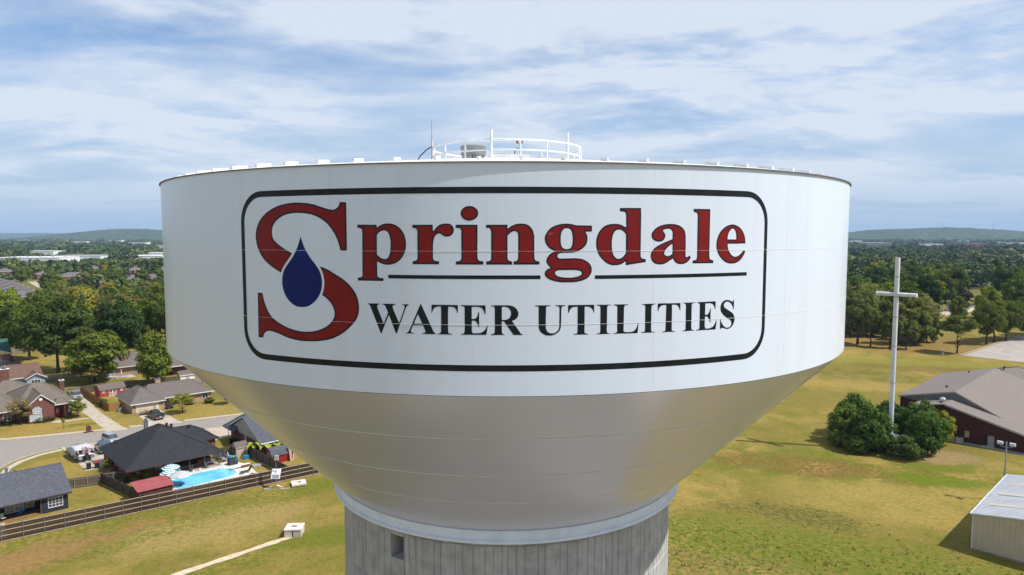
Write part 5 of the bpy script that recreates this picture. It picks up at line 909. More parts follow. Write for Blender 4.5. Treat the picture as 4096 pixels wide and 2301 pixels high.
def crown(name, seed, nleaf, leaf, kind='round', nclump=46):
    """leafy crown inside the unit box: radius .5, height 0..1"""
    rng = np.random.default_rng(seed); cs = []; rs = []
    while len(cs) < nclump:
        d = unit(rng.normal(size=3)); rad = rng.uniform(.30, 1.0) ** .6
        p = d * rad
        if kind == 'round': q = np.array([p[0] * .40, p[1] * .40, .50 + p[2] * .42]); r = rng.uniform(.085, .16)
        elif kind == 'oval': w = .40 * (1 - .42 * max(0, p[2])); q = np.array([p[0] * w, p[1] * w, .48 + p[2] * .44]); r = rng.uniform(.08, .145)
        elif kind == 'flat': q = np.array([p[0] * .42, p[1] * .42, .55 + p[2] * (.34 if p[2] > 0 else .22)]); r = rng.uniform(.09, .15)
        elif kind == 'sparse': q = np.array([p[0] * .42, p[1] * .42, .52 + p[2] * .44]); r = rng.uniform(.06, .12)
        elif kind == 'pine': t = rng.uniform(0, 1); w = .44 * (1 - t) ** .8; a = rng.uniform(0, 6.283); q = np.array([math.cos(a) * w, math.sin(a) * w, .04 + t * .92]); r = .045 + .07 * (1 - t)
        elif kind == 'bush': q = np.array([p[0] * .40, p[1] * .40, .46 + p[2] * .42]); r = rng.uniform(.09, .17)
        elif kind == 'box': p = rng.uniform(-1, 1, 3); q = np.array([p[0] * .45, p[1] * .45, .5 + p[2] * .45]); r = .05
        if any(np.linalg.norm((q - c) * (1, 1, .8)) < .45 * (r + s) for c, s in zip(cs, rs)) and rng.uniform() < .7: continue
        cs.append(q); rs.append(r)
    cs = np.array(cs); rs = np.array(rs)
    pick = rng.choice(len(cs), nleaf, p=rs ** 2 / (rs ** 2).sum())
    d = unit(rng.normal(size=(nleaf, 3)) + np.array([0, 0, .35])); flat = np.array([1, 1, .78]) if kind != 'pine' else np.array([1.5, 1.5, .35])
    Cc = cs[pick] + d * flat * (rs[pick] * rng.uniform(.45, 1.08, nleaf))[:, None]
    out = unit(Cc - np.array([0, 0, .42])); N = unit(d * .7 + out * .5 + rng.normal(size=(nleaf, 3)) * .42 + np.array([0, 0, .35]))
    V, F = leaf_quads(Cc, N, leaf * rng.uniform(.6, 1.35, nleaf), rng)
    V[:, 2] = np.clip(V[:, 2], -.02, 1.06)
    return np_mesh(name, V, F, LEAF)
def trunk_mesh(name, seed, kind='tree', h0=.30, r=.021, limbs=7):
    """tapered trunk with limbs, unit tree height"""
    rng = random.Random(seed); mb = MB(); p = Vector((0, 0, -.02)); rr = r * 1.35; top = .62 if kind != 'pine' else .97; seg = 5
    pts = [p]; rad = [rr]
    for i in range(1, seg + 1):
        t = i / seg; p = Vector((rng.uniform(-.012, .012) * (1 + t), rng.uniform(-.012, .012) * (1 + t), top * t)); pts.append(p); rad.append(r * (1.0 - .72 * t))
    for a, b, ra, rb in zip(pts, pts[1:], rad, rad[1:]): mb.tube(a, b, ra, rb, 7)
    for k in range(limbs):
        t = rng.uniform(h0, .92); i = min(int(t * seg), seg - 1); b = pts[i].lerp(pts[i + 1], t * seg - i); az = k * 2.4 + rng.uniform(-.5, .5); l = rng.uniform(.16, .30)
        e = b + Vector((math.cos(az) * l * .8, math.sin(az) * l * .8, l * rng.uniform(.55, 1.0))); m_ = b.lerp(e, .5) + Vector((0, 0, -.015)); r0 = r * (1 - .7 * t) * .62
        mb.tube(b, m_, r0, r0 * .7, 5); mb.tube(m_, e, r0 * .7, r0 * .25, 5)
        for j in range(2):
            f = m_ + Vector((math.cos(az + rng.uniform(-1, 1)) * l * .5, math.sin(az + rng.uniform(-1, 1)) * l * .5, l * .42)); mb.tube(m_, f, r0 * .42, r0 * .14, 4)
    me = mb.mesh(name, True); me.materials.append(BARK); return me
CR = {'big': [crown('crown', 11 + k, 9000, .026, 'round', 64) for k in range(3)], 'oval': [crown('crown', 31 + k, 7000, .028, 'oval', 56) for k in range(3)],
      'mid': [crown('crown', 51 + k, 3600, .036, ('round', 'oval', 'flat')[k % 3], 40) for k in range(6)], 'flat': [crown('crown', 71 + k, 6000, .026, 'flat', 50) for k in range(2)],
      'sparse': [crown('crown', 81 + k, 2600, .022, 'sparse', 60) for k in range(3)], 'pine': [crown('crown', 91, 3600, .032, 'pine', 90)],
      'bush': [crown('crown', 101 + k, 7500, .030, 'bush', 64) for k in range(4)], 'small': [crown('crown', 111 + k, 1700, .050, 'round', 30) for k in range(2)],
      'hedge': [crown('crown', 121, 2600, .040, 'box', 120)]}
TK = {'tree': [trunk_mesh('trunk', k) for k in range(4)], 'sparse': [trunk_mesh('trunk', 20 + k, 'tree', .25, .017, 16) for k in range(2)], 'pine': [trunk_mesh('trunk', 9, 'pine', .2, .014, 0)], 'low': [trunk_mesh('trunk', 40 + k, 'tree', .18, .020, 9) for k in range(2)]}
DEEP = (.042, .064, .016); GREEN = (.070, .096, .018); BRIGHT = (.112, .138, .020); YEL = (.185, .160, .022); OLIVE = (.110, .108, .030); PALE = (.125, .130, .046); RUST = (.155, .105, .035); DARK = (.026, .044, .014)
tr = random.Random(77)
def tree(name, label, x, y, h, w, kind='big', col=GREEN, base=.14, cat='tree', group=None, seed=None):
    r = random.Random(seed if seed is not None else (x * 13.7 + y * 7.3))
    t = thing(name, label, cat, (x, y, 0), r.uniform(0, 6.28), group)
    tk = TK['pine' if kind == 'pine' else 'sparse' if kind == 'sparse' else 'low' if kind in ('flat', 'small') else 'tree']
    link_mesh('trunk', r.choice(tk), t, scale=(h, h, h))
    c = link_mesh('crown', r.choice(CR[kind]), t, loc=(0, 0, h * base), scale=(w, w * r.uniform(.9, 1.1), h * (1 - base))); j = r.uniform(.88, 1.14)
    c.color = (col[0] * j, col[1] * j, col[2] * j, 1); return t
def shrub(name, label, x, y, h, w, col=GREEN, kind='bush', cat='shrub', group=None, d=None, rz=None):
    r = random.Random(x * 3.1 + y * 5.7); t = thing(name, label, cat, (x, y, 0), r.uniform(0, 6.28) if rz is None else rz, group)
    c = link_mesh('foliage', r.choice(CR[kind]), t, loc=(0, 0, -.02 * h), scale=(w, d or w, h)); c.color = (*col, 1)
    mb = MB()
    for k in range(3): a = k * 2.1; mb.tube((.04 * w * math.cos(a), .04 * w * math.sin(a), -.05), (.16 * w * math.cos(a), .16 * w * math.sin(a), h * .55), .03 * w ** .5, .012, 5)
    mb.build('stem', BARK, t); return t
# left, behind the houses
tree('shade_tree', 'tall dark spreading tree behind the brown roofed house', -136, 202, 23.5, 21, 'big', (.046, .066, .017), .16)
tree('shade_tree', 'broad sunlit green tree left of the red shed', -117.5, 190, 15.5, 18.5, 'big', (.088, .106, .019), .06)
tree('shade_tree', 'rounded bright green tree close beside the tank edge', -98.5, 186, 16.2, 13.2, 'oval', (.086, .106, .019), .05)
tree('shade_tree', 'dense dark green tree behind the two bright trees', -131, 226, 21, 17.5, 'big', DARK, .08)
tree('shade_tree', 'tall green tree just left of the tank, rear of the grove', -136, 262, 24, 15, 'oval', (.078, .102, .018), .1)
tree('shade_tree', 'big dark green tree against the tank edge', -124, 250, 22.5, 15, 'big', (.052, .074, .017), .08)
tree('shade_tree', 'medium green tree at the back left of the grove', -200, 290, 20, 11.5, 'big', GREEN, .1)
tree('yellowing_tree', 'broad yellowing tree in the middle of the grove', -191.5, 302, 20.6, 15.5, 'big', (.165, .150, .024), .1)
tree('grey_green_tree', 'pale grey green tree left of the yellowing tree', -207, 314, 21, 10, 'sparse', PALE, .1)
tree('pine_tree', 'single pointed pine standing among the broadleaf trees', -164.5, 260, 19.5, 8.5, 'pine', (.052, .092, .032), .1)
tree('olive_tree', 'thin olive brown tree behind the pine', -173, 289, 20, 9.5, 'sparse', OLIVE, .1)
tree('shade_tree', 'green tree at the left frame edge below the townhouses', -222, 300, 19.5, 13, 'big', BRIGHT, .1)
tree('shade_tree', 'green tree beside the left frame edge', -176, 240, 19.5, 13, 'big', (.060, .084, .017), .08)
tree('shade_tree', 'dark low tree at the left frame edge behind the green roof', -171, 252, 15, 12, 'big', DEEP, .04)
tree('shade_tree', 'dark tree between the pine and the dense dark tree', -151, 238, 18, 13, 'oval', (.044, .066, .016), .06)
tree('shade_tree', 'leafy green tree on the left above the green roof', -160, 224, 19, 14, 'big', (.064, .088, .018), .06)
tree('shade_tree', 'olive green tree in front of the pale apartments', -215, 330, 17, 12, 'mid', OLIVE, .06)
tree('crape_myrtle', 'low russet leaved tree by the grey back fence', -117.5, 187.5, 5.6, 10, 'flat', (.115, .090, .028), .16)
tree('crape_myrtle', 'thin brownish ornamental tree in front of the dark brick house', -107.2, 146.4, 6.2, 6.8, 'sparse', (.135, .100, .040), .22)
tree('young_maple', 'small green maple beside the hedge and long drive', -98.6, 152.6, 4.6, 4.2, 'small', (.098, .108, .024), .2)
tree('sapling', 'thin staked sapling in the golden front lawn', -96.0, 143.5, 2.4, .8, 'small', BRIGHT, .45)
tree('ornamental_tree', 'round yellow green tree in front of the tan brick house', -76.5, 155.9, 4.9, 6.0, 'flat', (.150, .150, .028), .22)
tree('ornamental_tree', 'small olive tree at the far end of the tan brick house', -69.9, 164.8, 4.4, 4.4, 'small', OLIVE, .2)
tree('ornamental_tree', 'branches of a russet tree at the left frame edge', -112.5, 141, 7.0, 5.5, 'sparse', (.12, .10, .034), .2)
# fore lawns: hedges and shrubs
shrub('hedge', 'clipped hedge under the gridded front windows', *P(27.2, 178.6)[:2], 1.15, 4.0, (.050, .056, .018), 'hedge', 'hedge', d=1.3, rz=BA)
shrub('hedge', 'clipped hedge right of the red door', *P(32.2, 178.6)[:2], 1.2, 2.4, (.048, .058, .018), 'hedge', 'hedge', d=1.6, rz=BA)
shrub('hedge', 'dark hedge under the left windows of the dark brick house', *P(21.2, 181.6)[:2], 1.1, 4.4, (.034, .046, .016), 'hedge', 'hedge', d=1.2, rz=BA)
shrub('shrub', 'yellow leaved plant beside the red door hedge', *P(31.6, 180.3)[:2], 1.0, 1.5, YEL)
shrub('shrub', 'yellow green shrub against the pool house wall behind the bins', *P(29.5, 133.4)[:2], 2.5, 2.7, (.125, .125, .030))
shrub('shrub', 'dusty pink shrub against the pool house side wall', *P(29.3, 130.2)[:2], 1.7, 2.2, (.13, .095, .085))
shrub('shrub', 'rusty shrub under the front window of the pool house', *P(31.0, 124.6)[:2], 1.3, 1.8, (.14, .105, .035))
shrub('shrub', 'yellow green shrub by the pool house front', *P(33.0, 124.7)[:2], 1.5, 1.7, (.14, .14, .025))
shrub('shrub', 'small round bush on the lawn beside the wooden fence', *P(40.4, 190)[:2], 1.5, 1.7, BRIGHT)
shrub('shrub', 'leafy bush halfway along the wooden fence', *P(40.0, 185.8)[:2], 2.2, 2.4, GREEN)
shrub('shrub', 'ornamental grass mound behind the silver pickup', *P(37.0, 203.8)[:2], 1.7, 3.6, (.20, .19, .035))
shrub('shrub', 'dark shrub at the end of the tan brick house', *P(60.0, 171.6)[:2], 1.6, 2.6, OLIVE)
shrub('shrub', 'low planting under the tan brick house windows', *P(56.0, 173.6)[:2], .8, 2.6, (.10, .10, .03))
shrub('shrub', 'tall weeds behind the board fence by the pole', *P(51.6, 110.3)[:2], 1.6, 4.6, (.145, .140, .028), d=2.2)
shrub('shrub', 'yellow vine over the board fence near the white lounge chair', *P(44.6, 109.6)[:2], 2.2, 1.8, (.15, .14, .03))
# banana plants: big drooping paddle leaves
BAN = mat('banana_leaf', (.30, .31, .025), (.20, .24, .02), 3, .5, .4)
def banana_mesh(seed):
    r = random.Random(seed); mb = MB()
    for k in range(9):
        a = k * 2.4 + r.uniform(-.3, .3); L = r.uniform(1.4, 2.1); p = Vector((0, 0, r.uniform(.9, 1.5))); d = Vector((math.cos(a), math.sin(a), 1.35)); s = Vector((-math.sin(a), math.cos(a), 0)); pts = []
        for i in range(6):
            t = i / 5; w = .30 * math.sin(math.pi * min(.97, .08 + t * .9)); q = p + Vector((d.x * L * t * .75, d.y * L * t * .75, L * (t * .95 - t * t * 1.05))); pts.append((q - s * w, q + Vector((0, 0, -.05)), q + s * w))
        n = len(mb.v); mb.v += [tuple(v) for tri in pts for v in tri]; mb.f += [(n + 3 * i + j, n + 3 * i + j + 1, n + 3 * i + j + 4, n + 3 * i + j + 3) for i in range(5) for j in (0, 1)]
    me = mb.mesh('leaf'); me.materials.append(BAN); return me
bm_ = [banana_mesh(k) for k in range(3)]
for k, (u, v, s, lab) in enumerate(((51.3, 124.2, 1.15, 'banana plant nearest the beige shed'), (52.4, 123.0, 1.2, 'second banana plant along the grey fence'), (53.8, 122.3, 1.05, 'banana plant in the middle of the clump'), (55.2, 122.0, 1.1, 'banana plant above the dark red barn shed'), (56.6, 121.6, 1.0, 'banana plant furthest right by the tank'))):
    s *= 1.25; t = thing('banana_plant', lab, 'plant', P(u, v), k * 1.3, 'banana plants along the fence'); link_mesh('leaf', bm_[k % 3], t, scale=(s, s, s)); mb = MB(); mb.tube((0, 0, 0), (0, 0, 1.5 * s), .12, .07, 7); mb.build('stem', BAN, t)
# thicket round the foot of the cross
for u, v, h, w, c, lab in ((140.2, 51.2, 7.8, 7.2, (.058, .084, .018), 'bushy tree at the left end of the thicket round the cross'), (146.8, 52.0, 9.0, 7.6, (.050, .078, .019), 'tallest bush behind the cross on the left'), (138.2, 45.6, 9.2, 8.4, (.042, .070, .016), 'big dark bush in front of the cross'),
                           (149.6, 46.0, 8.0, 7.4, (.036, .058, .018), 'dark bush right behind the cross pole'), (150.0, 40.6, 9.0, 7.2, (.048, .074, .020), 'upright bush right of the cross'), (143.2, 37.6, 8.6, 8.0, (.038, .066, .016), 'round dark bush at the right front of the thicket'),
                           (152.6, 37.6, 6.4, 5.2, (.125, .128, .020), 'yellow green bush next to the church wall'), (136.6, 51.2, 3.4, 4.2, (.075, .092, .020), 'low bush at the left foot of the thicket'), (138.0, 39.6, 4.4, 6.0, (.040, .060, .016), 'low dark bush at the front of the thicket'), (134.8, 47.4, 3.6, 5.4, (.046, .066, .016), 'spreading low bush at the near left of the thicket'), (142.6, 46.8, 7.0, 6.4, (.05, .08, .018), 'bush filling the gap left of the cross pole')):
    shrub('thicket_bush', lab, *P(u, v)[:2], h * 1.1, w * 1.06, tuple(q * 1.3 for q in c), group='bushes round the cross')
# right, across the field
for x, y, h, w, k, c, b, lab in ((156.3, 237.5, 14.2, 14, 'flat', (.070, .086, .022), .28, 'round headed oak at the corner of the paved lot'), (180.4, 257.2, 17.8, 12, 'big', (.078, .094, .022), .16, 'leafy tree first along the edge of the paved lot'), (186.5, 262.0, 17.6, 11, 'oval', (.086, .100, .024), .16, 'leafy tree second along the edge of the paved lot'),
        (194.5, 266.5, 17.0, 13, 'big', (.066, .084, .020), .14, 'leafy tree third along the edge of the paved lot'), (206, 270, 18.0, 14, 'big', (.074, .092, .020), .12, 'leafy tree at the right frame edge by the lot'), (143.2, 245.9, 10.8, 9.0, 'small', (.082, .092, .026), .22, 'small round tree right of the cross pole'),
        (138.6, 248.1, 14.5, 8.0, 'oval', (.074, .088, .024), .2, 'slim tree just left of the cross pole'), (131.3, 257.2, 22, 15, 'big', (.072, .082, .026), .12, 'large dark leaning tree beside the tank'), (127.5, 263, 24, 13, 'sparse', (.105, .090, .045), .15, 'half bare greyish tree beside the tank'), (133.8, 252.6, 14, 8, 'mid', (.060, .078, .020), .18, 'dark young tree between the tank and the cross'),
        (168.7, 277.7, 19.8, 15, 'sparse', (.155, .160, .060), .16, 'pale feathery tree right of the cross'), (150, 288, 22, 14, 'sparse', (.140, .145, .058), .15, 'pale feathery tree behind the cross'), (158, 296, 20, 12, 'mid', (.105, .118, .034), .12, 'light green tree behind the pale feathery trees'),
        (208, 340, 23.4, 15, 'big', DARK, .08, 'very dark tree behind the feathery trees'), (236, 440, 24, 18, 'big', (.032, .052, .017), .08, 'dark round tree high above the cross arm'), (272, 420, 23, 18, 'big', (.048, .068, .018), .08, 'massive dark green tree left of the white house'), (292, 400, 26, 22, 'big', (.042, .062, .020), .08, 'massive grey green tree behind the white house'),
        (262, 392, 11, 9, 'mid', (.055, .038, .036), .12, 'purple leaved tree beside the white house'), (205, 312, 14, 10, 'mid', (.074, .09, .022), .12, 'tree beyond the drive to the white house'), (300, 372, 20, 16, 'big', (.060, .080, .022), .1, 'leafy green tree at the far right above the lot'), (258, 316, 19, 15, 'big', (.076, .094, .022), .1, 'spreading tree at the right edge behind the lot trees'), (282, 332, 20, 15, 'big', (.064, .084, .022), .1, 'full tree behind the lot at the right edge')):
    tree('park_tree', lab, x, y, h, w, k, c, b)
bb = random.Random(12)
for k in range(30):
    az = R(bb.uniform(25.6, 34.0)); d = bb.uniform(296, 352)
    if 33.0 < math.degrees(az) < 35.2 and d < 380: continue
    x, y = d * math.sin(az), d * math.cos(az); h = bb.uniform(13, 21)
    if math.degrees(az) > 31.0: h = min(h, 11)
    tree('belt_tree', 'leafy tree in the dense belt behind the cross', x, y, h, h * bb.uniform(.7, .95), 'mid', bb.choice((DEEP, GREEN, OLIVE, (.085, .100, .026), (.060, .082, .020))), .04, group='dense tree belt behind the cross')

# ------------------------------------------------------------------ apartments, warehouses and other distant buildings
CLEAR = []                                                   # (az0, az1, distance, height that must stay visible)
FOOT = []                                                    # (x, y, radius) kept free of trees
def keep(x, y, w, z, r=None):
    a = math.atan2(x, y); d = math.hypot(x, y); CLEAR.append((a - w / d * .5, a + w / d * .5, d, z)); FOOT.append((x, y, r or w * .6))
BR_APT = brick('apartment_brick', (.26, .10, .075), (.20, .08, .06), (.30, .2, .16), .6, .2)
SH_APT = shingle('apartment_shingles', (.175, .155, .148), (.125, .11, .106), .5); CRM = mat('cream_gable', (.72, .64, .50), (.64, .57, .45), .5, .6)
def apartment(label, u, v, L, W, ze, zr, gab=None, clear=.6, group='brick apartments among the trees', rz=0.0):
    t = thing('apartment_building', label, 'building', P(u, v), BA + rz, group); x, y, _ = P(u + L / 2, v + W / 2)
    roof(t, SH_APT, (-.6, L + .6, -.6, W + .6), ze, zr, ((W * .42, W / 2), (L - W * .42, W / 2))); wallbox(t, BR_APT, 0, L, 0, W, ze - .1)
    for k in range(int(L // 4)):
        for z in ((1.0,) if ze < 4.3 else (.9, 3.3)): window(t, 'v', 0, 2 + k * 4, z, 1.1, 1.2, bars=(0, 1))
    if gab:
        a, w = gab; roof(t, SH_APT, (a - w / 2 - .5, a + w / 2 + .5, -2.2, W / 2), ze - .02, ze + w * .21, ((a, -2.2), (a, W / 2)), gable=(True, False)); gable_wall(t, CRM, 'v', -1.9, a - w / 2, a + w / 2, ze - .05, a, ze + w * .19); wallbox(t, BR_APT, a - w / 2 + .2, a + w / 2 - .2, -1.85, 0, ze - .12)
    keep(x, y, L * clear, ze - .5, L * .62)
apartment('brick apartment block with a cream gable in the middle of the trees', 127, 720, 27, 15, 5.0, 8.2, (15, 11))
apartment('lower apartment block with cream gables, nearer than its neighbours', 129, 628, 15, 17, 4.0, 7.2, (9, 11))
apartment('apartment block with a wide cream gable near the tank', 203, 800, 15, 18, 5.2, 9, (9, 12))
apartment('long brown roofed block against the tank edge', 226, 778, 38, 18, 5.0, 9.5)
apartment('low apartment block with two grey roofs near the tank', 166, 672, 34, 16, 3.2, 6.4)
apartment('apartment roof half hidden at the tank edge', 165, 574, 27, 15, 4.0, 7.2)
apartment('small grey roofed block deep in the trees', 183, 884, 12, 16, 5, 8)
apartment('apartment end roof behind the dark round tree', 118, 778, 11, 14, 5, 8)
apartment('far left apartment roof among the trees', 98, 872, 16, 14, 4.5, 7.5)
for k in range(6):                                           # stepped townhouses at the left edge
    apartment(('nearest', 'second', 'third', 'fourth', 'fifth', 'farthest')[k] + ' of the stepped grey roofed townhouses at the left edge', 62 + k * 1.3, 520 + k * 30, 21, 26, 3.2 + k * .1, 7.2, (15, 8) if k < 2 else None, .9, 'stepped townhouses at the left edge')
sheet('parking_lot', [(100, 655), (118, 655), (124, 745), (106, 745)], .02, DRIVE, 'small parking court among the apartments'); keep(*P(112, 700)[:2], 24, 1.0, 22)
WHM = mat('white_warehouse_metal', (.74, .75, .75), (.64, .65, .66), .2, .5); WHR = mat('white_roof_membrane', (.78, .78, .77), (.66, .66, .65), .1, .6); GRR = mat('grey_flat_roof', (.40, .40, .41), (.32, .32, .33), .1, .7)
def slab_building(name, label, x, y, L, W, h, mw, mr, rz=0.0, bands=0, clear=.9, cat='building', group=None):
    t = thing(name, label, cat, (x, y, 0), rz, group); mb = MB(); mb.bx(-L / 2, L / 2, -W / 2, W / 2, 0, h); mb.build('wall', mw, t); mb = MB(); mb.bx(-L / 2 - .3, L / 2 + .3, -W / 2 - .3, W / 2 + .3, h, h + .5); mb.build('roof', mr, t)
    for k in range(max(2, int(L / 18))):
        a = -L / 2 + (k + .5) * L / max(2, int(L / 18)); o = MB(); o.bx(a - 1.8, a + 1.8, -W / 2 - .08, -W / 2 + .02, .2, min(4.2, h * .6)); o.build('loading_door', GRR, t)
        q = MB(); q.box(a + 3, 0, h + 1.1, 2.4, 2.0, 1.2); q.build('roof_unit', GRR, t)
    keep(x, y, L * clear, h * .55, L * .55); return t
slab_building('warehouse', 'long white warehouse at the far left', -735, 1060, 92, 60, 8.5, WHM, WHR, R(6)); slab_building('warehouse', 'white warehouse with a grey roof in the middle left', -700, 1120, 74, 50, 9.5, WHM, GRR, R(4))
slab_building('warehouse', 'white warehouse beside the tank edge', -612, 1150, 62, 50, 8.5, WHM, WHR, R(8)); slab_building('warehouse', 'farther white warehouse behind the one by the tank', -640, 1290, 80, 40, 10, WHM, WHR, R(8))
slab_building('warehouse', 'white building with a pale roof far off on the left', -1010, 1480, 60, 40, 9, WHM, WHR); slab_building('warehouse', 'small white building below the left hill', -1080, 2150, 60, 40, 12, WHM, WHR, clear=.7)
slab_building('warehouse', 'white roofed hall far off beside the tank on the right', 1325, 2500, 92, 60, 17, mat('blue_grey_wall', (.20, .24, .30)), WHR); slab_building('school', 'long red brick school far off on the right', 1690, 2520, 98, 50, 15, BR_APT, GRR, clear=.8); slab_building('warehouse', 'pale commercial building left of the brick school', 1520, 2480, 62, 40, 13, WHM, WHR, clear=.8)
for k, (px, d) in enumerate(((3980, 3300), (4070, 3000), (3860, 4200), (3420, 4300), (470, 4600), (110, 5000), (330, 3600), (560, 3000))):
    slab_building('warehouse', 'tiny white building far off, ' + ('at the right edge', 'at the far right edge of the frame', 'under the right hill', 'under the right hill beside the tank', 'under the left hill crest', 'at the far left below the ridge', 'left of the hill', 'just left of the tank below the hill')[k], (px - 2048) / 2731 * d, d, 70 + 10 * (k % 3), 40, 13, WHM, WHR, clear=.8)
# white house by the right-hand woods, and a roof among the far right trees
WHH = house('siding_house', 'white house with a dark roof under the big dark trees', 430, 96); roof(WHH, SH_BLACK, (0, 14, 0, 11), 2.9, 5.4, ((4, 5.5), (10, 5.5))); wallbox(WHH, WHITE, .5, 13.5, .5, 10.5, 2.8); window(WHH, 'v', .5, 3, .8, 1.2, 1.2); keep(*P(436, 101)[:2], 22, .8, 16)
mb = MB(); mb.bx(-1.2, 0, 6.5, 7.6, 0, 4.2); mb.build('annex', WHITE, WHH); sheet('driveway', [(405, 108), (432, 106), (432, 99), (405, 100)], .02, DRIVE, 'short pale drive beside the white house')
keep(*P(415, 103)[:2], 14, .3, 12)
for u, v, lab in ((640, 130, 'brown roof showing among the far right trees'), (520, 190, 'grey roof showing above the cross'), (470, 215, 'dark roof showing beside the tank among the trees')):
    t = house('siding_house', lab, u, v); roof(t, SH_PURP, (0, 18, 0, 12), 3, 6, ((5, 6), (13, 6))); wallbox(t, SIDE_TAN, .5, 17.5, .5, 11.5, 2.9); keep(*P(u + 9, v + 6)[:2], 14, 2.5, 14)
keep(240, 366, 10, .5, 9)

# middle-distance trees, each one of its own, then the wooded mass beyond
for u0, u1, v0, v1 in ((2, 68, 112, 250),): pass
def blocked(x, y, h, w, rng):
    d = math.hypot(x, y); a = math.atan2(x, y)
    for fx, fy, fr in FOOT:
        if math.hypot(x - fx, y - fy) < fr + w * .3: return True
    for a0, a1, dd, z in CLEAR:
        if a0 - w * .5 / d < a < a1 + w * .5 / d and d < dd and h > CAM_Z - (CAM_Z - z) * d / dd: return rng.random() < .93
    return False
placed = [(o.location.x, o.location.y) for o in COL.objects if o.name.startswith(('shade_tree', 'park_tree', 'yellowing', 'grey_green', 'olive', 'pine', 'belt_tree'))]
cells = {}
for q in placed: cells.setdefault((int(q[0] // 20), int(q[1] // 20)), []).append(q)
def free(x, y, s):
    for i in (-1, 0, 1):
        for j in (-1, 0, 1):
            for q in cells.get((int(x // 20) + i, int(y // 20) + j), ()):
                if math.hypot(q[0] - x, q[1] - y) < s: return False
    return True
fr_ = random.Random(2024); made = 0; tries = 0
while made < 238 and tries < 60000:
    tries += 1; left = fr_.random() < .62
    az = fr_.uniform(R(-40), R(-23)) if left else fr_.uniform(R(23), R(40)); d = (fr_.uniform(285 ** .7, 760 ** .7)) ** (1 / .7) if left else (fr_.uniform(318 ** .7, 720 ** .7)) ** (1 / .7)
    x, y = d * math.sin(az), d * math.cos(az); h = fr_.uniform(11, 18) if left else fr_.uniform(13, 22); w = h * fr_.uniform(.72, 1.0)
    if left and 16 < U(x, y)[0] < 120 and U(x, y)[1] < 262: continue
    if not left and U(x, y)[1] < 70 and U(x, y)[0] < 350: continue
    if not free(x, y, w * .62) or blocked(x, y, h, w, fr_): continue
    cells.setdefault((int(x // 20), int(y // 20)), []).append((x, y)); made += 1
    c = fr_.choice((GREEN, GREEN, DEEP, BRIGHT, OLIVE, GREEN, (.055, .080, .018), (.085, .100, .022), YEL if fr_.random() < .35 else GREEN)); 
    lab = 'leafy green tree in the belt around the brick apartments' if left else 'leafy tree in the woods beyond the paved lot'
    tree('woodland_tree', lab, x, y, h, w, 'mid', c, .05, group='trees around the apartments' if left else 'trees beyond the paved lot')
# far woodland: one mass of crowns to the foot of the hills
rng = np.random.default_rng(5); pts = []; fr2 = random.Random(9)
while len(pts) < 9500:
    az = fr2.uniform(R(-44), R(44))
    if abs(az) < R(21) and fr2.random() < .6: continue
    d = 300 * (26 ** fr2.random()) if fr2.random() < .55 else 10 ** fr2.uniform(math.log10(560), math.log10(6200))
    if d < (330 if abs(az) < R(22) else 560): continue
    x, y = d * math.sin(az), d * math.cos(az); g = 1 + max(0, d - 900) / 2600; sz = fr2.uniform(.7, 1.45); w = fr2.uniform(9, 15) * g * sz; h = fr2.uniform(8, 13) * (1 + .12 * (g - 1)) * sz ** .8
    if d < 1300 and (not free(x, y, w * .5)): continue
    if blocked(x, y, h, w, fr2): continue
    if d < 1300: cells.setdefault((int(x // 20), int(y // 20)), []).append((x, y))
    pts.append((x, y, h, w))
A_ = np.array(pts); nq = np.where(np.hypot(A_[:, 0], A_[:, 1]) < 1500, 70, 34); idx = np.repeat(np.arange(len(A_)), nq); n = len(idx)
d = unit(rng.normal(size=(n, 3)) + np.array([0, 0, .3])); rad = rng.uniform(.72, 1.05, n)[:, None]; lump = 1 + .18 * np.sin(d[:, :1] * 9 + idx[:, None]) * np.sin(d[:, 1:2] * 8 + idx[:, None] * 1.7)
ctr = np.stack([A_[idx, 0], A_[idx, 1], A_[idx, 2] * .54], 1); C_ = ctr + d * rad * lump * np.stack([A_[idx, 3] * .5, A_[idx, 3] * .5, A_[idx, 2] * .46], 1)
N_ = unit(d + rng.normal(size=(n, 3)) * .4); V_, F_q = leaf_quads(C_, N_, A_[idx, 3] * np.where(nq[idx] > 50, .125, .19) * rng.uniform(.7, 1.3, n), rng, .8)
wm = np_mesh('distant_woodland', V_, F_q, FARLEAF); ta = wm.attributes.new('tree_tone', 'FLOAT', 'FACE'); ta.data.foreach_set('value', (rng.random(len(A_)) ** 1.3)[idx].astype(np.float32))
fo = bpy.data.objects.new('distant_woodland', wm); COL.objects.link(fo); tag(fo, 'distant wooded suburb reaching to the foot of the hills', 'woodland', kind='stuff')
# radio masts on the hills
for px, py, d_, lab in ((450, 894, 6300, 'tall radio mast on the left hill'), (461, 907, 6250, 'shorter radio mast on the left hill'), (3748, 894, 6300, 'radio mast on the crest of the right hill'), (3947, 893, 6300, 'lattice radio mast right of the right hill crest'), (151, 921, 7000, 'faint radio mast on the far left ridge')):
    X = (px - 2048) / 2731 * d_; zt = CAM_Z + (945.5 - py) / 2731 * d_; t = thing('radio_mast', lab, 'mast', (X, d_ - 60, 0)); mb = MB()
    for k in range(3): a = k * 2.094; mb.tube((3.0 * math.cos(a), 3.0 * math.sin(a), 0), (.6 * math.cos(a), .6 * math.sin(a), zt), .8, .5, 4)
    mb.build('lattice', mat('mast_steel', (.30, .30, .32)), t)
    mb = MB(); mb.tube((0, 0, zt), (0, 0, zt + 6), .6, .4, 4); mb.build('aerial', mat('mast_steel', (.30, .30, .32)), t)
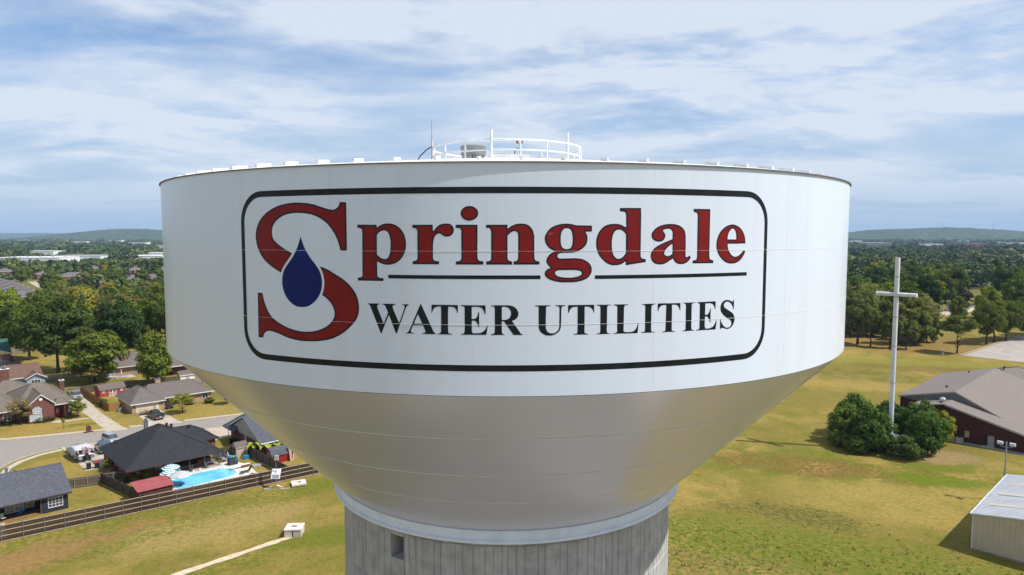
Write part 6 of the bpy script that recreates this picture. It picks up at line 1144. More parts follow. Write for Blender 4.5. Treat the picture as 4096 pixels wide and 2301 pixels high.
# tufts of rank grass in the rough corner of the field
rg = np.random.default_rng(8); T_ = []
while len(T_) < 1700:
    x, y = rg.uniform(8, 72), rg.uniform(62, 104); 
    band = abs((y - 84) + .38 * (x - 36)); p_ = math.exp(-(band / 9.0) ** 2)
    if 36 < x < 52 and 93 < y < 102: p_ = max(p_, .35)
    if rg.uniform() < p_ and not (math.hypot(x - TX, y - TY) < 10.2) and U(x, y)[0] < 103: T_.append((x, y, rg.uniform(.07, .20) * (1 + 1.2 * rg.uniform() ** 6)))
for k in range(700):
    if k < 0: break
    t_ = rg.uniform(0, 1); x, y = -66 + 40 * t_ + rg.normal(0, 1.5), 90.5 + 30 * t_ * .80 - rg.uniform(0, 9); T_.append((x, y, rg.uniform(.06, .16)))
for k in range(5200):
    d_ = rg.uniform(80, 190); a_ = rg.uniform(-.62, .66)
    if abs(a_) < .2: continue
    x, y = d_ * math.sin(a_), d_ * math.cos(a_); u_, v_ = U(x, y)
    if (u_ < 80 and v_ > 104) or u_ > 102 and v_ < 23 or u_ > 155 and v_ < 50: continue
    T_.append((x, y, rg.uniform(.04, .13)))
T_ = np.array(T_); nb = 9; ii = np.repeat(np.arange(len(T_)), nb); m_ = len(ii); an = rg.uniform(0, 6.283, m_); ln = rg.uniform(.5, 1.2, m_) * T_[ii, 2]
bx_ = T_[ii, 0] + rg.normal(0, .55, m_) * T_[ii, 2]; by_ = T_[ii, 1] + rg.normal(0, .55, m_) * T_[ii, 2]; wd = .25 * ln
Vt = np.stack([np.stack([bx_ - np.sin(an) * wd, by_ + np.cos(an) * wd, np.zeros(m_)], 1), np.stack([bx_ + np.sin(an) * wd, by_ - np.cos(an) * wd, np.zeros(m_)], 1), np.stack([bx_ + np.cos(an) * ln * .5, by_ + np.sin(an) * ln * .5, ln], 1)], 1).reshape(-1, 3)
go = bpy.data.objects.new('grass_tufts', np_mesh('grass_tufts', Vt, np.arange(len(Vt)).reshape(-1, 3), mat('rank_grass', (.23, .265, .045), (.29, .25, .08), .8, .9, .1))); COL.objects.link(go); tag(go, 'scattered tufts of rank green grass in the field', 'grass', kind='stuff')

# ------------------------------------------------------------------ cross, light pole, small structures on the right
cross = thing('cross_tower', 'tall white tubular steel cross rising from the bushes', 'cross', P(141.0, 43.2), BA)
CW = mat('cross_white_paint', (.72, .74, .77), (.60, .61, .62), 1.2, .45, .4, stretch=(1, 1, .3))
zs = [0, 6.2, 13.2, 20.2, 25.8, 29.6, 33.4, 37.0]
for a, b in zip(zs, zs[1:]):
    mb = MB(); mb.tube((0, 0, a + .01), (0, 0, b - .01), .42, .42, 24); mb.build('pole_section', CW, cross, smooth=False)
for z in zs[1:-1]:
    mb = MB(); mb.lathe([(.41, z - .10), (.44, z - .10), (.44, z + .10), (.41, z + .10)], 24); mb.build('joint_collar', mat('collar_stained', (.50, .50, .50), (.32, .30, .28), 6, .6), cross)
mb = MB(); mb.tube((0, -3.45, 30.05), (0, 3.45, 30.05), .38, .38, 24); ar = mb.build('cross_arm', CW, cross)
for s in (-1, 1): mb = MB(); mb.tube((0, s * 3.45, 30.05), (0, s * 3.49, 30.05), .39, .39, 24); mb.build('arm_cap', mat('cap_white', (.80, .80, .80), None, 2, .5), ar)
mb = MB(); mb.box(.5, .1, 14.0, .18, .3, .5); mb.box(-.3, .35, 14.0, .18, .3, .5); mb.build('access_cover', CW, cross)
t = house('equipment_hut', 'small tan equipment hut with a pale awning inside the thicket', 139.2, 40.6, cat='shed'); HUT = mat('hut_tan_panel', (.40, .29, .17), (.34, .24, .14), 2, .6)
wallbox(t, HUT, 0, 3.4, -.4, 2.6, 2.7); mb = MB(); mb.bx(-.15, 3.55, -.55, 2.75, 2.7, 2.9); mb.build('roof', mat('hut_roof_grey', (.40, .40, .40)), t); mb = MB(); mb.add([(-.9, .2, 1.95), (-.9, 1.6, 1.95), (0, 1.6, 2.35), (0, .2, 2.35)], [(0, 1, 2, 3)]); mb.build('awning', mat('awning_cream', (.72, .64, .52)), t); door(t, 'u', 0, .9, .9, 1.9, mat('hut_door', (.5, .5, .48)))
t = house('equipment_cabinet', 'grey roofed equipment cabinet at the left of the thicket', 137.0, 50.0, cat='cabinet'); wallbox(t, CHROME, 0, 2.6, 0, 1.8, 2.0); mb = MB(); mb.bx(-.1, 2.7, -.1, 1.9, 2.0, 2.12); mb.build('roof', mat('cabinet_roof', (.55, .55, .55)), t)
for k, (u, v, lab) in enumerate(((156.6, 37.0, 'air conditioner by the church wall, left of the pair'), (156.6, 35.4, 'air conditioner by the church wall, right of the pair'))):
    t = house('air_conditioner', lab, u, v, 'church air conditioners', 'air conditioner'); mb = MB(); mb.box(0, 0, .55, 1.0, 1.1, 1.0); mb.build('casing', mat('ac_casing', (.50, .50, .47), (.44, .44, .42), 3, .6), t); mb = MB(); mb.tube((0, 0, 1.05), (0, 0, 1.1), .4, n=16); mb.build('fan_grille', BLACK, t); mb = MB(); mb.box(0, 0, .03, 1.2, 1.3, .06); mb.build('pad', WALK, t)
lp = house('floodlight_pole', 'grey pole with two floodlights behind the metal building', 126.6, 22.4, cat='floodlight'); mb = MB(); mb.tube((0, 0, 0), (0, 0, 9.3), .13, .10, 10); mb.build('pole', mat('weathered_pole', (.33, .32, .30), (.27, .26, .25), 3, .7), lp)
for s in (-1, 1):
    mb = MB(); mb.path([(0, 0, 8.5), (0, s * .4, 8.45), (0, s * .75, 8.6), (0, s * .8, 8.85)], .035); a = mb.build('arm', CHROME, lp); mb = MB(); mb.box(-.1, s * .8, 9.05, .5, .75, .42); mb.build('lamp_head', mat('floodlight_housing', (.52, .54, .56), None, 3, .4, .4), a)
t = thing('ground_marker', 'small grey marker box at the corner of the paved lot', 'marker', (148.5, 233, 0)); mb = MB(); mb.box(0, 0, .4, .6, .6, .8, .4); mb.build('box', CHROME, t); mb = MB(); mb.box(0, 0, .83, .7, .7, .06, .4); mb.build('lid', CHROME, t)

# ------------------------------------------------------------------ concrete boxes, solar rig and pole by the fence
t = thing('drainage_box', 'concrete drainage box with a rusty grate and a dark slot', 'drain', (-30.0, 91.4, 0), R(4)); BOXC = concrete('box_concrete', (.60, .54, .46), (.48, .42, .35), True)
mb = MB(); mb.bx(-1.1, -.1, -1.05, 1.05, 0, .95); mb.bx(.06, 1.1, -1.05, 1.05, 0, .95); mb.bx(-.1, .06, -.6, 1.05, 0, .95); b_ = mb.build('body', BOXC, t); mb = MB(); mb.bx(-.10, .06, -1.02, -.61, .0, .93); mb.build('slot', mat('slot_shade', (.012, .011, .010)), t); mb = MB(); mb.bx(-1.16, 1.16, -1.1, 1.1, .955, 1.12); mb.build('lid', concrete('lid_concrete', (.70, .62, .52), (.58, .50, .42), False), t)  # the slot is filled with a near-black block that stands in for its shade
for k in range(5): mb = MB(); mb.bx(-.36 + k * .15, -.26 + k * .15, -.22, .3, 1.125, 1.15); mb.build('grate_bar', mat('rust', (.20, .085, .04), (.14, .06, .03), 8), t)
for x, y in ((-.75, -.65), (.75, -.65), (.75, .65), (-.75, .65)): mb = MB(); mb.box(x, y, 1.125, .2, .08, .02, R(45)); mb.build('lifting_eye', MATS['rust'], t)
t = thing('manhole_slab', 'square concrete manhole slab with a round hole lying in the grass', 'manhole', (-35.3, 110.2, 0), R(24)); n = 20
mb = MB(); sq = []
for k in range(n): a = 2 * math.pi * (k + .5) / n; c, s = math.cos(a), math.sin(a); m_ = 1.15 / max(abs(c), abs(s)); sq.append((c * m_, s * m_ * .9))
ci = [(.42 * math.cos(2 * math.pi * (k + .5) / n), .42 * math.sin(2 * math.pi * (k + .5) / n)) for k in range(n)]
mb.add([(x, y, .45) for x, y in sq] + [(x, y, .45) for x, y in ci] + [(x, y, .1) for x, y in ci] + [(x, y, .16) for x, y in sq], [(k, (k + 1) % n, n + (k + 1) % n, n + k) for k in range(n)] + [(n + k, n + (k + 1) % n, 2 * n + (k + 1) % n, 2 * n + k) for k in range(n)] + [(k, 3 * n + k, 3 * n + (k + 1) % n, (k + 1) % n) for k in range(n)]); mb.build('slab', MATS['lid_concrete'], t)
mb = MB()
for x, y in ((-.9, -.75), (.9, -.75), (.9, .75), (-.9, .75)): mb.box(x, y, .1, .4, .3, .22)
mb.build('footing', BOXC, t); mb = MB(); mb.tube((0, 0, .1), (0, 0, .12), .44, n=20); mb.build('hole_floor', MATS['rust'], t)
t = thing('solar_rig', 'white solar panel on a tall slim mast standing by the board fence', 'solar panel', (-38.5, 108.8, 0), R(4)); mb = MB(); mb.tube((0, .1, 0), (0, .1, 9.6), .06, .045, 8); mb.build('mast', CHROME, t); mb = MB(); mb.tube((0, .1, 6.5), (0, .1, 6.56), .19, n=10); mb.build('collar', CHROME, t); mb = MB(); mb.box(.14, 0, 5.0, .62, .3, .75); mb.build('junction_box', mat('box_grey_paint', (.48, .48, .47), None, 2, .5), t)
mb = MB()
for k in range(3): a = k * 2.1 + .4; mb.tube((0, 0, .45), (.95 * math.cos(a), .95 * math.sin(a), .03), .03, n=6)
mb.build('tripod_leg', CHROME, t)
def tilt_panel(parent, name, m, w, h, z, ang, y0=0, th=.05, dz=0.0, x0=0.0):
    mb = MB(); mb.box(x0, 0, dz, w, th, h); o = mb.build(name, m, parent); o.rotation_euler = (R(ang), 0, R(-4)); o.location = (0, y0, z); return o
sp_ = tilt_panel(t, 'panel', mat('solar_frame_white', (.80, .80, .80), None, 2, .3), 1.45, 1.65, 2.35, -34); tilt_panel(t, 'solar_cell', mat('solar_cell_grey', (.30, .31, .33), (.22, .23, .25), 12, .25, .6), 1.2, .62, 2.33, -34, -.03, .05, -.42)
mb = MB(); mb.box(-.9, -.35, .18, .35, .3, .36); mb.box(-1.4, -.5, .08, .8, .5, .12, .3); mb.build('battery_case', mat('case_grey', (.35, .34, .33)), t)
for k, (x, y, l, a, lab) in enumerate(((-36.9, 108.3, 1.7, 12, 'old board lying in front of the solar rig'), (-36.4, 110.4, 1.8, 100, 'old board lying beside the manhole slab'))):
    mb = MB(); mb.box(0, 0, .05, l, .35, .1); o = mb.build('loose_board', mat('old_board', (.40, .34, .28), (.30, .25, .2), 3), loc=(x, y, 0), rz=R(a)); tag(o, lab, 'board', 'loose boards in the grass')

# ------------------------------------------------------------------ fences
def fence(label, pts, h, m_board, m_post, bay=2.4, rails=(), m_rail=None, post='square', name='board_fence', rail_side=-1, flat=False, cat='fence'):
    t = thing(name, label, cat, P(*pts[0])); inv = Vector(P(*pts[0]))
    for a, b in zip(pts, pts[1:]):
        A = Vector(P(*a)); B = Vector(P(*b)); L = (B - A).length; n = max(1, round(L / bay)); d = (B - A).normalized(); ang = math.atan2(d.y, d.x); nrm = Vector((-d.y, d.x, 0)) * rail_side
        bl = L / n; key = (h, round(bl, 3), m_board.name)
        pk = MB(); w = .142; k = 0
        while k * w < bl - .02:
            x0 = k * w; x1 = min(bl, x0 + w - .012); hh = h - (.0 if flat else .03 * ((k * 7) % 3)); y = .004 * ((k * 5) % 3); pk.bx(x0, x1, y, y + .02, .04, hh); k += 1
        me = pk.mesh('picket_panel'); me.materials.append(m_board)
        for i in range(n + 1):
            q = A + d * bl * i - inv; mb = MB()
            if post == 'round': mb.tube((0, 0, 0), (0, 0, h + .06), .045, n=8); mb.tube((0, 0, h + .06), (0, 0, h + .1), .055, n=8)
            else: mb.box(0, 0, h / 2, .1, .1, h)
            if i < n or b == pts[-1]: mb.build('post', m_post, t, loc=tuple(q + nrm * .07), rz=ang)
            if i == n: break
            o = bpy.data.objects.new('picket_panel', me); COL.objects.link(o); o.parent = t; o.location = q; o.rotation_euler = (0, 0, ang); o['kind'] = 'stuff'
            for z in rails:
                r = MB(); r.bx(.02, bl - .02, -.02, .02, z - .045, z + .045); r.build('rail', m_rail or m_post, t, loc=tuple(q + nrm * .035), rz=ang)
    return t
BRD = mat('fence_board_brown', (.070, .046, .030), (.040, .028, .020), 7, .9, .1, stretch=(3, 3, .3)); RAILM = mat('fence_rail_pale', (.52, .40, .32), (.44, .33, .26), 4, .8); GREYB = mat('fence_board_grey', (.125, .105, .085), (.085, .07, .058), 7, .9, .1, stretch=(3, 3, .3)); LTG = mat('fence_board_silver', (.32, .29, .25), (.24, .215, .185), 7, .9, .1, stretch=(3, 3, .3)); ORB = mat('fence_board_orange', (.34, .17, .06), (.25, .12, .04), 6, .85, .15, stretch=(3, 3, .3))
fence('long brown board fence with pale rails and steel posts across the yards', [(2, 112.75), (66, 105.6)], 2.35, BRD, CHROME, 2.38, (.12, .85, 1.58, 2.28), RAILM, 'round')
fence('weathered privacy fence between the navy house and the pool yard', [(26.6, 127.2), (28.5, 117.0), (29.0, 110.2)], 1.9, GREYB, GREYB, 2.4, (.3, 1.5))
fence('grey double gate and fence beside the navy house', [(21.3, 128.4), (26.5, 127.0)], 1.7, GREYB, LTG, 1.75, (.25, 1.45), LTG, rail_side=-1, name='fence_gate')
fence('short grey gate next to the pool house corner', [(26.9, 127.6), (29.9, 126.2)], 1.7, GREYB, LTG, 1.5, (.25, 1.45), LTG, name='fence_gate')
fence('grey fence between the pool yard and the barn shed yard', [(50.4, 126.6), (50.5, 116), (50.6, 107.6)], 1.95, GREYB, GREYB, 2.4, (.4, 1.6))
fence('grey fence piece behind the beige plastic shed', [(44.8, 127.2), (50.3, 126.8)], 1.9, GREYB, GREYB, 2.2, (.3, 1.5))
fence('orange wooden fence stepping along the long drive', [(39.4, 204.5), (39.6, 190), (39.9, 179.2)], 1.9, ORB, ORB, 2.4, ())
fence('short orange fence joining the tan house', [(39.9, 179.2), (42.5, 179.4)], 1.9, ORB, ORB, 2.6, ())
fence('silvery fence behind the long drive', [(30, 206.6), (39.4, 205.4)], 1.8, LTG, GREYB, 2.4, (.3, 1.5))
fence('weathered back fence running behind the red shed', [(39.6, 205.6), (62, 202.4)], 1.8, GREYB, GREYB, 2.4, (.3, 1.5))
fence('silvery wooden gate and fence under the big dark tree', [(34.5, 229), (45, 227.5)], 1.8, LTG, GREYB, 2.4, (.3, 1.5), LTG)
fence('grey fence beyond the tan house by the tank', [(62, 196), (80, 193)], 1.8, LTG, GREYB, 2.4, ())
fence('weathered fence beside the green roofed house', [(35.0, 292), (42, 291)], 1.8, LTG, ORB, 2.4, ())

# ------------------------------------------------------------------ vehicles
def wheel_mesh():
    mb = MB(); mb.lathe([(.0, -.10), (.20, -.11), (.33, -.11), (.36, -.08), (.36, .08), (.33, .11), (.20, .11), (0, .10)], 20); return mb
def vehicle(name, label, cat, x, y, rz, body, L, W, prof, cab, glass_sides, bed=None, lights=True, group=None, s=1.0, trim=None):
    """prof: lower body side outline (x,z); cab: greenhouse outline (x,z); both extruded and pinched towards the top"""
    t = thing(name, label, cat, (x, y, 0), rz, group); t.scale = (s, s, s)
    def loft(poly, w0, w1, zlo, zhi, bev=.06):
        mb = MB(); n = len(poly); wid = lambda z: w0 + (w1 - w0) * max(0, min(1, (z - zlo) / (zhi - zlo)))
        vs = []; 
        for sgn, k in ((-1, 1.0), (-1, .0), (1, .0), (1, 1.0)):
            for px, pz in poly:
                cx = sum(p[0] for p in poly) / n; cz = sum(p[1] for p in poly) / n; w = wid(pz) / 2
                if k: vs.append((cx + (px - cx) * (1 - bev * .5), sgn * w, cz + (pz - cz) * (1 - bev)))
                else: vs.append((px, sgn * (w - bev), pz))
        fs = [tuple(range(n)), tuple(range(4 * n - 1, 3 * n - 1, -1))] + [(r * n + i, r * n + (i + 1) % n, (r + 1) * n + (i + 1) % n, (r + 1) * n + i) for r in range(3) for i in range(n)]
        mb.add(vs, fs); return mb
    z0 = min(p[1] for p in prof); z1 = max(p[1] for p in prof)
    loft(prof, W, W * .94, z0, z1).build('body', body, t)
    cz0 = min(p[1] for p in cab); cz1 = max(p[1] for p in cab); loft(cab, W * .92, W * .74, cz0, cz1, .05).build('window_band', GLASS, t)
    x0 = min(p[0] for p in cab if p[1] > cz1 - .05); x1 = max(p[0] for p in cab if p[1] > cz1 - .05); mb = MB(); mb.box((x0 + x1) / 2, 0, cz1 + .01, (x1 - x0) * .98, W * .74, .06); ro = mb.build('roof_panel', body, t)
    for px in glass_sides:
        for sg in (-1, 1): mb = MB(); mb.tube((px, sg * W * .452, cz0), (px * .96, sg * W * .372, cz1), .035, n=4); mb.build('pillar', body, t)
    xw = (L * .30, -L * .30)
    for wx in xw:
        for sg in (-1, 1):
            o = wheel_mesh().build('wheel', RUBBER, t, loc=(wx, sg * (W / 2 - .10), .36)); o.rotation_euler = (R(90), 0, 0); mb = MB(); mb.lathe([(0, -.125), (.20, -.12), (.21, -.10), (.21, .10), (.20, .12), (0, .125)], 14); mb.build('rim', RIMM, o)
    if bed:
        bx0, bx1, bz = bed; mb = MB(); mb.bx(bx0, bx1, -W * .40, W * .40, bz, bz + .02); mb.build('bed_liner', BLACK, t)
        for sg in (-1, 1): mb = MB(); mb.bx(bx0 - .02, bx1, sg * W * .435 - .05, sg * W * .435 + .05, bz, bz + .22); mb.build('bed_side', body, t)
        mb = MB(); mb.bx(bx0 - .06, bx0 + .04, -W * .45, W * .45, bz - .45, bz + .22); mb.build('tailgate', body, t)
    for sg in (-1, 1):
        mb = MB(); mb.box(L / 2 - .06, sg * W * .36, z0 + (z1 - z0) * .62, .1, .34, .18); mb.build('headlight', mat('headlight_lens', (.7, .72, .75), None, 3, .12, .7), t); mb = MB(); mb.box(-L / 2 + .05, sg * W * .40, z0 + (z1 - z0) * .66, .1, .2, .3); mb.build('taillight', mat('taillight_lens', (.30, .01, .012), None, 3, .2, .6), t)
        mb = MB(); mb.box(max(p[0] for p in cab) - .25, sg * (W / 2 + .08), cz0 + .1, .12, .2, .16); mb.build('side_mirror', trim or body, t)
    mb = MB(); mb.box(L / 2 - .03, 0, z0 + .16, .12, W * .92, .22); mb.box(-L / 2 + .03, 0, z0 + .16, .12, W * .92, .2); mb.build('bumper', CHROME, t); mb = MB(); mb.box(L / 2 - .02, 0, z0 + (z1 - z0) * .58, .06, W * .44, .22); mb.build('grille', BLACK, t)
    mb = MB(); mb.box(-L / 2 - .035, 0, z0 + .38, .02, .32, .16); mb.build('number_plate', WHITE, t)
    return t
def carpaint(name, c, metal=.3): return mat(name, c, tuple(x * .92 for x in c), .6, .28, .5, metal, coat=.6)
TRUCK = [(-2.85, .45), (2.8, .42), (2.86, .72), (2.78, 1.02), (1.5, 1.12), (-2.83, 1.10), (-2.88, .6)]; TCAB = [(-.55, 1.08), (1.62, 1.08), (.95, 1.78), (-.42, 1.80)]
SUVP = [(-2.35, .40), (2.3, .38), (2.38, .66), (2.28, .92), (1.25, 1.05), (-2.32, 1.05), (-2.4, .6)]; SCAB = [(-2.28, 1.03), (1.38, 1.03), (.62, 1.66), (-1.95, 1.70)]
CARP = [(-2.25, .34), (2.2, .32), (2.28, .55), (2.15, .80), (1.0, .92), (-1.9, .95), (-2.28, .7)]; CCAB = [(-1.75, .92), (1.05, .90), (.30, 1.42), (-1.05, 1.44)]
x, y, _ = P(37.2, 200.2); vehicle('pickup_truck', 'silver pickup truck parked at the end of the long drive', 'pickup', x, y, BA + R(-88), carpaint('silver_paint', (.42, .42, .40)), 5.75, 2.0, TRUCK, TCAB, (.45,), (-2.8, -.6, 1.12))
x, y, _ = P(46.0, 165.6); vehicle('pickup_truck', 'black pickup truck parked in front of the cream garage door', 'pickup', x, y, BA + R(94), carpaint('black_truck_paint', (.022, .023, .026)), 5.75, 2.0, TRUCK, TCAB, (.45,), (-2.8, -.6, 1.12))
x, y, _ = P(31.4, 146.8); vehicle('suv', 'dark blue suv on the drive beside the charcoal roof', 'suv', x, y, BA + R(88), carpaint('dark_blue_paint', (.030, .036, .055)), 5.1, 2.0, SUVP, SCAB, (.2, -1.0), s=1.06)
x, y, _ = P(33.9, 152.0); vehicle('suv', 'silver suv at the street end of the pool house drive', 'suv', x, y, BA + R(-82), carpaint('silver_suv_paint', (.40, .41, .42)), 4.8, 1.95, SUVP, SCAB, (.2, -1.0))
for k, (u, v, c, rz, lab) in enumerate(((111.5, 721, (.70, .71, .72), 20, 'white suv among the apartments, leftmost parked car'), (112.0, 706, (.030, .045, .085), 30, 'dark blue car among the apartments'), (110.5, 690, (.22, .24, .27), 25, 'grey car nearest in the apartment parking'), (109.5, 682, (.25, .03, .035), 25, 'red car in the apartment parking'), (125, 716, (.60, .62, .66), 10, 'pale car under the dark round tree'))):
    x, y, _ = P(u, v); vehicle('parked_car', lab, 'car', x, y, BA + R(rz), carpaint('car_paint_%d' % k, c), 4.6, 1.85, SUVP if k == 0 else CARP, SCAB if k == 0 else CCAB, (.0,), group='cars parked by the apartments')
x, y = 240.5, 368.5; vehicle('parked_car', 'white car parked beside the white house on the right', 'car', x, y, R(-100), carpaint('white_car_paint', (.72, .73, .74), .1), 4.6, 1.85, CARP, CCAB, (.0,)); vehicle('parked_car', 'dark car parked left of the white car on the right', 'car', 233.5, 371, R(-95), carpaint('dark_car_paint', (.05, .055, .06)), 4.6, 1.85, CARP, CCAB, (.0,))

# boat under a tarpaulin on its trailer, utility trailers
bx_, by_, _ = P(27.4, 144.6); boat = thing('covered_boat', 'pontoon boat under a grey tarpaulin beside the pool house', 'boat', (bx_, by_, 0), BA + R(93))
for s in (-1, 1): mb = MB(); mb.tube((-3.1, s * .95, .85), (2.6, s * .95, .85), .33, .33, 12); mb.tube((2.6, s * .95, .85), (3.3, s * .95, 1.05), .33, .08, 12); mb.build('pontoon', RIMM, boat)
mb = MB(); mb.bx(-3.1, 3.0, -1.25, 1.25, 1.22, 1.32); mb.build('deck', WHITE, boat)
for a, z, m_ in ((0, 1.34, 'red'), (0, 1.74, 'white')):
    for s in (-1, 1): mb = MB(); mb.bx(-2.95, 2.6, s * 1.20 - .03, s * 1.20 + .03, z, z + .36); mb.build('side_panel', mat('boat_red', (.26, .01, .03)) if m_ == 'red' else WHITE, boat)
nx, ny = 26, 15; rg2 = np.random.default_rng(3); X = np.linspace(-1.9, 3.35, nx); vs = []
for i, xx in enumerate(X):
    for j in range(ny):
        q = (j / (ny - 1) * 2 - 1); yy = 1.42 * math.copysign(min(1, abs(q) * 1.35), q) + (.12 * math.copysign(max(0, abs(q) - .74), q)); top = 2.18 + .28 * math.sin(xx * 1.5 + 1) * (1 - abs(q)) - .35 * max(0, xx - 2.2)
        z = top if abs(q) < .74 else top - (abs(q) - .74) / .26 * (1.35 + .25 * math.sin(xx * 2.1)); fold = .07 * math.sin(xx * 9 + 3 * abs(q)) * max(0, abs(q) - .6) * 2.5
        vs.append((xx, yy + fold * np.sign(q), z + rg2.normal(0, .02)))
mb = MB(); mb.add(vs, [(i * ny + j, (i + 1) * ny + j, (i + 1) * ny + j + 1, i * ny + j + 1) for i in range(nx - 1) for j in range(ny - 1)])
mb.add([vs[-ny + j] for j in range(ny)] + [(3.45, vs[-ny + j][1] * .8, max(.6, vs[-ny + j][2] - 1.5)) for j in range(ny)], [(j, ny + j, ny + j + 1, j + 1) for j in range(ny - 1)])
mb.build('tarpaulin', mat('tarp_silver', (.52, .51, .52), (.40, .39, .40), 2.5, .6, .3), boat, smooth=True)
mb = MB(); mb.box(-2.6, .2, 2.2, .5, .7, .9); mb.box(-2.5, -.6, 2.05, .6, .5, .6); mb.build('seat', mat('boat_seat_red', (.22, .012, .03), (.5, .5, .5), 2), boat); mb = MB(); mb.box(-3.3, 0, 1.2, .4, .45, 1.1); mb.build('outboard_motor', BLACK, boat)
tr_ = thing('boat_trailer', 'black trailer under the covered boat', 'trailer', (bx_, by_, 0), BA + R(93)); mb = MB()
for s in (-.7, .7): mb.bx(-2.9, 2.8, s - .05, s + .05, .42, .54)
mb.tube((2.8, -.7, .48), (4.3, 0, .5), .05, n=6); mb.tube((2.8, .7, .48), (4.3, 0, .5), .05, n=6); mb.bx(-.8, -.7, -1.2, 1.2, .36, .46); mb.build('frame', BLACK, tr_)
for s in (-1, 1): o = wheel_mesh().build('wheel', RUBBER, tr_, loc=(-.75, s * 1.2, .36)); o.rotation_euler = (R(90), 0, 0); mb = MB(); mb.lathe([(0, -.13), (.2, -.125), (.2, .125), (0, .13)], 14); mb.build('rim', WHITE, o)
def utility(label, u, v, rz, gate=True, junk=None):
    x, y, _ = P(u, v); t = thing('utility_trailer', label, 'trailer', (x, y, 0), BA + R(rz)); mb = MB(); mb.bx(-1.6, 1.6, -.85, .85, .52, .60); mb.build('bed', mat('trailer_plank', (.20, .14, .09), (.14, .10, .07), 4), t)
    for s in (-1, 1):
        mb = MB(); mb.tube((-1.6, s * .87, .98), (1.6, s * .87, .98), .03, n=5)
        for a in (-1.6, -.5, .5, 1.6): mb.tube((a, s * .87, .55), (a, s * .87, .98), .025, n=5)
        mb.build('side_rail', BLACK, t); o = wheel_mesh().build('wheel', RUBBER, t, loc=(0, s * 1.0, .34)); o.rotation_euler = (R(90), 0, 0); mb = MB(); mb.lathe([(0, -.13), (.19, -.125), (.19, .125), (0, .13)], 12); mb.build('rim', WHITE, o)
    mb = MB(); mb.tube((1.6, -.5, .5), (2.7, 0, .5), .04, n=5); mb.tube((1.6, .5, .5), (2.7, 0, .5), .04, n=5); mb.build('tongue', BLACK, t)
    if gate:
        mb = MB()
        for a in (-.8, -.4, 0, .4, .8): mb.tube((-1.62, a, .58), (-1.62, a, 1.85), .022, n=5)
        for z in (.6, 1.2, 1.85): mb.tube((-1.62, -.82, z), (-1.62, .82, z), .025, n=5)
        mb.build('ramp_gate', BLACK, t)
    return t
utility('small black utility trailer with its ramp up before the garage door', 45.7, 170.6, 178); utility('black utility trailer loaded with odds and ends behind the covered boat', 27.0, 149.8, 92)

# ------------------------------------------------------------------ pool yard
deck = [(33.6, 114.2), (47.6, 113.6), (48.2, 120.4), (46.8, 124.2), (37.6, 123.2), (33.8, 122.8)]
POOLC = concrete('pool_deck_concrete', (.60, .55, .49), (.52, .475, .42), False)
def pool_outline(g=0.0):
    return [(35.0 - g, 115.6 - g), (42.6, 115.6 - g), (44.4, 116.0 - g * .8), (45.2 + g * .8, 117.4), (45.2 + g, 118.8), (44.8 + g * .7, 120.2 + g * .5), (43.6, 121.2 + g), (41.0, 121.4 + g), (37.6, 121.3 + g), (35.0 - g, 120.6 + g)]
def ring_sheet(name, outer, inner, z, m, label):
    tris = tessellate_polygon([[Vector((*q, 0)) for q in outer], [Vector((*q, 0)) for q in inner]]); mb = MB(); mb.add([P(*q, z) for q in outer + inner], [tuple(t) for t in tris]); return struct(name, mb, m, label)
ring_sheet('pool_deck', deck, pool_outline(.28), .03, POOLC, 'pale concrete deck round the swimming pool')
pool = thing('swimming_pool', 'bright blue swimming pool with one rounded end', 'pool', (0, 0, 0))
po, pi_ = pool_outline(.28), pool_outline(0); n = len(po); mb = MB(); mb.add([P(*q, .03) for q in po] + [P(*q, .09) for q in po] + [P(*q, .09) for q in pi_] + [P(*q, -.02) for q in pi_], [(a * n + k, a * n + (k + 1) % n, (a + 1) * n + (k + 1) % n, (a + 1) * n + k) for a in range(3) for k in range(n)]); mb.build('coping', mat('coping_white', (.72, .71, .68), None, 2, .6), pool)
def water_mat():
    m, nt, p = new_mat('pool_water'); p.inputs['Roughness'].default_value = .07; p.inputs['Specular IOR Level'].default_value = .4
    n1 = noise(nt, .35, 3, .5); n2 = noise(nt, 3.2, 3, .6, dist=1.5); c = mixc3(nt, mrange(nt, n1, .35, .65), (.17, .55, .72), (.09, .42, .62)); c = mixc3(nt, mrange(nt, n2, .5, .66, 0, .4), c, (.42, .74, .86)); nt.links.new(c, p.inputs['Base Color']); bump(nt, p, n2, .25, .03); return m
mb = MB(); mb.add([P(*q, .035) for q in pi_], [tuple(range(n))]); mb.build('water', water_mat(), pool)
for a in (39.3, 40.4):
    mb = MB(); mb.path([P(a, 121.9, .05), P(a, 121.8, .75), P(a, 121.2, .85), P(a, 120.9, .5), P(a, 120.85, .05)], .03); mb.build('ladder_rail', CHROME, pool)
mb = MB(); mb.path([P(43.9, 116.9, .05), P(44.1, 117.1, .7), P(44.6, 116.9, .7), P(44.9, 116.6, .05)], .03); mb.build('hand_rail', CHROME, pool)
t = house('diving_board', 'white diving board at the rounded end of the pool', 47.0, 118.9, cat='diving board'); mb = MB(); mb.bx(-2.2, 1.2, -.25, .25, .52, .58); mb.build('board', WHITE, t); mb = MB(); mb.bx(-.3, 1.0, -.22, .22, 0, .5); mb.build('stand', mat('stand_rust', (.20, .07, .035)), t)
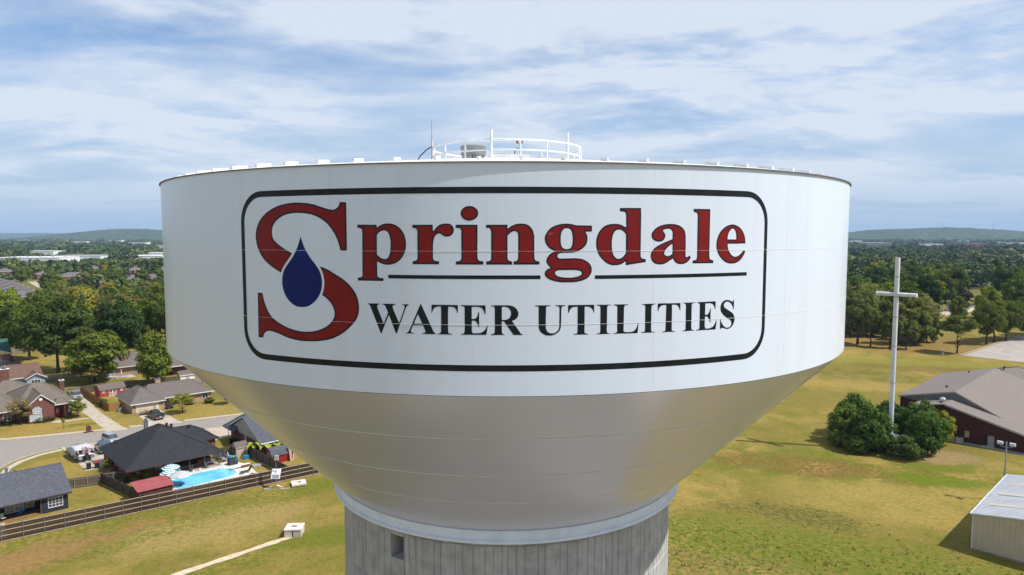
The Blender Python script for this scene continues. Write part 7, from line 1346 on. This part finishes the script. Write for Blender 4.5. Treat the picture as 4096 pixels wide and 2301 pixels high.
def umbrella(label, u, v, r, h, c1, c2, n=7.0, tilt=0.0, group=None):
    x, y, _ = P(u, v); t = thing('patio_umbrella', label, 'umbrella', (x, y, 0), BA, group); mb = MB(); mb.tube((0, 0, 0), (0, 0, h), .03, n=8); mb.build('pole', BLACK, t); mb = MB(); mb.tube((0, 0, 0), (0, 0, .08), .3, .25, 14); mb.build('base', BLACK, t)
    key = 'umbrella_%s_stripe' % label.split()[0]
    if key not in MATS:
        m, nt, p = new_mat(key); p.inputs['Roughness'].default_value = .8; tcx = node(nt, 'ShaderNodeTexCoord'); sx = node(nt, 'ShaderNodeSeparateXYZ'); nt.links.new(tcx.outputs['Object'], sx.inputs[0])
        ax = nmath(nt, 'ABSOLUTE', sx.outputs[0]); ay = nmath(nt, 'ABSOLUTE', sx.outputs[1]); oct_ = nmath(nt, 'MAXIMUM', nmath(nt, 'MAXIMUM', ax, ay), nmath(nt, 'MULTIPLY', nmath(nt, 'ADD', ax, ay), .7071))
        f = nmath(nt, 'FRACT', nmath(nt, 'MULTIPLY', oct_, n / r)); nt.links.new(mixc3(nt, mrange(nt, f, .46, .54), c1, c2), p.inputs['Base Color']); MATS[key] = m
    m_ = MATS[key]
    mb = MB(); k8 = [(math.cos(R(22.5 + 45 * k)) * r, math.sin(R(22.5 + 45 * k)) * r) for k in range(8)]
    mb.add([(0, 0, h)] + [(x * .5, y * .5, h - .25) for x, y in k8] + [(x, y, h - .62) for x, y in k8] + [(x * 1.0, y * 1.0, h - .74) for x, y in k8], [(0, 1 + k, 1 + (k + 1) % 8) for k in range(8)] + [(1 + 8 * a + k, 9 + 8 * a + k, 9 + 8 * a + (k + 1) % 8, 1 + 8 * a + (k + 1) % 8) for a in (0, 1) for k in range(8)]); mb.build('canopy', m_, t)
umbrella('navy and white striped umbrella over the near end of the pool', 35.9, 117.2, 1.75, 2.5, (.80, .80, .80), (.035, .03, .06), 8); umbrella('teal and white striped umbrella by the pool house porch', 35.9, 121.9, 1.5, 2.5, (.75, .78, .78), (.03, .20, .22), 4); umbrella('teal and white striped umbrella nearer the red metal roof', 35.0, 119.9, 1.4, 2.3, (.75, .78, .78), (.03, .20, .22), 4)
def table(label, u, v, w, d, h, m_, group=None):
    t = house('patio_table', label, u, v, group, 'table'); mb = MB(); mb.box(0, 0, h, w, d, .05); mb.build('top', m_, t)
    for a in (-1, 1):
        for b in (-1, 1): mb = MB(); mb.tube((a * w * .42, b * d * .42, 0), (a * w * .40, b * d * .40, h), .025, n=5); mb.build('leg', CHROME, t)
def chair(label, u, v, rz, m_, group=None, fr=BLACK, z=0.0):
    x, y, _ = P(u, v); t = thing('patio_chair', label, 'chair', (x, y, z), BA + R(rz), group); mb = MB(); mb.box(0, 0, .44, .52, .52, .05); mb.build('seat', m_, t); mb = MB(); mb.add([(-.26, .24, .46), (.26, .24, .46), (.26, .38, 1.0), (-.26, .38, 1.0), (-.26, .27, .46), (.26, .27, .46), (.26, .41, 1.0), (-.26, .41, 1.0)], [(0, 1, 2, 3), (7, 6, 5, 4), (0, 4, 5, 1), (1, 5, 6, 2), (2, 6, 7, 3), (3, 7, 4, 0)]); mb.build('backrest', m_, t)
    for a in (-1, 1):
        for b in (-1, 1): mb = MB(); mb.tube((a * .25, b * .24, 0), (a * .24, b * .22, .44), .02, n=5); mb.build('leg', fr, t)
WPL = mat('white_plastic', (.76, .76, .75), None, 2, .5); DKM = mat('dark_mesh_fabric', (.06, .062, .065), None, 3, .7); YGR = mat('lime_plastic', (.52, .55, .05), None, 2, .5); BLP = mat('blue_plastic', (.02, .22, .50), (.02, .17, .42), 2, .4)
table('white patio table beside the hot tub', 43.2, 124.0, 1.3, .8, .74, WPL); chair('dark folding chair at the white patio table', 42.2, 122.9, 20, DKM); chair('dark sling chair on the pool deck', 39.6, 123.0, -40, DKM); chair('green stool chair under the porch edge', 37.6, 122.6, 10, mat('green_plastic', (.16, .26, .16))); table('lime green side table under the porch', 38.2, 124.6, .8, .6, .7, YGR); chair('white plastic chair beside the beige shed', 47.4, 126.0, 60, WPL)
t = house('porch_railing', 'low wooden porch railing with flower boxes beside the pool', 37.0, 123.9, cat='railing'); mb = MB(); mb.bx(0, 4.4, -.08, .08, .85, .93); mb.build('hand_rail', mat('rail_wood', (.30, .16, .08), (.22, .11, .06), 4), t)
for k in range(15): mb = MB(); mb.bx(.05 + k * .305, .14 + k * .305, -.03, .03, 0, .85); mb.build('baluster', mat('baluster_wood', (.15, .09, .055), None, 4), t)
t = house('hot_tub', 'square wooden hot tub under the porch corner', 42.6, 126.6, cat='hot tub'); mb = MB(); mb.bx(-1.1, 1.2, -1.1, 1.1, 0, .95); mb.build('cabinet', mat('hot_tub_wood', (.26, .10, .045), (.20, .075, .035), 3, .6, stretch=(5, 5, .4)), t); mb = MB(); mb.bx(-1.15, 1.25, -1.15, 1.15, .95, 1.08); mb.build('cover', mat('hot_tub_cover', (.16, .075, .045)), t)
t = house('toy_bin', 'dark mesh bin full of blue and green pool toys', 46.3, 121.9, cat='bin'); mb = MB(); mb.bx(-.75, .75, -.5, .5, 0, 1.15); mb.build('bin', mat('bin_mesh', (.045, .05, .06)), t)
for a, b, z, c in ((-.35, 0, 1.35, (.03, .20, .52)), (.1, -.1, 1.4, (.10, .40, .08)), (.45, .1, 1.35, (.02, .10, .48)), (-.1, .25, 1.3, (.4, .5, .6)), (.4, -.35, .9, (.03, .15, .35))):
    mb = MB(); mb.lathe([(0, -.24), (.2, -.18), (.3, 0), (.2, .2), (0, .25)], 10); mb.build('toy', mat('toy_%d' % int(c[1] * 1000), c), t, loc=(a, b, z))
t = house('lounge_chair', 'black sun lounger at the right end of the pool', 46.2, 115.8, cat='sun lounger'); mb = MB(); mb.bx(-1.0, .5, -.33, .33, .32, .40); mb.build('seat', DKM, t); mb = MB(); mb.add([(.5, -.33, .36), (.5, .33, .36), (1.0, .33, 1.15), (1.0, -.33, 1.15), (.56, -.33, .34), (.56, .33, .34), (1.06, .33, 1.13), (1.06, -.33, 1.13)], [(0, 1, 2, 3), (7, 6, 5, 4), (0, 4, 5, 1), (1, 5, 6, 2), (2, 6, 7, 3), (3, 7, 4, 0)]); mb.build('backrest', DKM, t)
for a in (-.9, .45):
    for s in (-.28, .28): mb = MB(); mb.tube((a, s, 0), (a, s, .33), .025, n=5); mb.build('leg', BLACK, t)
t = house('swim_towel', 'white towel lying beside the sun lounger', 45.9, 115.2, cat='towel'); mb = MB(); mb.box(0, 0, .075, .8, .5, .07, .3); mb.box(.1, .05, .13, .5, .35, .05, .5); mb.build('cloth', WPL, t)
def bin_(label, u, v, lid, rz=0, body=None):
    x, y, _ = P(u, v); t = thing('wheelie_bin', label, 'bin', (x, y, 0), BA + R(rz)); mb = MB(); mb.box(0, 0, .52, .56, .60, .96, 0, 1.12); mb.build('body', body or mat('bin_black', (.022, .023, .026), None, 2, .5), t); mb = MB(); mb.box(0, 0, 1.04, .68, .74, .09); mb.build('lid', lid, t)
    for s in (-1, 1): mb = MB(); mb.tube((s * .26 - .03, .3, .11), (s * .26 + .03, .3, .11), .11, n=10); mb.build('wheel', RUBBER, t)
    mb = MB(); mb.tube((-.25, .38, 1.0), (.25, .38, 1.0), .02, n=5); mb.build('handle', BLACK, t)
bin_('black wheelie bin behind the covered boat', 26.9, 136.9, mat('bin_lid_grey', (.05, .052, .056))); bin_('black wheelie bin with a red lid', 28.1, 136.6, mat('bin_lid_red', (.50, .02, .02))); bin_('dark green bin at the corner of the pool house', 29.8, 125.2, mat('bin_lid_green', (.035, .06, .045)), 0, mat('bin_green', (.03, .05, .038))); bin_('black bin left of the pair by the tan gable', 51.0, 134.6, MATS['bin_black']); bin_('black bin right of the pair by the tan gable', 51.3, 133.6, MATS['bin_black'])
t = house('surfboard', 'orange kayak leaning on the brick wall by the black bins', 51.9, 133.6, cat='kayak'); mb = MB(); mb.add([(0, 0, 0), (-.05, .28, .9), (.15, .14, 2.5), (-.05, -.28, .9), (.12, 0, 1.0)], [(0, 1, 2), (0, 2, 3), (0, 4, 1), (1, 4, 2), (2, 4, 3), (3, 4, 0)]); mb.build('hull', mat('kayak_orange', (.50, .09, .02)), t)
t = house('storage_tub', 'bright blue plastic tub beside the beige shed', 49.3, 123.3, cat='tub'); mb = MB(); mb.box(0, 0, .3, .75, .6, .6, 0, 1.1); mb.build('body', BLP, t); mb = MB(); mb.box(0, 0, .59, .9, .72, .05); mb.build('rim', BLP, t)
t = house('yard_mat', 'grey cushioned mat lying on the lawn by the grey fence', 49.4, 118.3, cat='mat'); mb = MB(); mb.prism([(-1.0, -.55), (.9, -.65), (1.15, .2), (.7, .6), (-.8, .6), (-1.2, .1)], .0, .16); mb.build('pad', mat('mat_grey', (.33, .32, .32), (.27, .26, .26), 2), t); mb = MB(); mb.prism([(-.7, -.3), (.6, -.4), (.8, .1), (-.6, .35)], .16, .19); mb.build('quilting', MATS['mat_grey'], t)
t = house('leaning_planks', 'bundle of pale planks leaning against the dark red barn shed', 54.6, 116.3, cat='planks')
for k in range(3): mb = MB(); mb.add([(k * .16, 0, 0), (k * .16 + .14, 0, 0), (k * .16 + .0, .5, 2.9), (k * .16 - .14, .5, 2.9), (k * .16, .06, 0), (k * .16 + .14, .06, 0), (k * .16, .56, 2.9), (k * .16 - .14, .56, 2.9)], [(0, 1, 2, 3), (7, 6, 5, 4), (0, 4, 5, 1), (1, 5, 6, 2), (2, 6, 7, 3), (3, 7, 4, 0)]); mb.build('plank', mat('plank_pale', (.48, .36, .25), None, 4), t)
t = house('junk_pile', 'pile of mixed yard clutter and buckets beside the porch corner', 45.9, 125.2, cat='clutter'); rj = random.Random(6)
for k in range(16): mb = MB(); mb.box(rj.uniform(-.9, 1.1), rj.uniform(-.8, .9), .15 + rj.uniform(0, .7), rj.uniform(.2, .55), rj.uniform(.2, .5), rj.uniform(.2, .5), rj.uniform(0, 3)); mb.build('item', mat('clutter_%d' % (k % 6), ((.6, .6, .58), (.10, .25, .10), (.45, .45, .5), (.35, .10, .08), (.12, .12, .13), (.05, .16, .4))[k % 6]), t)
# porch things of the navy house, patio of the house behind
chair('bright blue scalloped metal chair on the navy house porch', 14.6, 120.2, -60, BLP, z=.12); chair('pale green chair on the navy house porch', 12.6, 119.7, 20, mat('mint_plastic', (.5, .62, .42)), z=.12); table('long white table on the navy house porch', 11.6, 120.0, 1.6, .6, .8, WPL)
t = house('storage_crate', 'pale storage crates on the navy house porch', 11.0, 119.4, cat='crate'); mb = MB(); mb.box(0, 0, .4, .8, .45, .5); mb.build('crate', mat('crate_blue_white', (.35, .45, .62), (.7, .7, .7), 3), t); mb = MB(); mb.box(0, 0, .68, .85, .5, .06); mb.build('lid', WPL, t)
ux, uy, _ = P(52.6, 220.6); t = thing('patio_umbrella', 'closed cream umbrella on the patio behind the red shed', 'umbrella', (ux, uy, 0)); mb = MB(); mb.tube((0, 0, 0), (0, 0, 1.2), .03); mb.build('pole', BLACK, t); mb = MB(); mb.tube((0, 0, 1.0), (0, 0, 2.6), .26, .03, 9); mb.build('canopy', mat('umbrella_cream', (.66, .58, .42), None, 3), t)
table('grey bench table on the patio behind the red shed', 52.8, 219.4, 2.4, .9, .75, LTG)
# front yards
t = house('brick_mailbox', 'arched dark brick mailbox pillar by the kerb', 32.3, 162.7, cat='mailbox'); mb = MB(); mb.yprism([(-.42, 0), (.42, 0), (.42, 1.15), (.30, 1.42), (0, 1.55), (-.30, 1.42), (-.42, 1.15)], -.3, .3); mb.build('pillar', BR_DARK, t); mb = MB(); mb.bx(-.2, .2, -.33, -.3, .95, 1.2); mb.build('mailbox_door', BLACK, t); mb = MB(); mb.bx(-.85, .85, -.42, .42, 0, .16); mb.build('base', BR_DARK, t)
for u, v, lab in ((42.6, 160.8, 'mailbox on a post in front of the tan brick house'), (34.9, 153.0, 'dark mailbox on a post by the pool house drive')):
    t = house('mailbox', lab, u, v, cat='mailbox'); mb = MB(); mb.tube((0, 0, 0), (0, 0, 1.05), .06, n=6); mb.build('post', BARK, t); mb = MB(); mb.yprism([(-.13, 1.05), (.13, 1.05), (.13, 1.25), (0, 1.36), (-.13, 1.25)], -.3, .3); mb.build('box', mat('mailbox_brown', (.12, .08, .06)), t)
ac = house('air_conditioner', 'grey air conditioner beside the tan brick house', 41.7, 177.6, cat='air conditioner'); mb = MB(); mb.box(0, 0, .48, .85, .85, .9); mb.build('casing', mat('ac_grey', (.20, .21, .22), None, 4, .6), ac); mb = MB(); mb.tube((0, 0, .93), (0, 0, .97), .33, n=14); mb.build('fan_grille', BLACK, ac)
ac = house('air_conditioner', 'pale air conditioner beside the green roofed house', 34.6, 277, cat='air conditioner'); mb = MB(); mb.box(0, 0, .6, 1.0, 1.0, 1.2); mb.build('casing', mat('ac_pale', (.42, .45, .48), None, 4, .6), ac); mb = MB(); mb.tube((0, 0, 1.2), (0, 0, 1.25), .38, n=14); mb.build('fan_grille', BLACK, ac)
t = house('riding_mower', 'small black riding mower parked by the garage corner', 51.0, 172.4, cat='mower'); mb = MB(); mb.box(.0, 0, .55, 1.5, .7, .4, 0, .85); mb.build('body', BLACK, t); mb = MB(); mb.box(-.2, 0, .95, .45, .5, .4); mb.build('seat', BLACK, t)
for a in (-.5, .5):
    for s in (-.42, .42): o = wheel_mesh().build('wheel', RUBBER, t, loc=(a, s, .25)); o.rotation_euler = (R(90), 0, 0); o.scale = (.7, .7, .7)
t = house('flower_pot', 'red flower pot beside the red front door', 31.0, 180.6, cat='pot'); mb = MB(); mb.tube((0, 0, 0), (0, 0, .5), .18, .26, 12); mb.build('pot', mat('pot_red', (.32, .03, .03)), t); c = link_mesh('foliage', CR['small'][0], t, loc=(0, 0, .45), scale=(.6, .6, .5)); c.color = (.30, .03, .03, 1)
# utility poles with wires across the far suburb
for k, (px, d_, h_) in enumerate(((820, 980, 13), (3345 - 2600, 1060, 13), (430, 1010, 13), (3880, 430, 12), (4075, 400, 12))):
    x = (px - 2048) / 2731 * d_; t = thing('utility_pole', ('utility pole left of the tank by the warehouses', 'utility pole above the warehouses', 'utility pole at the white warehouse end', 'utility pole left end of the wires by the white house', 'utility pole at the right frame edge')[k], 'utility pole', (x, d_, 0)); mb = MB(); mb.tube((0, 0, 0), (0, 0, h_), .17, .11, 7); mb.build('pole', BARK, t); mb = MB(); mb.box(0, 0, h_ - .8, 2.4, .12, .14); mb.build('crossarm', BARK, t)
x0, x1 = (3880 - 2048) / 2731 * 430, (4075 - 2048) / 2731 * 400
for k, s in enumerate((-1.0, 0, 1.0)):
    mb = MB(); mb.path([(x0 + (x1 - x0) * i / 12 + s, 430 - 30 * i / 12, 11.4 - 1.2 * math.sin(math.pi * i / 12)) for i in range(13)] , .035, 4); o = mb.build('power_line', CHROME); tag(o, ('left', 'middle', 'right')[k] + ' wire of the power line by the white house', 'wire', 'wires of the power line')

# ------------------------------------------------------------------ haze over the distance
mh, nt, p = new_mat('haze_air'); nt.nodes.remove(p); pv = node(nt, 'ShaderNodeVolumePrincipled'); pv.inputs['Density'].default_value = 0.00006; pv.inputs['Color'].default_value = (.50, .72, 1.0, 1); pv.inputs['Anisotropy'].default_value = 0.0
nt.links.new(pv.outputs[0], nt.nodes['Material Output'].inputs['Volume'])
mb = MB(); mb.bx(-13000, 13000, -600, 13000, -4, 240); hz_ = mb.build('haze', mh); tag(hz_, 'thin bluish haze over the distance', 'haze', kind='stuff')
